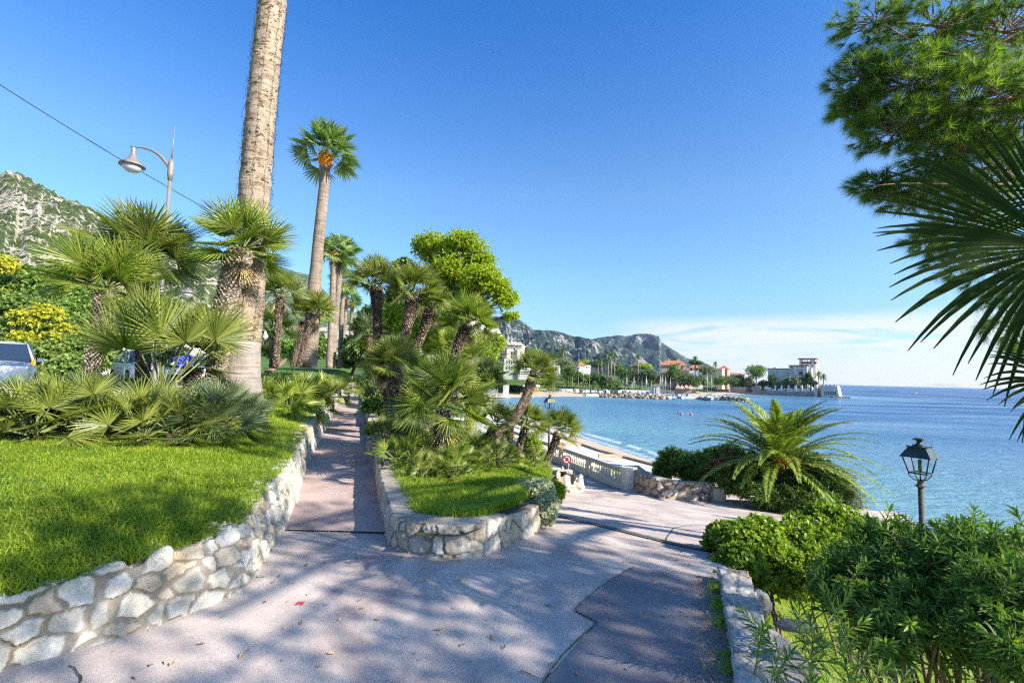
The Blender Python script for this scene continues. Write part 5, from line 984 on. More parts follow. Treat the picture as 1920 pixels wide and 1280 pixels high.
# ------------------------------------------------------------ pine, upper right
rg = np.random.default_rng(99); pb = np.array([9.3, 3.4, -4.0]); pine = empty('pine_tree', tuple(pb), label='pine tree whose needle tufts hang into the upper right of the view', cat='tree')
mb = MB(); tw = MB(); top = np.array([8.7, 3.9, 5.0])
tw.tube(bez([pb, pb+[0.1, .1, 4], top], 14), np.linspace(0.26, 0.15, 14), 12, 0)
def tufts(mb, C, D, n, L, w, rng):
    q = len(C); D = nrm(D); ref = nrm(rng.normal(size=(q, 3))); A = nrm(np.cross(D, ref)); B = np.cross(D, A)
    th = rng.random((q, n))*6.283; a = 0.15+0.95*rng.random((q, n))**0.8; al = rng.random((q, n))*0.09
    N = D[:, None]*np.cos(a)[..., None]+(A[:, None]*np.cos(th)[..., None]+B[:, None]*np.sin(th)[..., None])*np.sin(a)[..., None]
    o = C[:, None]+D[:, None]*(al-0.06)[..., None]; l = (L*(0.75+0.45*rng.random((q, n))))[..., None]; W = nrm(np.cross(N, rng.normal(size=(q, n, 3))))*w
    tip = o+N*l-np.array([0, 0, 1])*l*0.10
    V = np.stack([o-W, o+W, tip], 2).reshape(-1, 3); mb.add(V, np.arange(q*n)[:, None]*3+np.arange(3)[None])
pbl = [(1640,40,6.3,80,45,46),(1750,50,6.2,120,70,80),(1880,60,6.0,120,80,90),(1610,150,6.4,62,48,50),(1700,160,6.2,95,75,110),(1820,190,5.9,110,85,130),(1920,210,5.7,90,100,80),(1600,205,6.4,48,32,32),(1680,240,6.2,85,42,70),(1770,280,6.0,80,42,60),(1640,345,6.5,46,24,26),(1690,365,6.4,60,32,32),(1760,350,6.2,60,40,36),(1800,420,6.3,75,60,50),(1860,330,6.1,80,70,70),(1880,500,6.2,80,80,60),(1880,600,6.3,40,50,16),(1930,640,6.2,40,40,16),(1790,490,6.4,45,35,12),(1740,450,6.5,40,30,14)]
for px, py, Y, rx, rz, q in pbl:
    c, r = pxblob(px, py, Y, rx, rz); c = np.array(c); r = np.array(r)
    P0 = at(2050, py*0.5+60, 5.9) if py < 400 else at(2060, py*0.7, 5.9)
    tw.tube(bez([P0, (P0*0.5+c*0.5)+rg.normal(0, 0.09, 3), c], 9), np.linspace(0.035, 0.012, 9), 6, 0)
    q = int(q*2.3); v = nrm(rg.normal(size=(q, 3))); C = c+v*r*(0.35+0.65*rg.random(q)**0.5)[:, None]; D = nrm(nrm(C-c)*1.0+np.array([-0.5, 0, 0.12])+rg.normal(0, 0.35, (q, 3)))
    tufts(mb, C, D, 80, 0.15, 0.0021, rg)
    for j in range(0, q, 2): 
        k2 = C[j]-D[j]*0.3; tw.tube([c+(k2-c)*0.45, k2+[0, 0, 0.02], C[j]], [0.009, 0.006, 0.004], 4, 0, caps=False)
for P_, r_ in ((([2080, 20], [1960, 50], [1860, 78], [1800, 130], [1740, 165]), 0.035), (([2090, 130], [1960, 120], [1900, 108], [1862, 130], [1850, 145]), 0.03), (([2000, 350], [1850, 345], [1760, 345], [1690, 342], [1640, 348]), 0.014), (([1862, 90], [1800, 110], [1690, 70], [1660, 45]), 0.02), (([2000, 30], [1900, 12], [1840, 18]), 0.012)):
    Q = bez([at(a, b, 5.8) for a, b in P_], 14); tw.tube(Q, np.linspace(r_, r_*0.4, 14), 7, 0)
P_ = [(7.0, 4.6, 3.5), (6.2, 5.2, 5.6), (7.5, 2.5, 6.0), (9.5, 0.5, 6.5), (8, -2, 6.3), (10, -4, 6.0), (7.5, 5.4, 1.6)]
for p in P_: tw.tube(bez([top-[0, 0, 1.2], (top+np.array(p))/2+[0, 0, .3], p], 9), np.linspace(0.10, 0.04, 9), 8, 0)
# the rest of the crown, right of and behind the camera (it throws the dappled shade)
tr_ = 0
bl = [((5.4, -1.0, 5.6), (1.2, 1.1, 0.5)), ((4.3, -1.3, 5.0), (1.0, 0.9, 0.4)), ((6.3, -3.2, 5.9), (1.4, 1.1, 0.5)), ((7.6, -0.4, 4.6), (1.5, 1.4, 0.7)), ((9.3, -1.3, 5.2), (1.7, 1.5, 0.8)), ((7.2, -2.6, 5.0), (1.8, 1.5, 0.7)), ((10.3, -3.2, 5.6), (1.6, 1.5, 0.8)), ((9.6, -0.6, 7.0), (1.5, 1.0, 0.7)), ((7.9, 2.4, 7.6), (1.5, 1.2, 0.6)), ((11.6, -1.0, 6.4), (1.6, 1.5, 0.7)), ((8.4, -4.6, 5.4), (1.6, 1.2, 0.6)), ((6.2, -0.6, 5.9), (1.2, 1.1, 0.5)), ((6.3, 1.8, 7.0), (1.3, 1.0, 0.5)), ((5.2, -1.8, 4.4), (1.0, 0.9, 0.4))]
for c, r in bl:
    c = np.array(c); r = np.array(r); q = int(140*r[0]*r[1]); v = nrm(rg.normal(size=(q, 3))); C = c+v*r*(0.2+0.8*rg.random(q)**0.5)[:, None]; tufts(mb, C, nrm(v+[0, 0, .2]+rg.normal(0, .4, (q, 3))), 34, 0.17, 0.0042, rg)
    tw.tube(bez([top, (top+c)/2+[0, 0, .3], c], 8), np.linspace(0.045, 0.012, 8), 6, 0)
mb.build('crown', LFpine, pine, loc=pb).location = (0, 0, 0); tw.build('trunk', Mpbark, pine, loc=pb).location = (0, 0, 0)
# ------------------------------------------------------------ big fan leaf hanging in at the right
rg = np.random.default_rng(12); fb_ = np.array([4.1, 2.35, -2.2]); fr = empty('fan_palm', tuple(fb_), label='fan palm beyond the right edge whose huge dark leaf hangs into view', cat='palm tree')
m = MB(); cc = np.array([4.1, 2.4, 2.75]); m.tube(bez([fb_, cc-[0, 0, .2]], 10), 0.12, 14); m.build('trunk', Mbark, fr, loc=fb_).location = (0, 0, 0)
def bigleaf(m, hub, d, n, R_, A, nseg, rng, droop, origin, fold=0.7):
    d = nrm(np.array(d, float)); n = nrm(np.array(n, float)-d*(np.array(n)@d)); s = np.cross(n, d); up = np.array([0, 0, 1.0])
    m.tube(bez([origin, (np.array(origin)+hub)/2+[0, 0, .08], hub], 8), [0.014]*8, 6, 1)
    th = np.linspace(-A, A, nseg)+rng.normal(0, 0.012, nseg); Ls = R_*(0.86+0.14*np.cos(th))*(1+rng.normal(0, 0.025, nseg)); D = np.cos(th)[:, None]*d+np.sin(th)[:, None]*s; sd_ = -np.sin(th)[:, None]*d+np.cos(th)[:, None]*s; fr_ = [0.02, 0.2, 0.42, 0.62, 0.8, 0.92, 1.0]; dth = 2*A/(nseg-1)
    dd = droop*(0.6+0.9*rng.random(nseg))*(1+1.2*(th*np.sign(s[2]) < -0.15)*np.abs(th)); rows = []
    for r in fr_:
        wd = min(r, 0.55)*dth*0.5*(1 if r < 0.6 else max(0.03, (1-r)/0.4)**0.55)*0.93; c = hub+D*(Ls*r)[:, None]-up*(dd*Ls*max(0, r-0.45)**2)[:, None]+n*(0.04*np.sin(th*9)*r)[:, None]
        w_ = wd*Ls[:, None]; rows.append(np.stack([c-sd_*w_, c-n*w_*fold, c+sd_*w_], 1))
    V = np.stack(rows, 1); k = len(fr_); base = np.arange(nseg)[:, None, None]*(k*3)+np.arange(k-1)[None, :, None]*3+np.arange(2)[None, None]; m.add(V.reshape(-1, 3), np.stack([base, base+1, base+4, base+3], -1).reshape(-1, 4), 0)
m = MB(); hub = at(1992, 462, 2.5); bigleaf(m, hub, (-1, 0.1, 0.16), (0.1, -1, 0.25), 0.95, 1.5, 44, rg, 0.28, cc-[0.3, 0, 0.3])
hub = at(2012, 716, 2.3); bigleaf(m, hub, (-1, 0.1, -0.1), (0.2, -1, 0.5), 0.36, 1.5, 30, rg, 0.5, cc-[0.2, 0, 0.6])
for i in range(9):
    a = -1.6+i*0.5; el = 0.3+0.5*rg.random(); d = np.array([math.cos(a)*math.cos(el), math.sin(a)*math.cos(el), math.sin(el)])
    fanleaf(m, cc, d, 0.8, 0.6, 26, rg, 1.6, 0.2, 0, 1)
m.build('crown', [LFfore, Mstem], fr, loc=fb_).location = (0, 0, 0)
# ------------------------------------------------------------ street lamps and cable
Mlamp = mat('lamp_paint', (0.19, 0.17, 0.16), (0.24, 0.215, 0.205), 4, 0.45, metal=0.15)
Mopal = mat('opal_glass', (0.5, 0.52, 0.54), rough=0.2, spec=0.6)
def bracketlamp(px, pyb, pytop, Y, side, arm, sc, lab):
    t0 = at(px, pytop, Y); b = np.array([t0[0], t0[1], 0.85]); H = t0[2]-b[2]; root = empty('street_lamp', tuple(b), label=lab, cat='street lamp', group='tall lamps with curved bracket arms')
    m = MB(); m.tube([(0, 0, 0), (0, 0, 0.6), (0, 0, H)], [0.075*sc, 0.062*sc, 0.045*sc], 12); m.lathe([(0.055*sc, H-0.5*sc), (0.08*sc, H-0.3*sc), (0.08*sc, H-0.02*sc), (0.05*sc, H+0.14*sc)], n=12); m.tube([(0, 0, H+0.1*sc), (0.03, 0, H+1.15*sc)], [0.022*sc, 0.006*sc], 6); m.build('pole', Mlamp, root)
    m = MB(); Q = bez([(0, 0, H-0.15*sc), (side*arm*0.3, 0, H+0.28*sc), (side*arm*0.65, 0, H+0.47*sc), (side*arm*1.08, 0, H+0.5*sc)], 12); m.tube(Q, np.linspace(0.06, 0.016, 12)*sc, 8); m.build('arm', Mlamp, root)
    x = side*arm; z = H+0.49*sc; m = MB(); m.lathe([(0.02*sc, z), (0.07*sc, z-0.04*sc), (0.05*sc, z-0.08*sc), (0.075*sc, z-0.11*sc), (0.05*sc, z-0.15*sc), (0.06*sc, z-0.2*sc), (0.11*sc, z-0.34*sc), (0.21*sc, z-0.46*sc), (0.32*sc, z-0.54*sc), (0.325*sc, z-0.58*sc), (0.27*sc, z-0.57*sc)], (x, 0, 0), 22); m.build('lamp_shade', Mlamp, root)
    m = MB(); m.lathe([(0.25*sc, z-0.56*sc), (0.23*sc, z-0.66*sc), (0.14*sc, z-0.74*sc), (0.01*sc, z-0.76*sc)], (x, 0, 0), 18); m.build('glass_bowl', Mopal, root)
bracketlamp(321, 575, 308, 13.6, -1, 1.13, 1.0, 'tall street lamp with a bell shade on a curved arm against the blue sky')
bracketlamp(308, 575, 545, 20.5, 1, 1.0, 0.95, 'lower looking street lamp with its bell shade before the rocky slope')
A0 = at(-120, 82, 11); B0 = at(430, 415, 17); tt = np.linspace(0, 1, 40)[:, None]; m = MB(); m.tube(A0*(1-tt)+B0*tt-np.array([0, 0, 1])*(4*0.12*tt*(1-tt)), 0.013, 5); tag(m.build('overhead_cable', mat('cable', (0.03, 0.035, 0.045))), 'dark overhead cable crossing the sky at the upper left', 'cable')
b = at(478, 700, 11.2); m = MB(); root = empty('slim_pole', (b[0], b[1], 0.7), label='thin grey green pole with a glass lantern close behind the huge trunk', cat='street lamp')
H = at(490, 455, 11.2)[2]-0.7; m.tube([(0, 0, 0), (0, 0, H)], [0.05, 0.03], 8); m.build('pole', mat('pole_green', (0.2, 0.27, 0.27), (0.28, 0.34, 0.34), 4, 0.5), root)
m = MB(); q = at(497, 630, 11.2)-np.array([b[0], b[1], 0.7]); m.lathe([(0.005, .13), (.02, .08), (.075, 0.0), (.05, -.05), (.012, -.08)], q, 4, smooth=False); m.tube([(0, 0, q[2]+.16), (q[0], q[1], q[2]+.13)], 0.008, 5); m.build('lantern_glass', Mopal, root)
# ------------------------------------------------------------ cars
Mtyre = mat('tyre', (0.02, 0.02, 0.02), rough=0.9); Mrim = mat('rim', (0.5, 0.5, 0.52), rough=0.35, metal=0.8); Mwin = mat('car_glass', (0.02, 0.035, 0.06), rough=0.06, spec=0.9, coat=0.5); Mlite = mat('headlight', (0.7, 0.72, 0.75), rough=0.1, spec=0.8)
def carpaint(c): return mat('car_paint', c, rough=0.3, spec=0.6, coat=0.6, metal=0.1)
def car(loc, rz, col, lab, simple=False, group='cars parked along the road', proto=None, L=4.2, W=1.76, H=1.5):
    if proto is not None:
        r = copy_tree(proto); r.location = loc; r.rotation_euler = (0, 0, rz); r['label'] = lab; return r
    root = empty('parked_car', loc, rz, lab, 'car', group); pm = carpaint(col)
    # +x is the front
    xs = np.array([-0.5, -0.485, -0.44, -0.3, -0.1, 0.1, 0.25, 0.36, 0.44, 0.485, 0.5])*L; bz = np.array([0.42, 0.28, 0.2, 0.2, 0.2, 0.2, 0.2, 0.2, 0.22, 0.3, 0.42]); tz = np.array([0.72, 0.9, 0.96, 0.95, 0.94, 0.94, 0.93, 0.86, 0.78, 0.68, 0.55])*H/1.5; hw = np.array([0.40, 0.45, 0.49, 0.5, 0.5, 0.5, 0.5, 0.49, 0.47, 0.42, 0.34])*W
    th = np.array([(-1, 0), (-1.0, 0.45), (-0.97, 0.8), (-0.85, 0.96), (-0.5, 1.0), (0, 1.02), (0.5, 1.0), (0.85, 0.96), (0.97, 0.8), (1.0, 0.45), (1, 0), (0.8, -0.06), (-0.8, -0.06)])
    X = xs[:, None]+0*th[:, 0]; Y = hw[:, None]*th[:, 0]; Z = bz[:, None]+(tz-bz)[:, None]*th[:, 1]; n = len(th); m = MB(); V = np.stack([X, Y, Z], -1).reshape(-1, 3); i = np.arange(len(xs)-1)[:, None]*n; j = np.arange(n)[None]; m.add(V, np.stack([i+j, i+(j+1) % n, i+n+(j+1) % n, i+n+j], -1).reshape(-1, 4), 0, True); m.more([list(range(n))]); m.more([[(len(xs)-1)*n+q for q in range(n)][::-1]])
    # roof
    rx = np.array([-0.40, -0.36, -0.2, 0.0, 0.08, 0.12])*L; rz_ = np.array([0.90, 0.965, 1.0, 0.995, 0.965, 0.94])*H; rw_ = np.array([0.34, 0.37, 0.385, 0.385, 0.37, 0.36])*W
    X = rx[:, None]+0*np.zeros(7); yy_ = np.linspace(-1, 1, 7); Y = rw_[:, None]*yy_; Z = rz_[:, None]-0.06*np.abs(yy_)**3; m.grid(X, Y, Z+0.012); 
    for sx, px_ in ((-1, 1), (1, 1)):
        for a, b in (((0.115*L, 0.36*W, 0.94*H), (0.25*L, 0.455*W, 0.62*H)), ((-0.40*L, 0.34*W, 0.90*H), (-0.46*L, 0.42*W, 0.62*H)), ((-0.1*L, 0.385*W, 0.95*H), (-0.1*L, 0.47*W, 0.62*H))): m.tube([(a[0], a[1]*sx, a[2]), (b[0], b[1]*sx, b[2])], 0.03, 5)
    m.build('body', pm, root)
    lo_ = [(-0.46*L, 0.62*H, 0.43*W), (0.255*L, 0.61*H, 0.455*W)]; hi_ = [(-0.395*L, 0.93*H, 0.345*W), (0.115*L, 0.95*H, 0.365*W)]
    (x0, z0, w0), (x1, z1, w1) = lo_; (x2, z2, w2), (x3, z3, w3) = hi_
    m = MB(); m.hexa([[x0, -w0, z0], [x1, -w1, z1], [x1, w1, z1], [x0, w0, z0], [x2, -w2, z2], [x3, -w3, z3], [x3, w3, z3], [x2, w2, z2]]); m.build('windows', Mwin, root)
    for x in (-0.31*L, 0.32*L):
        for sy in (-1, 1):
            m = MB(); cx = (x, sy*W*0.46, 0.31); th2 = np.arange(20)*2*math.pi/20; pr = [(0.19, -0.1), (0.31, -0.1), (0.325, -0.05), (0.325, 0.05), (0.31, 0.1), (0.19, 0.1)]
            V = np.array([[cx[0]+r*math.cos(t), cx[1]+q, cx[2]+r*math.sin(t)] for r, q in pr for t in th2]); i = np.arange(5)[:, None]*20; j = np.arange(20)[None]; m.add(V, np.stack([i+j, i+(j+1) % 20, i+20+(j+1) % 20, i+20+j], -1).reshape(-1, 4), 0, True); wl = m.build('wheel', Mtyre, root)
            m = MB(); m.add([[cx[0]+0.2*math.cos(t), cx[1]+sy*0.085, cx[2]+0.2*math.sin(t)] for t in th2], [list(range(20))]); m.build('rim', Mrim, wl)
    for sy in (-1, 1):
        m = MB(); m.box((0.462*L, sy*W*0.345, 0.62*H/1.5), (0.16, 0.3, 0.13), -sy*0.35); m.build('headlight', Mlite, root)
        m = MB(); m.box((0.22*L, sy*W*0.54, 0.98*H/1.5), (0.1, 0.16, 0.11), 0); m.build('mirror', pm, root)
    m = MB(); m.box((0.496*L, 0, 0.42), (0.04, 0.5*W, 0.14)); m.box((0.5*L, 0, 0.32), (0.03, 0.3*W, 0.06)); m.build('grille', Mtyre, root); return root
p = at(-16, 690, 12.8); car((p[0]-1.5, p[1]+1.5, 0.84), R(-46), (0.6, 0.57, 0.55), 'silver car facing us behind the white board at the left edge', H=1.55)
p = at(345, 700, 23.5); wc = car((p[0]+0.2, p[1], 0.9), R(-38), (0.75, 0.74, 0.72), 'white car parked behind the two men in blue shirts', H=1.5)
p = at(262, 700, 26); car((p[0], p[1], 0.95), R(-38), (0.7, 0.7, 0.7), 'pale car seen through the fronds left of the two men', H=1.7)
p = at(18, 697, 10.8); bd = empty('white_board', (p[0], p[1], 0.85), 0.15, 'plain white board standing in front of the silver car', 'board'); m = MB(); zt = at(20, 686, 10.8)[2]-0.85; m.box((0, 0, zt-0.29), (0.75, 0.04, 0.58)); m.build('panel', mat('board_white', (0.8, 0.79, 0.77), rough=0.6), bd)
m = MB()
for x in (-0.33, 0.33): m.box((x, 0.035, (zt-0.5)/2), (0.05, 0.03, zt-0.5))
m.build('leg', Mgreyp, bd)
m = MB(); q = at(38, 678, 10.9); m.lathe([(0.0, .09), (.03, .085), (.035, 0.05), (.05, -.03), (.05, -.06)], (q[0], q[1]+.3, q[2]-.02), 10); tag(m.build('orange_box', Morange), 'small orange object on top of the white board', 'box')
# ------------------------------------------------------------ two people
Mskin = mat('skin', (0.55, 0.33, 0.24), (0.6, 0.38, 0.28), 9, 0.6); Mhair = mat('hair', (0.12, 0.10, 0.08), (0.3, 0.28, 0.26), 30, 0.8); Mblue = mat('blue_cloth', (0.035, 0.06, 0.42), (0.05, 0.09, 0.52), 6, 0.85, 0.4, 14); Mjean = mat('grey_blue_cloth', (0.12, 0.16, 0.24), (0.2, 0.25, 0.33), 8, 0.9); Mshoe = mat('shoe', (0.5, 0.5, 0.5))
def skinmesh(name, V, E_, Rr, mt, parent, lv=2):
    me = bpy.data.meshes.new(name); me.from_pydata([tuple(v) for v in V], E_, []); o = bpy.data.objects.new(name, me); COL.objects.link(o); o.parent = parent
    o.modifiers.new('s', 'SKIN'); me.skin_vertices  # layer made by the modifier
    for v, r in zip(me.skin_vertices[0].data, Rr): v.radius = (r, r) if isinstance(r, float) else r
    me.skin_vertices[0].data[0].use_root = True
    sb_ = o.modifiers.new('u', 'SUBSURF'); sb_.levels = lv; sb_.render_levels = lv; me.materials.append(mt); return o
def person(loc, rz, lab, arm=0.3):
    root = empty('person', loc, rz, lab, 'person', 'two men in blue shirts')
    V = [(0, 0, .92), (0, 0, 1.12), (0, 0, 1.36), (0, 0, 1.47), (0, .01, 1.56), (0, .0, 1.64), (0, 0, 1.73),
         (.19, 0, 1.40), (.25, .02, 1.14), (.24, arm*.5, .93), (.23, arm*.75, .84), (-.19, 0, 1.40), (-.25, 0, 1.14), (-.27, .06, .90), (-.27, .09, .80),
         (.10, 0, .86), (.11, .02, .48), (.11, -.02, .09), (.11, .14, .04), (-.10, 0, .86), (-.11, .02, .48), (-.12, -.03, .09), (-.12, .13, .04)]
    E_ = [(0, 1), (1, 2), (2, 3), (3, 4), (4, 5), (5, 6), (2, 7), (7, 8), (8, 9), (9, 10), (2, 11), (11, 12), (12, 13), (13, 14), (0, 15), (15, 16), (16, 17), (17, 18), (0, 19), (19, 20), (20, 21), (21, 22)]
    Rr = [(.14, .11), (.13, .10), (.15, .11), .055, .062, .095, .07, .065, .045, .034, .028, .065, .045, .034, .028, .085, .058, .042, .035, .085, .058, .042, .035]
    skinmesh('body', V, E_, Rr, Mskin, root)
    skinmesh('shirt', [(0, 0, .86), (0, 0, 1.12), (0, 0, 1.37), (.2, 0, 1.40), (.255, .02, 1.2), (-.2, 0, 1.40), (-.26, 0, 1.2)], [(0, 1), (1, 2), (2, 3), (3, 4), (2, 5), (5, 6)], [(.215, .16), (.2, .155), (.19, .14), .088, .085, .088, .085], Mblue, root)
    skinmesh('shorts', [(0, 0, .9), (.10, 0, .80), (.115, .01, .50), (-.10, 0, .80), (-.115, .01, .50)], [(0, 1), (1, 2), (0, 3), (3, 4)], [(.17, .13), .115, .10, .115, .10], Mjean, root)
    m = MB(); m.lathe([(0.0, 1.80), (.05, 1.795), (.088, 1.755), (.102, 1.70), (.098, 1.65), (.07, 1.60)], (0, -0.012, -0.01), 16); m.build('hair', Mhair, root)
    m = MB(); [m.box((s*.115, .05, .035), (.095, .27, .07)) for s in (-1, 1)]; m.build('shoes', Mshoe, root); return root
p = at(337, 700, 21.5); person((p[0], p[1], 0.84), R(200), 'man in blue shirt and grey shorts, standing left in the pair', 0.35)
p = at(350, 700, 21.9); person((p[0], p[1], 0.84), R(150), 'man in blue shirt bending close, right in the pair', 0.2)
# ------------------------------------------------------------ shrubs and walls beyond the road
Y = 27
shrub('yellow_flowering_shrub', tuple(at(85, 690, 26)), [pxblob(85, 605, 26, 55, 32), pxblob(55, 640, 25, 35, 20), pxblob(115, 625, 26, 28, 26), pxblob(15, 495, 33, 20, 20), pxblob(10, 560, 31, 16, 18)], 1900, 0.17, 0.10, LFyel, 'mass of golden yellow blossom on the shrubs across the road', 'shrub', 240, shell=0.5)
shrub('roadside_hedge', tuple(at(60, 695, 25)), [pxblob(30, 600, 28, 70, 55), pxblob(140, 640, 27, 55, 50), pxblob(60, 665, 25, 70, 34), pxblob(130, 690, 24, 55, 22), pxblob(0, 680, 25, 45, 30), pxblob(195, 660, 30, 30, 30), pxblob(85, 605, 26.3, 52, 30)], 12000, 0.22, 0.13, leafmat('hedge_leaf', [(0.05, 0.11, 0.02), (0.11, 0.19, 0.035), (0.20, 0.27, 0.06), (0.33, 0.38, 0.12)], 0.3), 'dense mixed green hedge across the road behind the silver car', 'hedge', 241, shell=0.5)
shrub('roadside_trees', tuple(at(60, 695, 34)), [pxblob(40, 540, 36, 75, 45), pxblob(130, 560, 36, 60, 50), pxblob(-20, 590, 33, 60, 60), pxblob(110, 600, 33, 60, 50), pxblob(180, 600, 38, 45, 40)], 6000, 0.3, 0.18, LFmid, 'taller green shrubs rising behind the yellow blossom', 'shrub', 242, shell=0.5)
shrub('slope_shrub', tuple(at(235, 640, 45)), [pxblob(235, 600, 45, 50, 22), pxblob(270, 640, 45, 40, 22), pxblob(200, 640, 44, 20, 14), pxblob(330, 640, 46, 40, 30)], 3200, 0.35, 0.2, LFlime, 'sunlit lime green shrubs above the white wall', 'shrub', 243)
m = MB(); a = at(190, 660, 36); bq = at(262, 662, 38); 
m.hexa([[a[0], a[1], 0.5], [bq[0], bq[1], 0.5], [bq[0], bq[1]+.3, 0.5], [a[0], a[1]+.3, 0.5], [a[0], a[1], 4.1], [bq[0], bq[1], 3.9], [bq[0], bq[1]+.3, 3.9], [a[0], a[1]+.3, 4.1]]); tag(m.build('white_wall', Mwhite), 'plain white garden wall seen between the fan palm trunks', 'wall')
m = MB(); a = at(262, 650, 40); bq = at(330, 655, 42); m.hexa([[a[0], a[1], 0.5], [bq[0], bq[1], 0.5], [bq[0], bq[1]+6, 0.5], [a[0], a[1]+6, 0.5], [a[0], a[1], 4.4], [bq[0], bq[1], 4.4], [bq[0], bq[1]+6, 4.4], [a[0], a[1]+6, 4.4]]); tag(m.build('low_house', Mcream), 'low cream building glimpsed behind the young fan palm stalks', 'building')
b = at(233, 625, 24); m = MB(); rt_ = empty('sign_post', (b[0], b[1], 0.9), label='small grey sign on a green post before the white wall', cat='sign'); zt = at(233, 612, 24)[2]-0.9; m.tube([(0.15, 0, 0), (0.15, 0, zt)], 0.05, 7); m.build('post', mat('green_post', (0.12, 0.2, 0.17)), rt_); m = MB(); m.box((0, -0.05, zt), (0.28, 0.03, 0.36)); m.build('plate', Mgreyp, rt_)
# ------------------------------------------------------------ lime green tree and background trees
tree('lime_green_tree', tuple(at(830, 700, 24)), [pxblob(812, 458, 25, 40, 26), pxblob(868, 455, 24, 42, 28), pxblob(900, 480, 24, 34, 34), pxblob(855, 500, 24.5, 60, 30), pxblob(905, 522, 23, 48, 30), pxblob(935, 535, 23, 28, 24), pxblob(948, 560, 23, 26, 24), pxblob(892, 562, 24, 44, 30), pxblob(845, 545, 25, 36, 28), pxblob(957, 592, 23, 20, 8), pxblob(796, 468, 25, 26, 18), pxblob(820, 500, 25, 36, 30)], 15000, 0.11, 0.055, LFlime, 'spreading lime green tree standing out against the sky', 301, 0.22, k=6, shell=0.15, upb=0.2, sub=16)
tree('dark_tree', tuple(at(690, 690, 40)), [pxblob(700, 610, 42, 42, 40), pxblob(750, 580, 40, 50, 42), pxblob(800, 590, 38, 45, 40), pxblob(755, 500, 38, 22, 14), pxblob(690, 660, 34, 40, 25), pxblob(830, 610, 36, 40, 35)], 7000, 0.32, 0.17, LFdark, 'dark green tree mass behind the planter palms', 302, 0.4, shell=0.5)
tree('fresh_green_tree', tuple(at(740, 700, 26)), [pxblob(740, 590, 27, 28, 26), pxblob(770, 620, 26, 35, 28), pxblob(810, 640, 26, 35, 25), pxblob(860, 660, 25, 40, 22), pxblob(910, 655, 25, 26, 32), pxblob(935, 640, 25, 14, 18), pxblob(880, 700, 22, 60, 28), pxblob(800, 700, 22, 60, 28), pxblob(690, 640, 27, 18, 20), pxblob(720, 660, 24, 30, 24)], 13000, 0.13, 0.065, LFlime, 'fresh green shrubby tree filling the gap behind the planter palms', 303, 0.2, shell=0.35)
rg = np.random.default_rng(31); c = at(885, 655, 16); b = np.array([c[0], c[1], -1.6]); r_ = empty('feather_palm', tuple(b), label='feather leaved palm behind the leaning fan palm trunks', cat='palm tree'); m = MB()
for i in range(30):
    el = 0.0+1.3*((i+.5)/30); az = i*2.4; frond(m, c-[0, 0, .3], (math.cos(el)*math.cos(az), math.cos(el)*math.sin(az), math.sin(el)), 1.7, rg, 30, 0.45, 0.36, w=0.016)
m.build('crown', [LFphoe, Mstem], r_, loc=b).location = (0, 0, 0); m = MB(); m.tube([b, c-[0, 0, .3]], 0.14, 9); m.build('trunk', Mbark, r_, loc=b).location = (0, 0, 0)
tree('background_tree', tuple(at(500, 690, 32)), [pxblob(500, 640, 34, 25, 30), pxblob(540, 650, 34, 30, 26), pxblob(600, 650, 36, 26, 22), pxblob(565, 660, 30, 30, 20), pxblob(660, 650, 44, 22, 26)], 3600, 0.2, 0.12, LFmid, 'green trees behind the small fan palms along the road', 304, 0.2, shell=0.4)
tree('end_of_path_tree', tuple(at(660, 700, 46)), [pxblob(660, 672, 46, 22, 16), pxblob(690, 665, 44, 28, 24), pxblob(640, 680, 48, 20, 10), pxblob(720, 660, 40, 30, 28)], 3000, 0.25, 0.14, LFdark, 'shady trees closing the view at the end of the footpath', 305, 0.2, shell=0.4)
shrub('slope_planting', (-3, 22, -1), [((-4.5, 20, -0.3), (2.2, 3, 1.0)), ((-2.6, 18, -0.8), (2.0, 3, 0.9)), ((-1.4, 20, -1.6), (1.6, 3, 0.7)), ((-5, 27, 0.2), (3, 4, 1.3)), ((-8, 34, 0.8), (3, 4, 1.5)), ((-0.6, 15.5, -0.9), (1.3, 2, 0.6))], 5200, 0.12, 0.06, LFmid, 'green ground planting covering the slope beyond the planter palms', 'shrub', 306, shell=0.5)
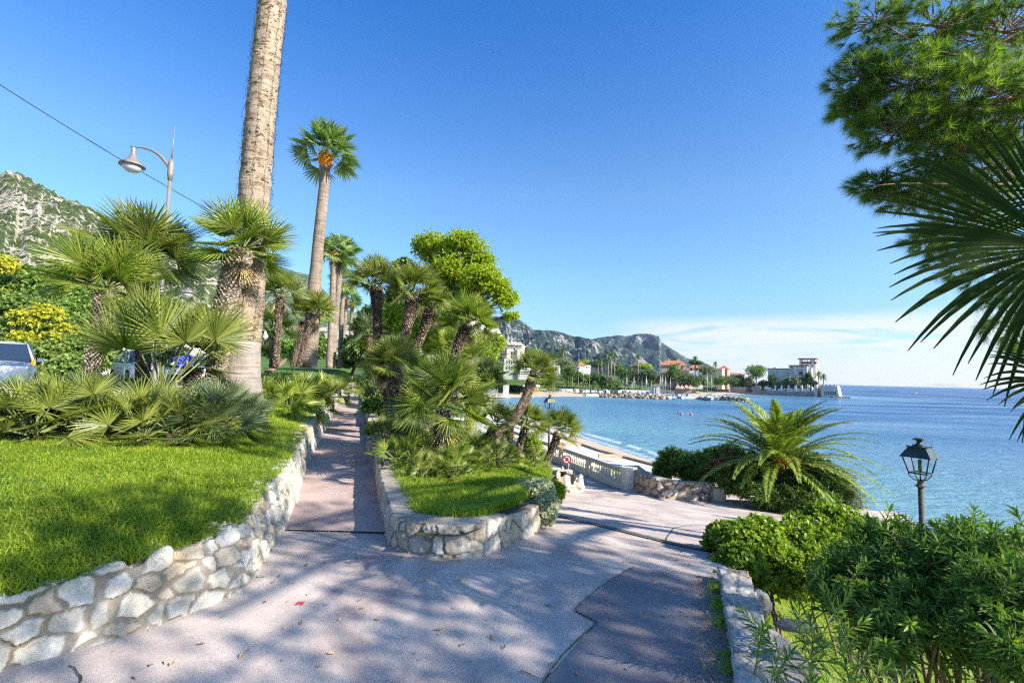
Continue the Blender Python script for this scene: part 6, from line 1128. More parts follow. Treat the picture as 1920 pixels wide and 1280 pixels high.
# ------------------------------------------------------------ mountains
def mount(name, prof, r0, r1, seed, rock_amt, spur=1.0, zfoot=2.0, na=420, nr=110, back=0.6, pw=0.85, veg=(0.045, 0.075, 0.03), rock=(0.42, 0.38, 0.34), cliff=0.0, amp=0.16):
    px = np.array([p[0] for p in prof], float); py = np.array([p[1] for p in prof], float)
    tans = []; 
    for a, b in zip(px, py):
        d = ray(a, b); tans.append((d[0], d[2]))
    tx = np.array([q[0] for q in tans]); tz = np.array([q[1] for q in tans]); u = np.linspace(tx[0], tx[-1], na); H = np.interp(u, tx, tz)
    t = np.linspace(0, 1+back, nr); U, T = np.meshgrid(u, t, indexing='ij'); Yr = r0+(r1-r0)*T; Hr = H[:, None]*r1-zfoot+CZ
    w1 = fbm(U*7/spur+T*1.6, T*2.2+U*3, 4, seed); g = 1-np.abs(2*fbm(U*16/spur+w1*1.3, T*1.6+3, 4, seed+5)-1); n3 = fbm(U*60, T*26, 4, seed+9)-0.5; n4 = fbm(U*160, T*70, 3, seed+19)-0.5
    env = np.clip(T, 0, 1)*np.clip(1.0-T, 0, 1)*4
    prof_ = np.where(T < 1, np.clip(T, 0, 1)**pw, 1-0.55*(T-1))
    if cliff: prof_ = prof_*(1-cliff)+cliff*np.clip((T-0.62)/0.3, 0, 1)**0.7*np.where(T < 1, 1, prof_)
    Z = zfoot+Hr*(prof_+env*((g-0.62)*amp*1.9+(w1-0.5)*amp*1.2+n3*amp*0.5))+Hr*0.022*n3+Hr*0.012*n4*np.clip(T*3, 0, 1)
    X = U*Yr
    m = MB(); m.grid(X, Yr, Z)
    mm, t_ = newmat(name+'_rock_and_scrub'); geo = nn(t_, 'ShaderNodeNewGeometry'); pos = geo.outputs['Position']; k = 1.0/r1
    f1 = nn(t_, 'ShaderNodeTexNoise', {'Vector': pos, 'Scale': 14*k, 'Detail': 8.0, 'Roughness': 0.68}).outputs[0]
    f2 = nn(t_, 'ShaderNodeTexNoise', {'Vector': pos, 'Scale': 150*k, 'Detail': 5.0, 'Roughness': 0.7}).outputs[0]
    nz = nn(t_, 'ShaderNodeSeparateXYZ', {0: geo.outputs['Normal']}).outputs[2]
    s = mth(t_, 'ADD', mth(t_, 'MULTIPLY', f1, 1.0), mth(t_, 'MULTIPLY', f2, 0.9)); s = mth(t_, 'SUBTRACT', s, mth(t_, 'MULTIPLY', nz, 0.28))
    msk = ramp(t_, mth(t_, 'ADD', s, rock_amt-0.78+0.2), [(0.43, 0.0), (0.53, 1.0)])
    rk = ramp(t_, f2, [(0.3, tuple(c*0.75 for c in rock)), (0.7, tuple(c*1.25 for c in rock))]); vg = ramp(t_, f2, [(0.35, tuple(c*0.6 for c in veg)), (0.65, tuple(c*1.8 for c in veg))])
    b = nn(t_, 'ShaderNodeBsdfPrincipled', {'Base Color': mixc(t_, msk, vg, rk), 'Roughness': 0.95, 'Specular IOR Level': 0.1})
    bn = nn(t_, 'ShaderNodeBump', {'Height': mth(t_, 'ADD', f2, mth(t_, 'MULTIPLY', f1, 0.6)), 'Strength': 0.9, 'Distance': r1*0.006}); t_.links.new(bn.outputs[0], b.inputs['Normal']); t_.links.new(b.outputs[0], nn(t_, 'ShaderNodeOutputMaterial').inputs[0])
    return tag(m.build(name, mm), kind='structure')
mount('hills', [(-400,250),(-150,275),(0,326),(60,350),(120,378),(170,393),(240,430),(300,450),(350,465),(385,478),(425,492),(460,498)], 170, 900, 3, 0.27, spur=3.2, amp=0.05, veg=(0.055, 0.08, 0.025), rock=(0.50, 0.44, 0.37), zfoot=8, na=520, nr=150)
mount('hills', [(300,560),(400,530),(470,505),(490,497),(520,500),(560,513),(585,518),(605,545),(640,575),(680,600),(760,630),(860,650),(950,675)], 700, 1500, 13, 0.22, spur=1.5, amp=0.1, veg=(0.07, 0.10, 0.045), rock=(0.5, 0.45, 0.40), zfoot=10, cliff=0.3)
mount('hills', [(560,620),(700,600),(800,585),(850,575),(900,588),(918,610),(934,614),(946,640),(968,652),(990,680),(1000,700)], 420, 800, 23, 0.42, veg=(0.08, 0.10, 0.045), rock=(0.55, 0.47, 0.39), zfoot=8, cliff=0.4)
mount('hills', [(780,575),(880,588),(940,596),(960,600),(972,598),(985,606),(1000,618),(1040,621),(1080,632),(1110,637),(1160,650),(1200,668),(1225,690),(1240,706)], 1500, 2700, 33, 0.22, veg=(0.022, 0.036, 0.030), rock=(0.32, 0.295, 0.29), zfoot=5, cliff=0.15, spur=0.7, amp=0.24)
mount('hills', [(980,660),(1080,640),(1110,637),(1140,632),(1165,631),(1195,627.5),(1225,628),(1236,631),(1240,641),(1262,655),(1290,672),(1312,676),(1330,684),(1350,698),(1362,712)], 2900, 4600, 43, 0.18, veg=(0.022, 0.036, 0.030), rock=(0.32, 0.295, 0.29), zfoot=5, cliff=0.1, spur=0.7, amp=0.2)
# ------------------------------------------------------------ far shore helpers
def fz(px, py, Y): return at(px, py, Y)[2]
LFd2 = leafmat('far_dark_leaf', [(0.03, 0.06, 0.02), (0.05, 0.09, 0.03), (0.08, 0.14, 0.04), (0.12, 0.19, 0.05)], 0.25)
LFm2 = leafmat('far_mid_leaf', [(0.05, 0.10, 0.025), (0.08, 0.15, 0.03), (0.13, 0.22, 0.04), (0.2, 0.3, 0.06)], 0.3)
def ftree(px, py0, py1, rx, Y, mt, lab, seed, shape=1, n=420, ll=0.9, group='trees on the far shore', name='shore_tree', nb=4):
    """crown from row py0 to py1, half width rx px"""
    rng = np.random.default_rng(seed); bl = []; cy = (py0+py1)/2; hy = (py1-py0)/2
    for i in range(nb):
        bl.append(pxblob(px+rng.uniform(-.45, .45)*rx, cy+rng.uniform(-.4, .4)*hy, Y+rng.uniform(-.3, .3)*rx*Y/F, rx*0.68, hy*0.68))
    b = at(px, py1, Y); zb = float(np.interp(Y, [150, 200, 260], [-4.4, -4.0, -3])); base = (b[0], b[1], min(b[2]-0.5, max(zb, b[2]-6)))
    return tree(name, base, bl, n, ll, ll*0.55, mt, lab, seed, 0.28, k=4, group=group, shell=0.45)
def fpalm(px, pyc, pyb, Y, rpx, lab, seed, group='palms on the far shore'):
    c = at(px, pyc, Y); b = at(px, pyb, Y); root = empty('shore_palm', tuple(b), label=lab, cat='palm tree', group=group); rng = np.random.default_rng(seed); m = MB(); m.tube([b, (b+c)/2+[0.1, 0, 0], c], [0.32, 0.24, 0.22], 7); m.build('trunk', Mwu2, root, loc=b).location = (0, 0, 0)
    m = MB(); Rm = rpx*Y/F
    for i in range(30):
        el = -0.7+2.1*((i+.5)/30); az = i*2.4; frond(m, c, (math.cos(el)*math.cos(az), math.cos(el)*math.sin(az), math.sin(el)), Rm*1.15, rng, 14, 0.35, Rm*0.3, w=Rm*0.035, rw=Rm*0.01)
    m.build('crown', [LFm2, Mstem], root, loc=b).location = (0, 0, 0); return root
class Facade:
    """a building front: anchored at a pixel and distance, turned by ang; measured in photo pixels along the front"""
    def __init__(s, px, Y, ang): s.o = np.array([(px-960)/F*Y*1.0, Y]); s.e1 = np.array([math.cos(ang), math.sin(ang)]); s.e2 = np.array([-math.sin(ang), math.cos(ang)]); s.a = ang
    def u(s, px, off=0):
        k = ray(px, 700)[0]; o = s.o+s.e2*off; return (k*o[1]-o[0])/(s.e1[0]-k*s.e1[1])
    def z(s, px, py, off=0):
        u_ = s.u(px, off); p = s.o+s.e2*off+s.e1*u_; return float(at(px, py, p[1])[2]), u_
    def P(s, u_, off, z): q = s.o+s.e1*u_+s.e2*off; return [q[0], q[1], z]
    def box(s, m, x0, x1, y0, y1, off=0.0, dep=8.0, mi=0, zb=None):
        z1, u0 = s.z(x0, y0, off); z0, _ = s.z(x0, y1, off); u1 = s.u(x1, off); z0 = z0 if zb is None else zb
        m.hexa([s.P(u0, off, z0), s.P(u1, off, z0), s.P(u1, off+dep, z0), s.P(u0, off+dep, z0), s.P(u0, off, z1), s.P(u1, off, z1), s.P(u1, off+dep, z1), s.P(u0, off+dep, z1)], mi); return u0, u1, z0, z1
Mvilla = mat('villa_stucco', (0.62, 0.58, 0.56), (0.72, 0.68, 0.65), 0.15, 0.9); Mtile = mat('terracotta', (0.36, 0.13, 0.075), (0.48, 0.20, 0.11), 0.8, 0.85, stretch=(1, 1, 1)); Mdarkw = mat('window_dark', (0.03, 0.035, 0.05), rough=0.15, spec=0.7); Mhotel = mat('hotel_cream', (0.52, 0.42, 0.26), (0.6, 0.5, 0.34), 0.15, 0.85); Mbl = mat('pale_blue_shutter', (0.45, 0.52, 0.60)); Mpink = mat('pink_stucco', (0.62, 0.38, 0.32), (0.7, 0.46, 0.4), 0.2)
Mseawall = mat('sea_wall_stone', (0.28, 0.25, 0.25), (0.40, 0.36, 0.34), 0.4, 0.9, 0.5, 2, c3=(0.25, 0.22, 0.22), s3=0.12, bd=0.2)
# --- the villa on the point
va = R(-40); V_ = Facade(1380, 322, va)
root = empty('sea_wall', tuple(V_.P(0, 0, SEA)), label='long stone sea wall with square pillars below the villa garden', cat='wall')
def bchild(nm, mt, parent, fn):
    m = MB(); fn(m); o = m.build(nm, mt, parent, loc=np.array(parent.location)); o.location = (0, 0, 0); return o
bchild('wall', Mseawall, root, lambda m: (V_.box(m, 1340, 1418, 724, 742, 0, 3, zb=SEA-0.5), V_.box(m, 1418, 1426, 722, 742, -0.3, 3.4, zb=SEA-0.5), V_.box(m, 1426, 1530, 731, 742, 0.05, 3, zb=SEA-0.5), V_.box(m, 1330, 1545, 739.5, 742, -2.5, 2.4, zb=SEA-0.5)))
for i, x in enumerate([1453, 1465, 1478, 1490.5, 1502, 1515]): bchild('pillar', Mvilla, root, lambda m: V_.box(m, x-1.4, x+1.4, 722, 731.2, 0.2, 1.4))
bchild('doorway', Mdarkw, root, lambda m: [m.add([V_.P(V_.u(1404)+2.2*math.cos(t)*1.0, -0.06, V_.z(1404, 735)[0]+3.2*math.sin(t)) for t in np.linspace(0, math.pi, 13)], [list(range(13))])])
root = empty('sea_bastion', tuple(V_.P(V_.u(1545), 0, SEA)), label='sloping white bastion with tall slits standing in the sea', cat='tower')
def bast(m):
    z1, u0 = V_.z(1540, 723, -1); u1 = V_.u(1569, -1); d = 12; zb_ = SEA-0.5
    m.hexa([V_.P(u0-0.5, -1.6, zb_), V_.P(u1+1.2, -1.6, zb_), V_.P(u1+1.2, d, zb_), V_.P(u0-.5, d, zb_), V_.P(u0, -1, z1), V_.P(u1, -1, z1), V_.P(u1, d, z1), V_.P(u0, d, z1)])
    for k in range(4):
        a = u0+(u1-u0)*(k+0.02)/3.9; m.hexa([V_.P(a, -1, z1), V_.P(a+1.0, -1, z1), V_.P(a+1.0, 0, z1), V_.P(a, 0, z1), V_.P(a, -1, z1+0.9), V_.P(a+1, -1, z1+0.9), V_.P(a+1, 0, z1+.9), V_.P(a, 0, z1+.9)])
    V_.box(m, 1526, 1531, 721, 742, -1.2, 10, zb=zb_)
Mbast = mat('bastion_white', (0.52, 0.47, 0.43), (0.6, 0.55, 0.5), 0.2)
bchild('walls', Mbast, root, bast)
for k in range(7): bchild('slit', Mdarkw, root, lambda m: V_.box(m, 1545+k*3.3, 1546.4+k*3.3, 733.5, 740.5, -1.5, 0.5))
bchild('inner_wall', mat('sand_stone', (0.5, 0.33, 0.24), (0.6, 0.42, 0.3), 0.3), root, lambda m: V_.box(m, 1531, 1540, 722, 742, 3.0, 6, zb=SEA))
p = V_.P(V_.u(1570), -3, SEA); m = MB(); rg = np.random.default_rng(6)
for k in range(7): rock(m, (p[0]-3+k*1.5, p[1]-1+rg.random(), SEA), (1.3, 1, 0.8), rg, 8)
tag(m.build('sea_rocks', mat('wet_rock', (0.03, 0.03, 0.03), (0.08, 0.07, 0.07), 1)), 'dark wet rocks in the water at the foot of the white bastion', 'rock')
root = empty('villa', tuple(V_.P(V_.u(1490, 12), 12, 0)), label='pale villa with a flat roofed lookout tower on the point', cat='villa')
zb_ = -1.5
bchild('wall', Mvilla, root, lambda m: (V_.box(m, 1440, 1482, 691, 720, 16, 14, zb=zb_), V_.box(m, 1480, 1492, 685.5, 720, 13, 16, zb=zb_), V_.box(m, 1489, 1513.5, 685.5, 720, 10, 12, zb=zb_), V_.box(m, 1513.5, 1522, 690, 720, 11.5, 10, zb=zb_), V_.box(m, 1450, 1456, 689, 700, 15.7, 4)))
bchild('tower', Mvilla, root, lambda m: (V_.box(m, 1499, 1530, 682, 720, 16, 9, zb=zb_), V_.box(m, 1499.3, 1504, 673, 682.2, 16.05, 3), V_.box(m, 1519, 1529.6, 673, 682.2, 16.05, 3), V_.box(m, 1499.3, 1504, 673, 682.2, 22, 2.9), V_.box(m, 1524, 1529.6, 673, 682.2, 22, 2.9), V_.box(m, 1509, 1510, 673, 682.2, 16.1, 0.6), V_.box(m, 1514, 1515, 673, 682.2, 16.1, 0.6)))
bchild('roof', Mtile, root, lambda m: (V_.box(m, 1496, 1532, 671.3, 673.1, 14.6, 12), V_.box(m, 1478, 1494, 684.2, 685.7, 12, 18), V_.box(m, 1487, 1517, 684.0, 685.6, 8.8, 14.2), V_.box(m, 1439, 1483, 690, 691.2, 15.5, 14.8)))
Mbw = mat('balcony_wood', (0.14, 0.09, 0.07))
for a_ in ((1503.5, 1521, 677.8, 681.5, 15.4, 0.5), (1527, 1531, 677.8, 681.5, 15.4, 4), (1494, 1506, 692.5, 693.6, 9.7, 0.28)): bchild('railing', Mbw, root, lambda m: V_.box(m, *a_))
for x0, x1, y0, y1, off in ((1497.5, 1505.5, 696, 703, 9.93), (1502.5, 1505, 686.5, 689.5, 9.93), (1494.5, 1496.5, 686.5, 689, 9.93), (1482.5, 1484.5, 686.8, 689, 12.93), (1522, 1524, 684.5, 687, 15.93)): bchild('window', Mdarkw, root, lambda m: V_.box(m, x0, x1, y0, y1, off, 0.05))
# point vegetation
pts_ = [(1418, 682, 715, 24, 325, LFm2, 'umbrella shaped pine beside the villa on the point', 3), (1446, 697, 728, 13, 335, LFd2, 'dark cypress like tree left of the villa', 2), (1457, 711, 728, 9, 326, LFolive, 'small round olive tree at the villa sea wall', 2), (1473, 704, 728, 11, 330, LFolive, 'olive tree in front of the villa wing', 3), (1487, 705, 722, 8, 326, LFolive, 'third olive tree before the villa', 2), (1500, 703, 728, 14, 318, LFolive, 'broad olive tree before the villa window', 3), (1519, 699, 722, 7.5, 308, LFd2, 'dark egg shaped tree at the villa corner', 1), (1405, 706, 728, 16, 330, LFolive, 'grey green olive left of the umbrella pine', 3), (1385, 703, 722, 14, 335, LFd2, 'dark tree behind the curved part of the sea wall', 3), (1430, 712, 728, 10, 326, LFd2, 'dark bush under the umbrella pine', 2), (1528, 722-8, 724, 5, 303, LFm2, 'small bush at the bastion', 1)]
for i, (px, a, b_, rx, Y, mt, lab, nb) in enumerate(pts_): ftree(px, a, b_, rx, (lambda u_: V_.P(u_, 5.0, 0)[1])(V_.u(px, 5.0)), mt, lab, 400+i, n=500, ll=0.95, nb=nb+1, group='trees on the point')
ftree(1418, 684, 700, 24, 330, LFm2, 'flat topped pine crown against the cloud beside the villa', 450, n=450, ll=0.9, nb=5, group='trees on the point')
fpalm(1534, 704, 722, 300, 9, 'small palm at the right corner of the villa', 451); fpalm(1544, 708, 723, 296, 8, 'lowest palm on the point next to the bastion', 452)
# point ground
tag((lambda m: (m.add([V_.P(-30, 1, -2.6), V_.P(V_.u(1532), 1, -2.6), V_.P(V_.u(1538), 70, -2.6), V_.P(-30, 90, -2.6)], [0, 1, 2, 3]), m.build('point_ground', MgrassF))[1])(MB()), kind='structure')
# --- houses
def house(px, Y, ang, wallbox, roofbox, lab, wins=(), mt=None, dep=9, hip=True, zb=-3, group='houses on the far shore', name='house'):
    Y += 38
    f = Facade(px, Y, ang); root = empty(name, tuple(f.P(0, 0, 0)), label=lab, cat='house', group=group); x0, x1, y0, y1 = wallbox
    bchild('wall', mt or Mvilla, root, lambda m: f.box(m, x0, x1, y0, y1, 0, dep, zb=zb))
    def rf(m):
        a0, a1, b0, b1 = roofbox; zt, _ = f.z(a0, b0); zl, u0 = f.z(a0, b1); u1 = f.u(a1); q = min((u1-u0)*0.5, dep*0.5)*0.9 if hip else 0.0; e = 0.6
        m.add([f.P(u0, -e, zl), f.P(u1, -e, zl), f.P(u1, dep+e, zl), f.P(u0, dep+e, zl), f.P(u0+q, dep/2, zt), f.P(u1-q, dep/2, zt)], [[0, 1, 5, 4], [2, 3, 4, 5], [0, 3, 2, 1]]); m.more([[1, 2, 5], [3, 0, 4]])
    bchild('roof', Mtile, root, rf)
    for w_ in wins: bchild('window', Mdarkw, root, lambda m: f.box(m, *w_, off=-0.04, dep=0.1))
    return root
house(1262, 262, R(-20), (1240, 1286, 683, 700), (1235, 1289, 675, 684), 'house with a broad dark red roof behind the marina trees', [(1244, 1246, 686, 690), (1250, 1252, 686, 690), (1256, 1258, 686, 690), (1277, 1280, 688, 693)], mat('warm_wall', (0.6, 0.42, 0.34)))
house(1272, 255, R(-20), (1267, 1276, 680, 698), (1265, 1279, 673, 681), 'small orange roofed turret on the broad roofed house', [], mat('warm_wall2', (0.66, 0.45, 0.35)), dep=4)
house(1305, 250, R(-15), (1293, 1318, 689, 708), (1291, 1319, 682.5, 689.5), 'white house with a bright orange roof and dark windows', [(1294, 1298, 690, 695), (1302, 1308, 690, 695), (1311, 1315, 690, 695)])
house(1350, 270, R(-35), (1343, 1354, 691, 707), (1343, 1354, 690, 691.2), 'plain cream house gable without windows', [], Mhotel, dep=8)
house(1356, 278, R(-35), (1347, 1364, 691, 705), (1345, 1366, 684.5, 691.5), 'brick coloured house with red roof and pale chimney wall', [], mat('brick_wall', (0.5, 0.24, 0.17)), dep=8)
house(1380, 290, R(-20), (1354, 1396, 700, 712), (1352, 1398, 698, 702), 'long low house with an orange roof behind the olive trees', [], Mhotel)
house(1098, 228, R(10), (1085, 1107, 684, 700), (1083, 1099, 678, 684.5), 'white villa with a small terracotta roof above the marina trees', [(1099, 1101, 686, 690), (1103, 1105, 686, 690)])
house(1040, 235, R(-10), (1028, 1048, 676, 700), (1026, 1049, 672, 676.5), 'white house half hidden behind the leaning palm head', [(1041, 1043.5, 678, 684), (1041, 1043.5, 688, 694)])
# --- hotel
Hf = Facade(918, 232, R(-28)); root = empty('grand_hotel', tuple(Hf.P(Hf.u(950), 0, 0)), label='ornate cream grand hotel with tall windows under the rocky cliff', cat='hotel')
# left wing recedes, right block is nearer; both turned
Hl = Facade(921, 236, R(28)); 
bchild('left_wing', Hmat := mat('hotel_shaded_wall', (0.62, 0.52, 0.34), (0.70, 0.60, 0.42), 0.15), root, lambda m: Hl.box(m, 915, 945, 646, 685, 0, 14, zb=2))  # separate copy of the hotel cream, its colour toned for the wing's shade
bchild('main_block', Mhotel, root, lambda m: (Facade(944, 222, R(-6)).box(m, 944, 978, 645, 690, 0, 16, zb=2)))
Hm = Facade(944, 222, R(-6))
bchild('cornice', Mwhite, root, lambda m: (Hm.box(m, 943, 979, 644, 646.4, -0.7, 17.4), Hm.box(m, 943.6, 978.4, 650.5, 651.3, -0.35, 0.3), Hl.box(m, 914, 945, 645, 647, -0.7, 15.4), Hm.box(m, 943.6, 978.4, 658, 658.7, -0.35, 0.3)))
bchild('roof_pavilion', Mpink, root, lambda m: (Hm.box(m, 947, 952, 640.5, 644.2, 3, 4), Hm.box(m, 958, 965, 640, 644.2, 3, 4), Hm.box(m, 970, 975, 641, 644.2, 3, 4), Hl.box(m, 922, 930, 641, 645.1, 3, 4)))
bchild('oriel', Mwhite, root, lambda m: (Hm.box(m, 949, 954, 654, 676, -1.2, 1.15), Hm.box(m, 969, 974, 654, 676, -1.2, 1.15)))
for r_i, (a, b_) in enumerate(((647.5, 650), (652.5, 657), (660, 664.5), (667, 671.5))):
    for c_i in range(6):
        x = 946.3+c_i*5.4
        if r_i > 0 and c_i in (1, 4): continue
        bchild('window', Mdarkw if (r_i+c_i) % 3 else Mbl, root, lambda m: Hm.box(m, x, x+2.2, a, b_, -0.05, 0.1))
    for c_i in range(4): bchild('window', Mdarkw, root, lambda m: Hl.box(m, 921+c_i*5.6, 923.6+c_i*5.6, a+0.8, b_+1, -0.05, 0.1))
bchild('lower_pavilion', Mwhite, root, lambda m: (Hm.box(m, 945, 972, 672, 700, -5, 4.9, zb=2), Hm.box(m, 944, 992, 683, 703, -9, 3.9, zb=0), Hm.box(m, 971, 993, 694, 704, -10, 0.9, zb=0)))
for k in range(5): bchild('arched_window', Mdarkw, root, lambda m: Hm.box(m, 949+k*4.4, 951.4+k*4.4, 676, 681.5, -5.05, 0.06))
for k in range(8): bchild('arched_window', Mdarkw, root, lambda m: Hm.box(m, 948+k*5.3, 950.5+k*5.3, 687, 693, -9.05, 0.06))
# lawn before the hotel, retaining walls
m = MB(); P_ = [at(930, 722, 190), at(1165, 735, 200), at(1165, 728, 215), at(1060, 715, 225), at(945, 706, 225), at(925, 708, 225)]
m.add([P_[0], at(1010, 720, 192), at(1010, 706, 224), P_[4]], [0, 1, 2, 3]); tag(m.build('hotel_lawn', MgrassF), kind='structure')
m = MB(); a = at(930, 732, 214); b_ = at(1012, 735, 236); c_ = at(1290, 735, 248)
for (p, q, h) in ((a, b_, 2.6), (b_, c_, 1.1)): m.hexa([[p[0], p[1], -5.6], [q[0], q[1], -5.6], [q[0], q[1]+.6, -5.6], [p[0], p[1]+.6, -5.6], [p[0], p[1], -4.6+h], [q[0], q[1], -4.6+h], [q[0], q[1]+.6, -4.6+h], [p[0], p[1]+.6, -4.6+h]])
tag(m.build('promenade_wall', Mwhite), 'long low white wall behind the cars parked by the far beach', 'wall')
# beach hut
r_ = empty('beach_hut', tuple(at(922, 736, 165)), label='white beach hut with a blue awning at the left end of the beach', cat='hut'); f = Facade(915, 165, 0)
bchild('wall', Mwhite, r_, lambda m: (f.box(m, 915, 934, 724, 736, 0, 5, zb=-5.5), f.box(m, 944, 955, 722, 735, 2, 5, zb=-5.5))); bchild('awning', mat('blue_awning', (0.1, 0.35, 0.6)), r_, lambda m: f.box(m, 913, 936, 721, 723.5, -2, 7.5))
# trees on the far shore: (px, top, bottom, half width, distance, material, label, blobs)
FT = [(1012, 652, 690, 14, 236, LFm2, 'rounded tree right behind the leaning palm crown', 4), (1040, 656, 676, 20, 262, LFd2, 'dark flat topped tree on the hotel side', 4), (1062, 664, 700, 20, 236, LFolive, 'brownish green round tree above the white villa', 4), (1063, 683, 722, 16, 216, LFm2, 'left of two clipped bright green trees', 3), (1079, 682, 720, 11, 214, LFm2, 'right of two clipped bright green trees', 3),
      (1118, 673, 690, 14, 262, LFd2, 'dark bushy tree behind the white villa', 3), (1092, 675, 684, 8, 262, LFlime, 'small bright tree top behind the white villa roof', 2), (1097, 700, 724, 12, 214, LFm2, 'tree left of the promenade lamp posts', 3), (1112, 697, 726, 12, 216, LFd2, 'dark tree above the parked cars', 3), (1128, 695, 726, 11, 214, LFm2, 'light tree in the middle of the far shore', 3), (1142, 703, 722, 9, 212, LFolive, 'grey round shrub on the far lawn', 2), (1158, 680, 712, 14, 236, LFm2, 'tall light tree among the far palms', 4), (1150, 708, 728, 12, 213, LFm2, 'young light green tree near the palms', 3), (1178, 693, 722, 15, 226, LFd2, 'dark tree behind the first masts', 4), (1188, 683, 700, 9, 250, LFolive, 'olive coloured tree behind the masts', 2),
      (1200, 692, 722, 16, 224, LFd2, 'wide dark tree behind the moored masts', 4), (1212, 678, 692, 12, 250, LFlime, 'small umbrella pine with a bright top', 3), (1222, 690, 722, 16, 222, LFd2, 'dark tree below the umbrella pine', 4), (1243, 693, 722, 15, 222, LFd2, 'dark tree above the square harbour hut', 4), (1268, 680, 722, 12, 220, LFm2, 'pointed green tree in front of the broad roofed house', 4), (1258, 692, 722, 12, 224, LFd2, 'dark tree left of the pointed one', 3), (1290, 697, 726, 14, 218, LFd2, 'dark spreading tree by the harbour restaurant', 4), (1308, 700, 724, 12, 222, LFd2, 'dark tree below the orange roofed house', 3),
      (1330, 680, 702, 15, 252, LFolive, 'grey green tree between the orange and cream houses', 4), (1305, 674, 684, 10, 262, LFd2, 'dark tree top left of the orange roof', 2), (1345, 704, 724, 15, 262, LFm2, 'tree row in front of the cream house', 4), (1368, 702, 724, 14, 280, LFd2, 'bushy tree before the long low house', 4), (1172, 706, 724, 9, 216, LFd2, 'low dark shrub right of the young tree', 2), (1325, 707, 722, 9, 250, LFm2, 'light tree over the jetty wall', 2), (1028, 700, 722, 12, 220, LFd2, 'shaded tree left of the clipped pair', 3), (985, 690, 708, 10, 235, LFm2, 'shrub on the hotel terrace', 2), (950, 716, 732, 10, 184, LFd2, 'dark bush by the beach hut', 2), (970, 722, 735, 14, 182, LFd2, 'dark hedge bush above the beach sand', 3)]
for i, (px, a, b_, rx, Y, mt, lab, nb) in enumerate(FT): ftree(px, a, b_, rx*1.35, Y+(24 if Y < 240 else 16), mt, lab, 500+i, n=int(400+rx*30), ll=0.62, nb=nb+1)
for i, (px, c_, b_, Y, r, lab) in enumerate([(1128, 670, 722, 246, 6, 'first tall palm of the far grove'), (1146, 666, 722, 222, 8, 'tallest palm of the far grove'), (1121, 680, 722, 222, 7, 'shorter palm left of the tall far grove'), (1196, 670, 722, 226, 7, 'single tall palm behind the masts'), (1056, 656, 690, 250, 6, 'palm poking above the dark tree by the hotel'), (1152, 671, 722, 224, 7, 'palm leaning on the tallest one'), (960, 698, 728, 186, 10, 'shaggy palm on the lawn below the hotel'), (1038, 708, 735, 184, 9, 'short palm at the left end of the parked cars'), (1116, 720, 737, 186, 7, 'tiny palm in the middle of the parked cars'), (1303, 676, 690, 262, 9, 'palm head left of the orange roof'), (1341, 683, 700, 262, 6, 'palm right of the grey green tree'), (1140, 676, 722, 230, 6, 'thin palm inside the far grove')]): fpalm(px, c_, b_, Y+(20 if Y > 200 else 30), r, lab, 560+i)
# hedge and cars by the far beach
for i, (x0, x1, lab) in enumerate([(1000, 1040, 'left section of the low hedge behind the far beach'), (1046, 1110, 'long section of the low hedge behind the far beach'), (1120, 1205, 'right section of the low hedge behind the far beach')]):
    bl = [pxblob(x, 738.0+0.02*(x-1000)*0.3, 221+(x-1000)*0.015, 5, 2.2) for x in np.arange(x0, x1, 7)]; shrub('beach_hedge', tuple(at((x0+x1)/2, 741, 221)), bl, len(bl)*70, 0.5, 0.28, LFd2, lab, 'hedge', 600+i, k=4, group='hedges behind the far beach', ns=3)
cols_ = [(0.75, 0.75, 0.75), (0.4, 0.42, 0.45), (0.7, 0.7, 0.72), (0.05, 0.06, 0.08), (0.12, 0.2, 0.4)]; cn = ['white', 'silver grey', 'pale', 'black', 'blue']
protos = []
for ci, c_ in enumerate(cols_):
    root = None
def farcar(loc, rz, ci, lab):
    if len(protos) > ci: o = protos[ci].copy(); COL.objects.link(o); o.location = loc; o.rotation_euler = (0, 0, rz); o['label'] = lab; return
    m = MB(); xs = np.array([-2.1, -2.0, -1.3, -0.7, 0.5, 1.1, 1.9, 2.1]); tz = np.array([.6, .95, 1.35, 1.45, 1.42, .95, .8, .5]); 
    for k in range(len(xs)-1):
        a, b_ = xs[k], xs[k+1]; w0 = .85 if tz[k] < 1.1 else .7; w1 = .85 if tz[k+1] < 1.1 else .7
        m.hexa([[a, -.86, .25], [b_, -.86, .25], [b_, .86, .25], [a, .86, .25], [a, -w0, tz[k]], [b_, -w1, tz[k+1]], [b_, w1, tz[k+1]], [a, w0, tz[k]]])
    m.box((-0.2, 0, 1.12), (1.9, 1.66, 0.32), m=1); m.box((0.82, 0, 1.15), (0.1, 1.3, 0.3), m=1)
    for x in (-1.3, 1.3): m.box((x, 0, .3), (.62, 1.78, .58), m=2)
    o = m.build('parked_car', [carpaint(cols_[ci]), Mwin, Mtyre]); o.location = loc; o.rotation_euler = (0, 0, rz); tag(o, lab, 'car', 'cars parked behind the far beach'); protos.append(o)
rg = np.random.default_rng(17); order = [0, 1, 2, 3, 4]
pos = [0, 1, 2, 3, 4]+list(rg.integers(0, 5, 24)); 
ordn = ['first', 'second', 'third', 'fourth', 'fifth', 'sixth', 'seventh', 'eighth', 'ninth', 'tenth', 'eleventh', 'twelfth', 'thirteenth', 'fourteenth', 'fifteenth', 'sixteenth', 'seventeenth', 'eighteenth', 'nineteenth', 'twentieth', 'twenty first', 'twenty second', 'twenty third', 'twenty fourth', 'twenty fifth', 'twenty sixth', 'twenty seventh', 'twenty eighth', 'twenty ninth']
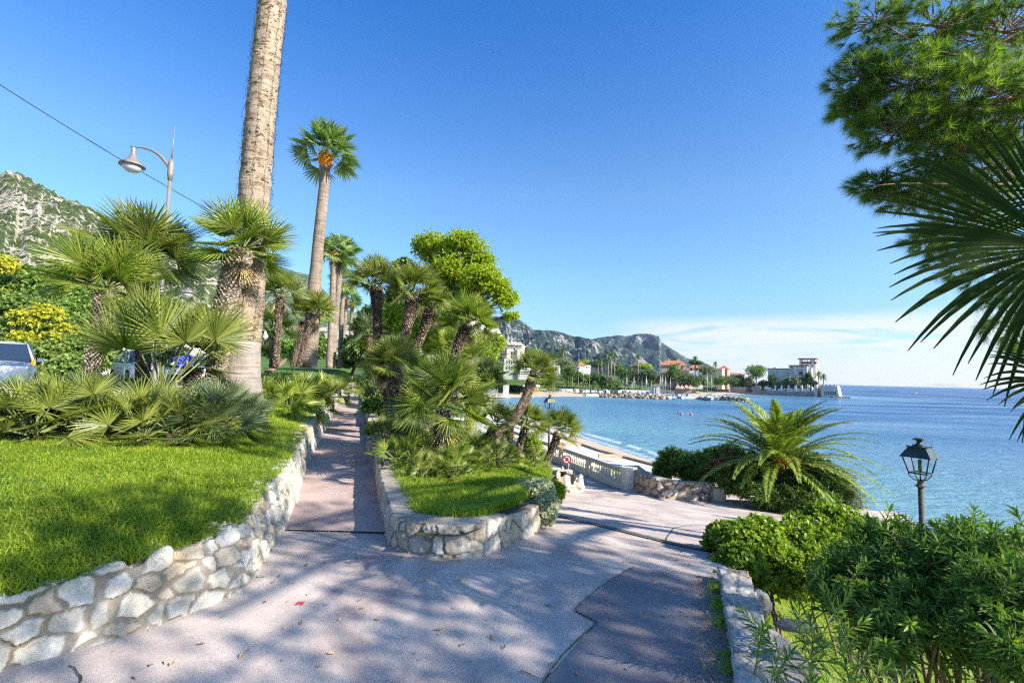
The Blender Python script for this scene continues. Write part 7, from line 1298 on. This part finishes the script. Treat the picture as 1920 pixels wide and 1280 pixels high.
for i in range(29):
    px = 1006+i*7.4+rg.normal(0, 0.8); Y = 227+(px-1000)*0.03; p = at(px, 734, Y); ci = int(pos[i]); farcar((p[0], p[1], -5.12), R(90)+rg.normal(0, 0.15), ci, f'{cn[ci]} car parked behind the far beach, {ordn[i]} from the beach hut')
# promenade lamp posts
for i, px in enumerate([1025, 1057, 1073, 1084, 1093, 1105]):
    b_ = at(px, 738, 231); m = MB(); H = at(px, [704, 712, 704, 706, 700, 708][i], b_[1])[2]; m.tube([(b_[0], b_[1], -5), (b_[0], b_[1], H)], [0.12, 0.08], 6); m.box((b_[0], b_[1], H), (0.7, 0.3, 0.12)); tag(m.build('lamp_post', Mlamp), f'{ordn[i]} slender pale lamp post from the left above the parked cars', 'lamp post', 'lamp posts along the far promenade')
# breakwaters
Mrk = mat('breakwater_rock', (0.15, 0.115, 0.09), (0.36, 0.29, 0.23), 0.7, 0.95, 0.5, 3, isl=True, bd=0.1)
def breakwater(name, pts, wd, ht, n, lab, seed):
    rng = np.random.default_rng(seed); P = np.array([at(px, py, Y) for px, py, Y in pts]); P[:, 2] = SEA; s, Q = arc(P, 0.5); m = MB()
    for i in range(n):
        q = Q[rng.integers(0, len(Q))]; u_ = rng.normal(0, 0.45); h = ht*max(0, 1-abs(u_))*rng.random()**0.5; r = 0.35+0.38*rng.random(); rock(m, (q[0]+rng.normal(0, .3), q[1]+u_*wd, SEA+h), (r, r*0.9, r*0.7), rng, 6)
    return tag(m.build(name, Mrk), lab, 'breakwater')
breakwater('rock_breakwater', [(1127, 745, 206), (1160, 745.5, 204), (1250, 747, 200)], 2.6, 1.6, 620, 'long low breakwater of tan rocks in front of the marina', 1)
breakwater('harbour_jetty', [(1352, 750, 205), (1375, 751, 200), (1401, 752, 196)], 2.4, 1.5, 380, 'shorter rock jetty jutting from the harbour mouth', 2)
f = Facade(1362, 212, R(-20)); m = MB(); f.box(m, 1362, 1384, 737.5, 748, 0, 4, zb=SEA); tag(m.build('jetty_slab', Mwhite), 'pale concrete slab on top of the harbour jetty', 'jetty')
# harbour hut
f = Facade(1222, 212, R(-10)); r_ = empty('harbour_hut', tuple(f.P(0, 0, SEA)), label='square white harbour office hut among the masts', cat='hut'); bchild('wall', Mwhite, r_, lambda m: (f.box(m, 1226, 1237, 723, 735, 0, 4, zb=SEA+.5), f.box(m, 1219, 1226, 725, 735, 1, 3, zb=SEA+.5))); bchild('roof', mat('hut_roof', (0.5, 0.3, 0.25)), r_, lambda m: f.box(m, 1225, 1238, 721.6, 723.1, -.5, 5)); bchild('door', mat('hut_door', (0.15, 0.3, 0.6)), r_, lambda m: f.box(m, 1229, 1230.6, 729, 735, -.06, .05))
f = Facade(1266, 226, R(-15)); r_ = empty('harbour_restaurant', tuple(f.P(0, 0, SEA)), label='low restaurant with red parasol roofs at the water edge', cat='building'); bchild('wall', mat('rest_wall', (0.35, 0.25, 0.2)), r_, lambda m: f.box(m, 1266, 1297, 729, 735, 2, 6, zb=SEA+.3))
for k in range(4): bchild('awning', mat('red_awning', (0.55, 0.28, 0.22), (0.62, 0.35, 0.28), 0.5), r_, lambda m: (lambda z, u_: m.add([f.P(u_-.1, -1, z-1.6), f.P(u_+2.2, -1, z-1.6), f.P(u_+2.2, 4, z-1.3), f.P(u_-.1, 4, z-1.3), f.P(u_+1, 1.5, z)], [[0, 3, 2, 1]]).more([[0, 1, 4], [1, 2, 4], [2, 3, 4], [3, 0, 4]]))(*f.z(1267+k*8, 720.5+(k % 2))))
# quay
m = MB(); a = at(1130, 742, 211); m.box((a[0]+23, 213.5, SEA+0.35), (60, 3, 1.5)); tag(m.build('quay', Mwhite), 'pale concrete quay behind the breakwater', 'quay')
# boats
Mhull = mat('hull_white', (0.42, 0.43, 0.44), rough=0.35, spec=0.6); Mdeckb = mat('boat_cover', (0.07, 0.13, 0.3), (0.12, 0.2, 0.4), 2); Mmast = mat('mast', (0.4, 0.4, 0.4), rough=0.4, metal=0.4)
def hull(m, L, W, H, mi=0):
    xs = np.linspace(-0.5, 0.5, 10)*L; hw = W/2*np.array([.75, .88, .97, 1, 1, .96, .86, .66, .36, .03]); zt = H*np.array([1, 1, 1, 1, 1.02, 1.05, 1.1, 1.17, 1.25, 1.33]); V = []
    for x, w_, z in zip(xs, hw, zt): V += [[x, -w_, z], [x, -w_*.85, z*.3], [x, 0, -0.2], [x, w_*.85, z*.3], [x, w_, z], [x, 0, z+.04]]
    i = np.arange(9)[:, None]*6; j = np.arange(6)[None]; m.add(V, np.stack([i+j, i+6+j, i+6+(j+1) % 6, i+(j+1) % 6], -1).reshape(-1, 4), mi, False); m.more([[5, 4, 3, 2, 1, 0]])
def sailboat(loc, rz, L, Hm_, lab, cover=True):
    r = empty('sailboat', loc, rz, lab, 'boat', 'boats moored in the harbour'); m = MB(); hull(m, L, L*.3, 1.0); m.build('hull', Mhull, r)
    m = MB(); m.box((0.05*L, 0, 1.2), (L*.38, L*.17, .5)); m.build('cabin', Mhull, r); m = MB(); m.tube([(0.08*L, 0, 1), (0.08*L, 0, Hm_)], [.10, .07], 6); m.tube([(0.08*L, 0, 2.0), (-0.36*L, 0, 1.9)], .06, 5)
    for a in ((0.49*L, 0), (-0.49*L, 0), (0.05*L, .14*L), (0.05*L, -.14*L)): m.tube([(a[0], a[1], 1.1), (0.08*L, 0, Hm_*.97)], .02, 3)
    m.box((0.08*L, 0, Hm_*.6), (.08, 1.6, .06)); m.build('mast', Mmast, r)
    if cover: m = MB(); m.tube([(0.04*L, 0, 2.15), (-0.34*L, 0, 2.05)], [.22, .16], 6); m.build('sail_cover', Mdeckb, r)
    return r
def motorboat(loc, rz, L, lab):
    r = empty('motorboat', loc, rz, lab, 'boat', 'boats moored in the harbour'); m = MB(); hull(m, L, L*.36, 1.0); m.build('hull', Mhull, r)
    m = MB(); m.hexa([[-.2*L, -.12*L, 1], [.22*L, -.1*L, 1], [.22*L, .1*L, 1], [-.2*L, .12*L, 1], [-.18*L, -.1*L, 1.9], [.08*L, -.09*L, 1.9], [.08*L, .09*L, 1.9], [-.18*L, .1*L, 1.9]]); m.build('cabin', Mhull, r)
    m = MB(); m.box((-.03*L, 0, 1.55), (.24*L, .225*L, .3)); m.build('windows', Mdarkw, r); m = MB(); m.box((-.36*L, 0, 1.12), (.24*L, .28*L, .16)); m.build('cover', Mdeckb, r); return r
SBs = [(1168, 741, 210, 708, 'first mast from the left in the marina'), (1176, 742, 209, 703, 'slim sailboat with a tall mast left in the marina'), (1185, 742, 210, 716, 'short masted sailboat near the quay'), (1190, 741, 212, 704, 'sailboat third of the left group'), (1204, 742, 209, 708, 'sailboat just right of the hedge end'), (1213, 742, 208, 703, 'sailboat left of the square hut'), (1221, 742, 209, 714, 'low masted sailboat beside the hut'), (1240, 743, 206, 702, 'tallest sailboat right of the square hut'), (1243, 743, 208, 701, 'sailboat whose mast doubles the tallest one'), (1249, 743, 207, 705, 'sailboat with raking stays right of the hut'), (1257, 743, 208, 707, 'rightmost masted sailboat of the marina'), (1325, 747, 203, 697, 'tall white sailboat at the harbour mouth'), (1333, 747, 206, 702, 'second mast at the harbour mouth'), (1366, 742, 214, 722, 'sailboat with a short mast behind the jetty')]
for i, (px, py, Y, pt, lab) in enumerate(SBs):
    p = at(px, py, Y); sailboat((p[0], p[1], SEA), R([80, 95, 70, 100][i % 4]) if px < 1300 else R(170+i*9), 8.5, at(px, pt, Y)[2]-SEA, lab, i % 2 == 0)
MBs = [(1172, 211, 'small motorboat behind the left end of the breakwater'), (1181, 212, 'motorboat next to the slim sailboat'), (1195, 210, 'motorboat in the middle of the left group'), (1208, 210, 'motorboat right of the hedge end'), (1217, 206, 'motorboat in front of the square hut'), (1226, 205, 'white motorboat close to the breakwater rocks'), (1234, 206, 'motorboat under the tallest mast'), (1253, 204, 'motorboat nearest the end of the breakwater'), (1262, 208, 'motorboat at the marina entrance'), (1271, 211, 'white cruiser moored off the restaurant'), (1281, 213, 'second cruiser moored off the restaurant'), (1291, 216, 'motorboat by the dark quay'), (1316, 209, 'white motorboat left of the harbour mouth mast'), (1330, 199, 'large white cruiser before the harbour jetty'), (1343, 206, 'cruiser between the mast and the jetty slab'), (1350, 211, 'small boat behind the jetty slab'), (1357, 207, 'boat with an open deck by the jetty')]
for i, (px, Y, lab) in enumerate(MBs):
    p = at(px, 745, Y); motorboat((p[0], p[1], SEA), R([85, 100, 175, 60, 110][i % 5]) if px < 1300 else R(165+i*7), 6.5 if px != 1330 else 10, lab)
# buoys
Mrb = mat('buoy_red', (0.7, 0.12, 0.08), rough=0.4)
for i, (px, py, mt, r, lab) in enumerate([(1278, 776.5, Mrb, .38, 'left of two red buoys floating in the bay'), (1296, 777, Mrb, .38, 'right of two red buoys floating in the bay'), (1271, 774.5, Mdarkw, .2, 'tiny dark float beside the red buoys'), (1717, 737, mat('buoy_yellow', (0.75, 0.6, 0.05)), 1.1, 'yellow buoy far out on the open sea')]):
    p = gp(px, py, SEA+.1); m = MB(); m.lathe([(0.0, -r*.5), (r*.7, -r*.45), (r, 0), (r*.8, r*.4), (r*.3, r*.7), (r*.2, r*1.3), (0.01, r*1.35)], tuple(p), 12); o = tag(m.build('buoy', mt), lab, 'buoy', 'buoys on the water')
# haze
m = MB(); m.box((0, 3000, 258), (9000, 7500, 536)); hz = m.build('haze', newmat('haze_air')[0])
mm = hz.data.materials[0]; t = mm.node_tree; pv = nn(t, 'ShaderNodeVolumePrincipled', {'Color': (0.55, 0.75, 1.0, 1), "Density": 0.00004, 'Anisotropy': 0.3}); t.links.new(pv.outputs[0], nn(t, 'ShaderNodeOutputMaterial').inputs['Volume']); tag(hz, kind='stuff')
# low clumps and tufts between the planter palms
for i, (px, py, Yd, r, lab) in enumerate([(800, 905, 6.9, 40, 'small fan clump at the grass edge below the big round palm'), (850, 915, 7.0, 36, 'small fan clump just left of the dark boulder'), (925, 895, 8.4, 36, 'pale fan clump right of the boulder'), (830, 850, 8.6, 48, 'fan clump hiding the base of the big round palm')]):
    fanclump(px, py, Yd, r, lab, 22, [LFfan, LFfanb][i % 2], 140+i, 20, zf=zsoil, lo=0.1, spread=0.25, stems=2)
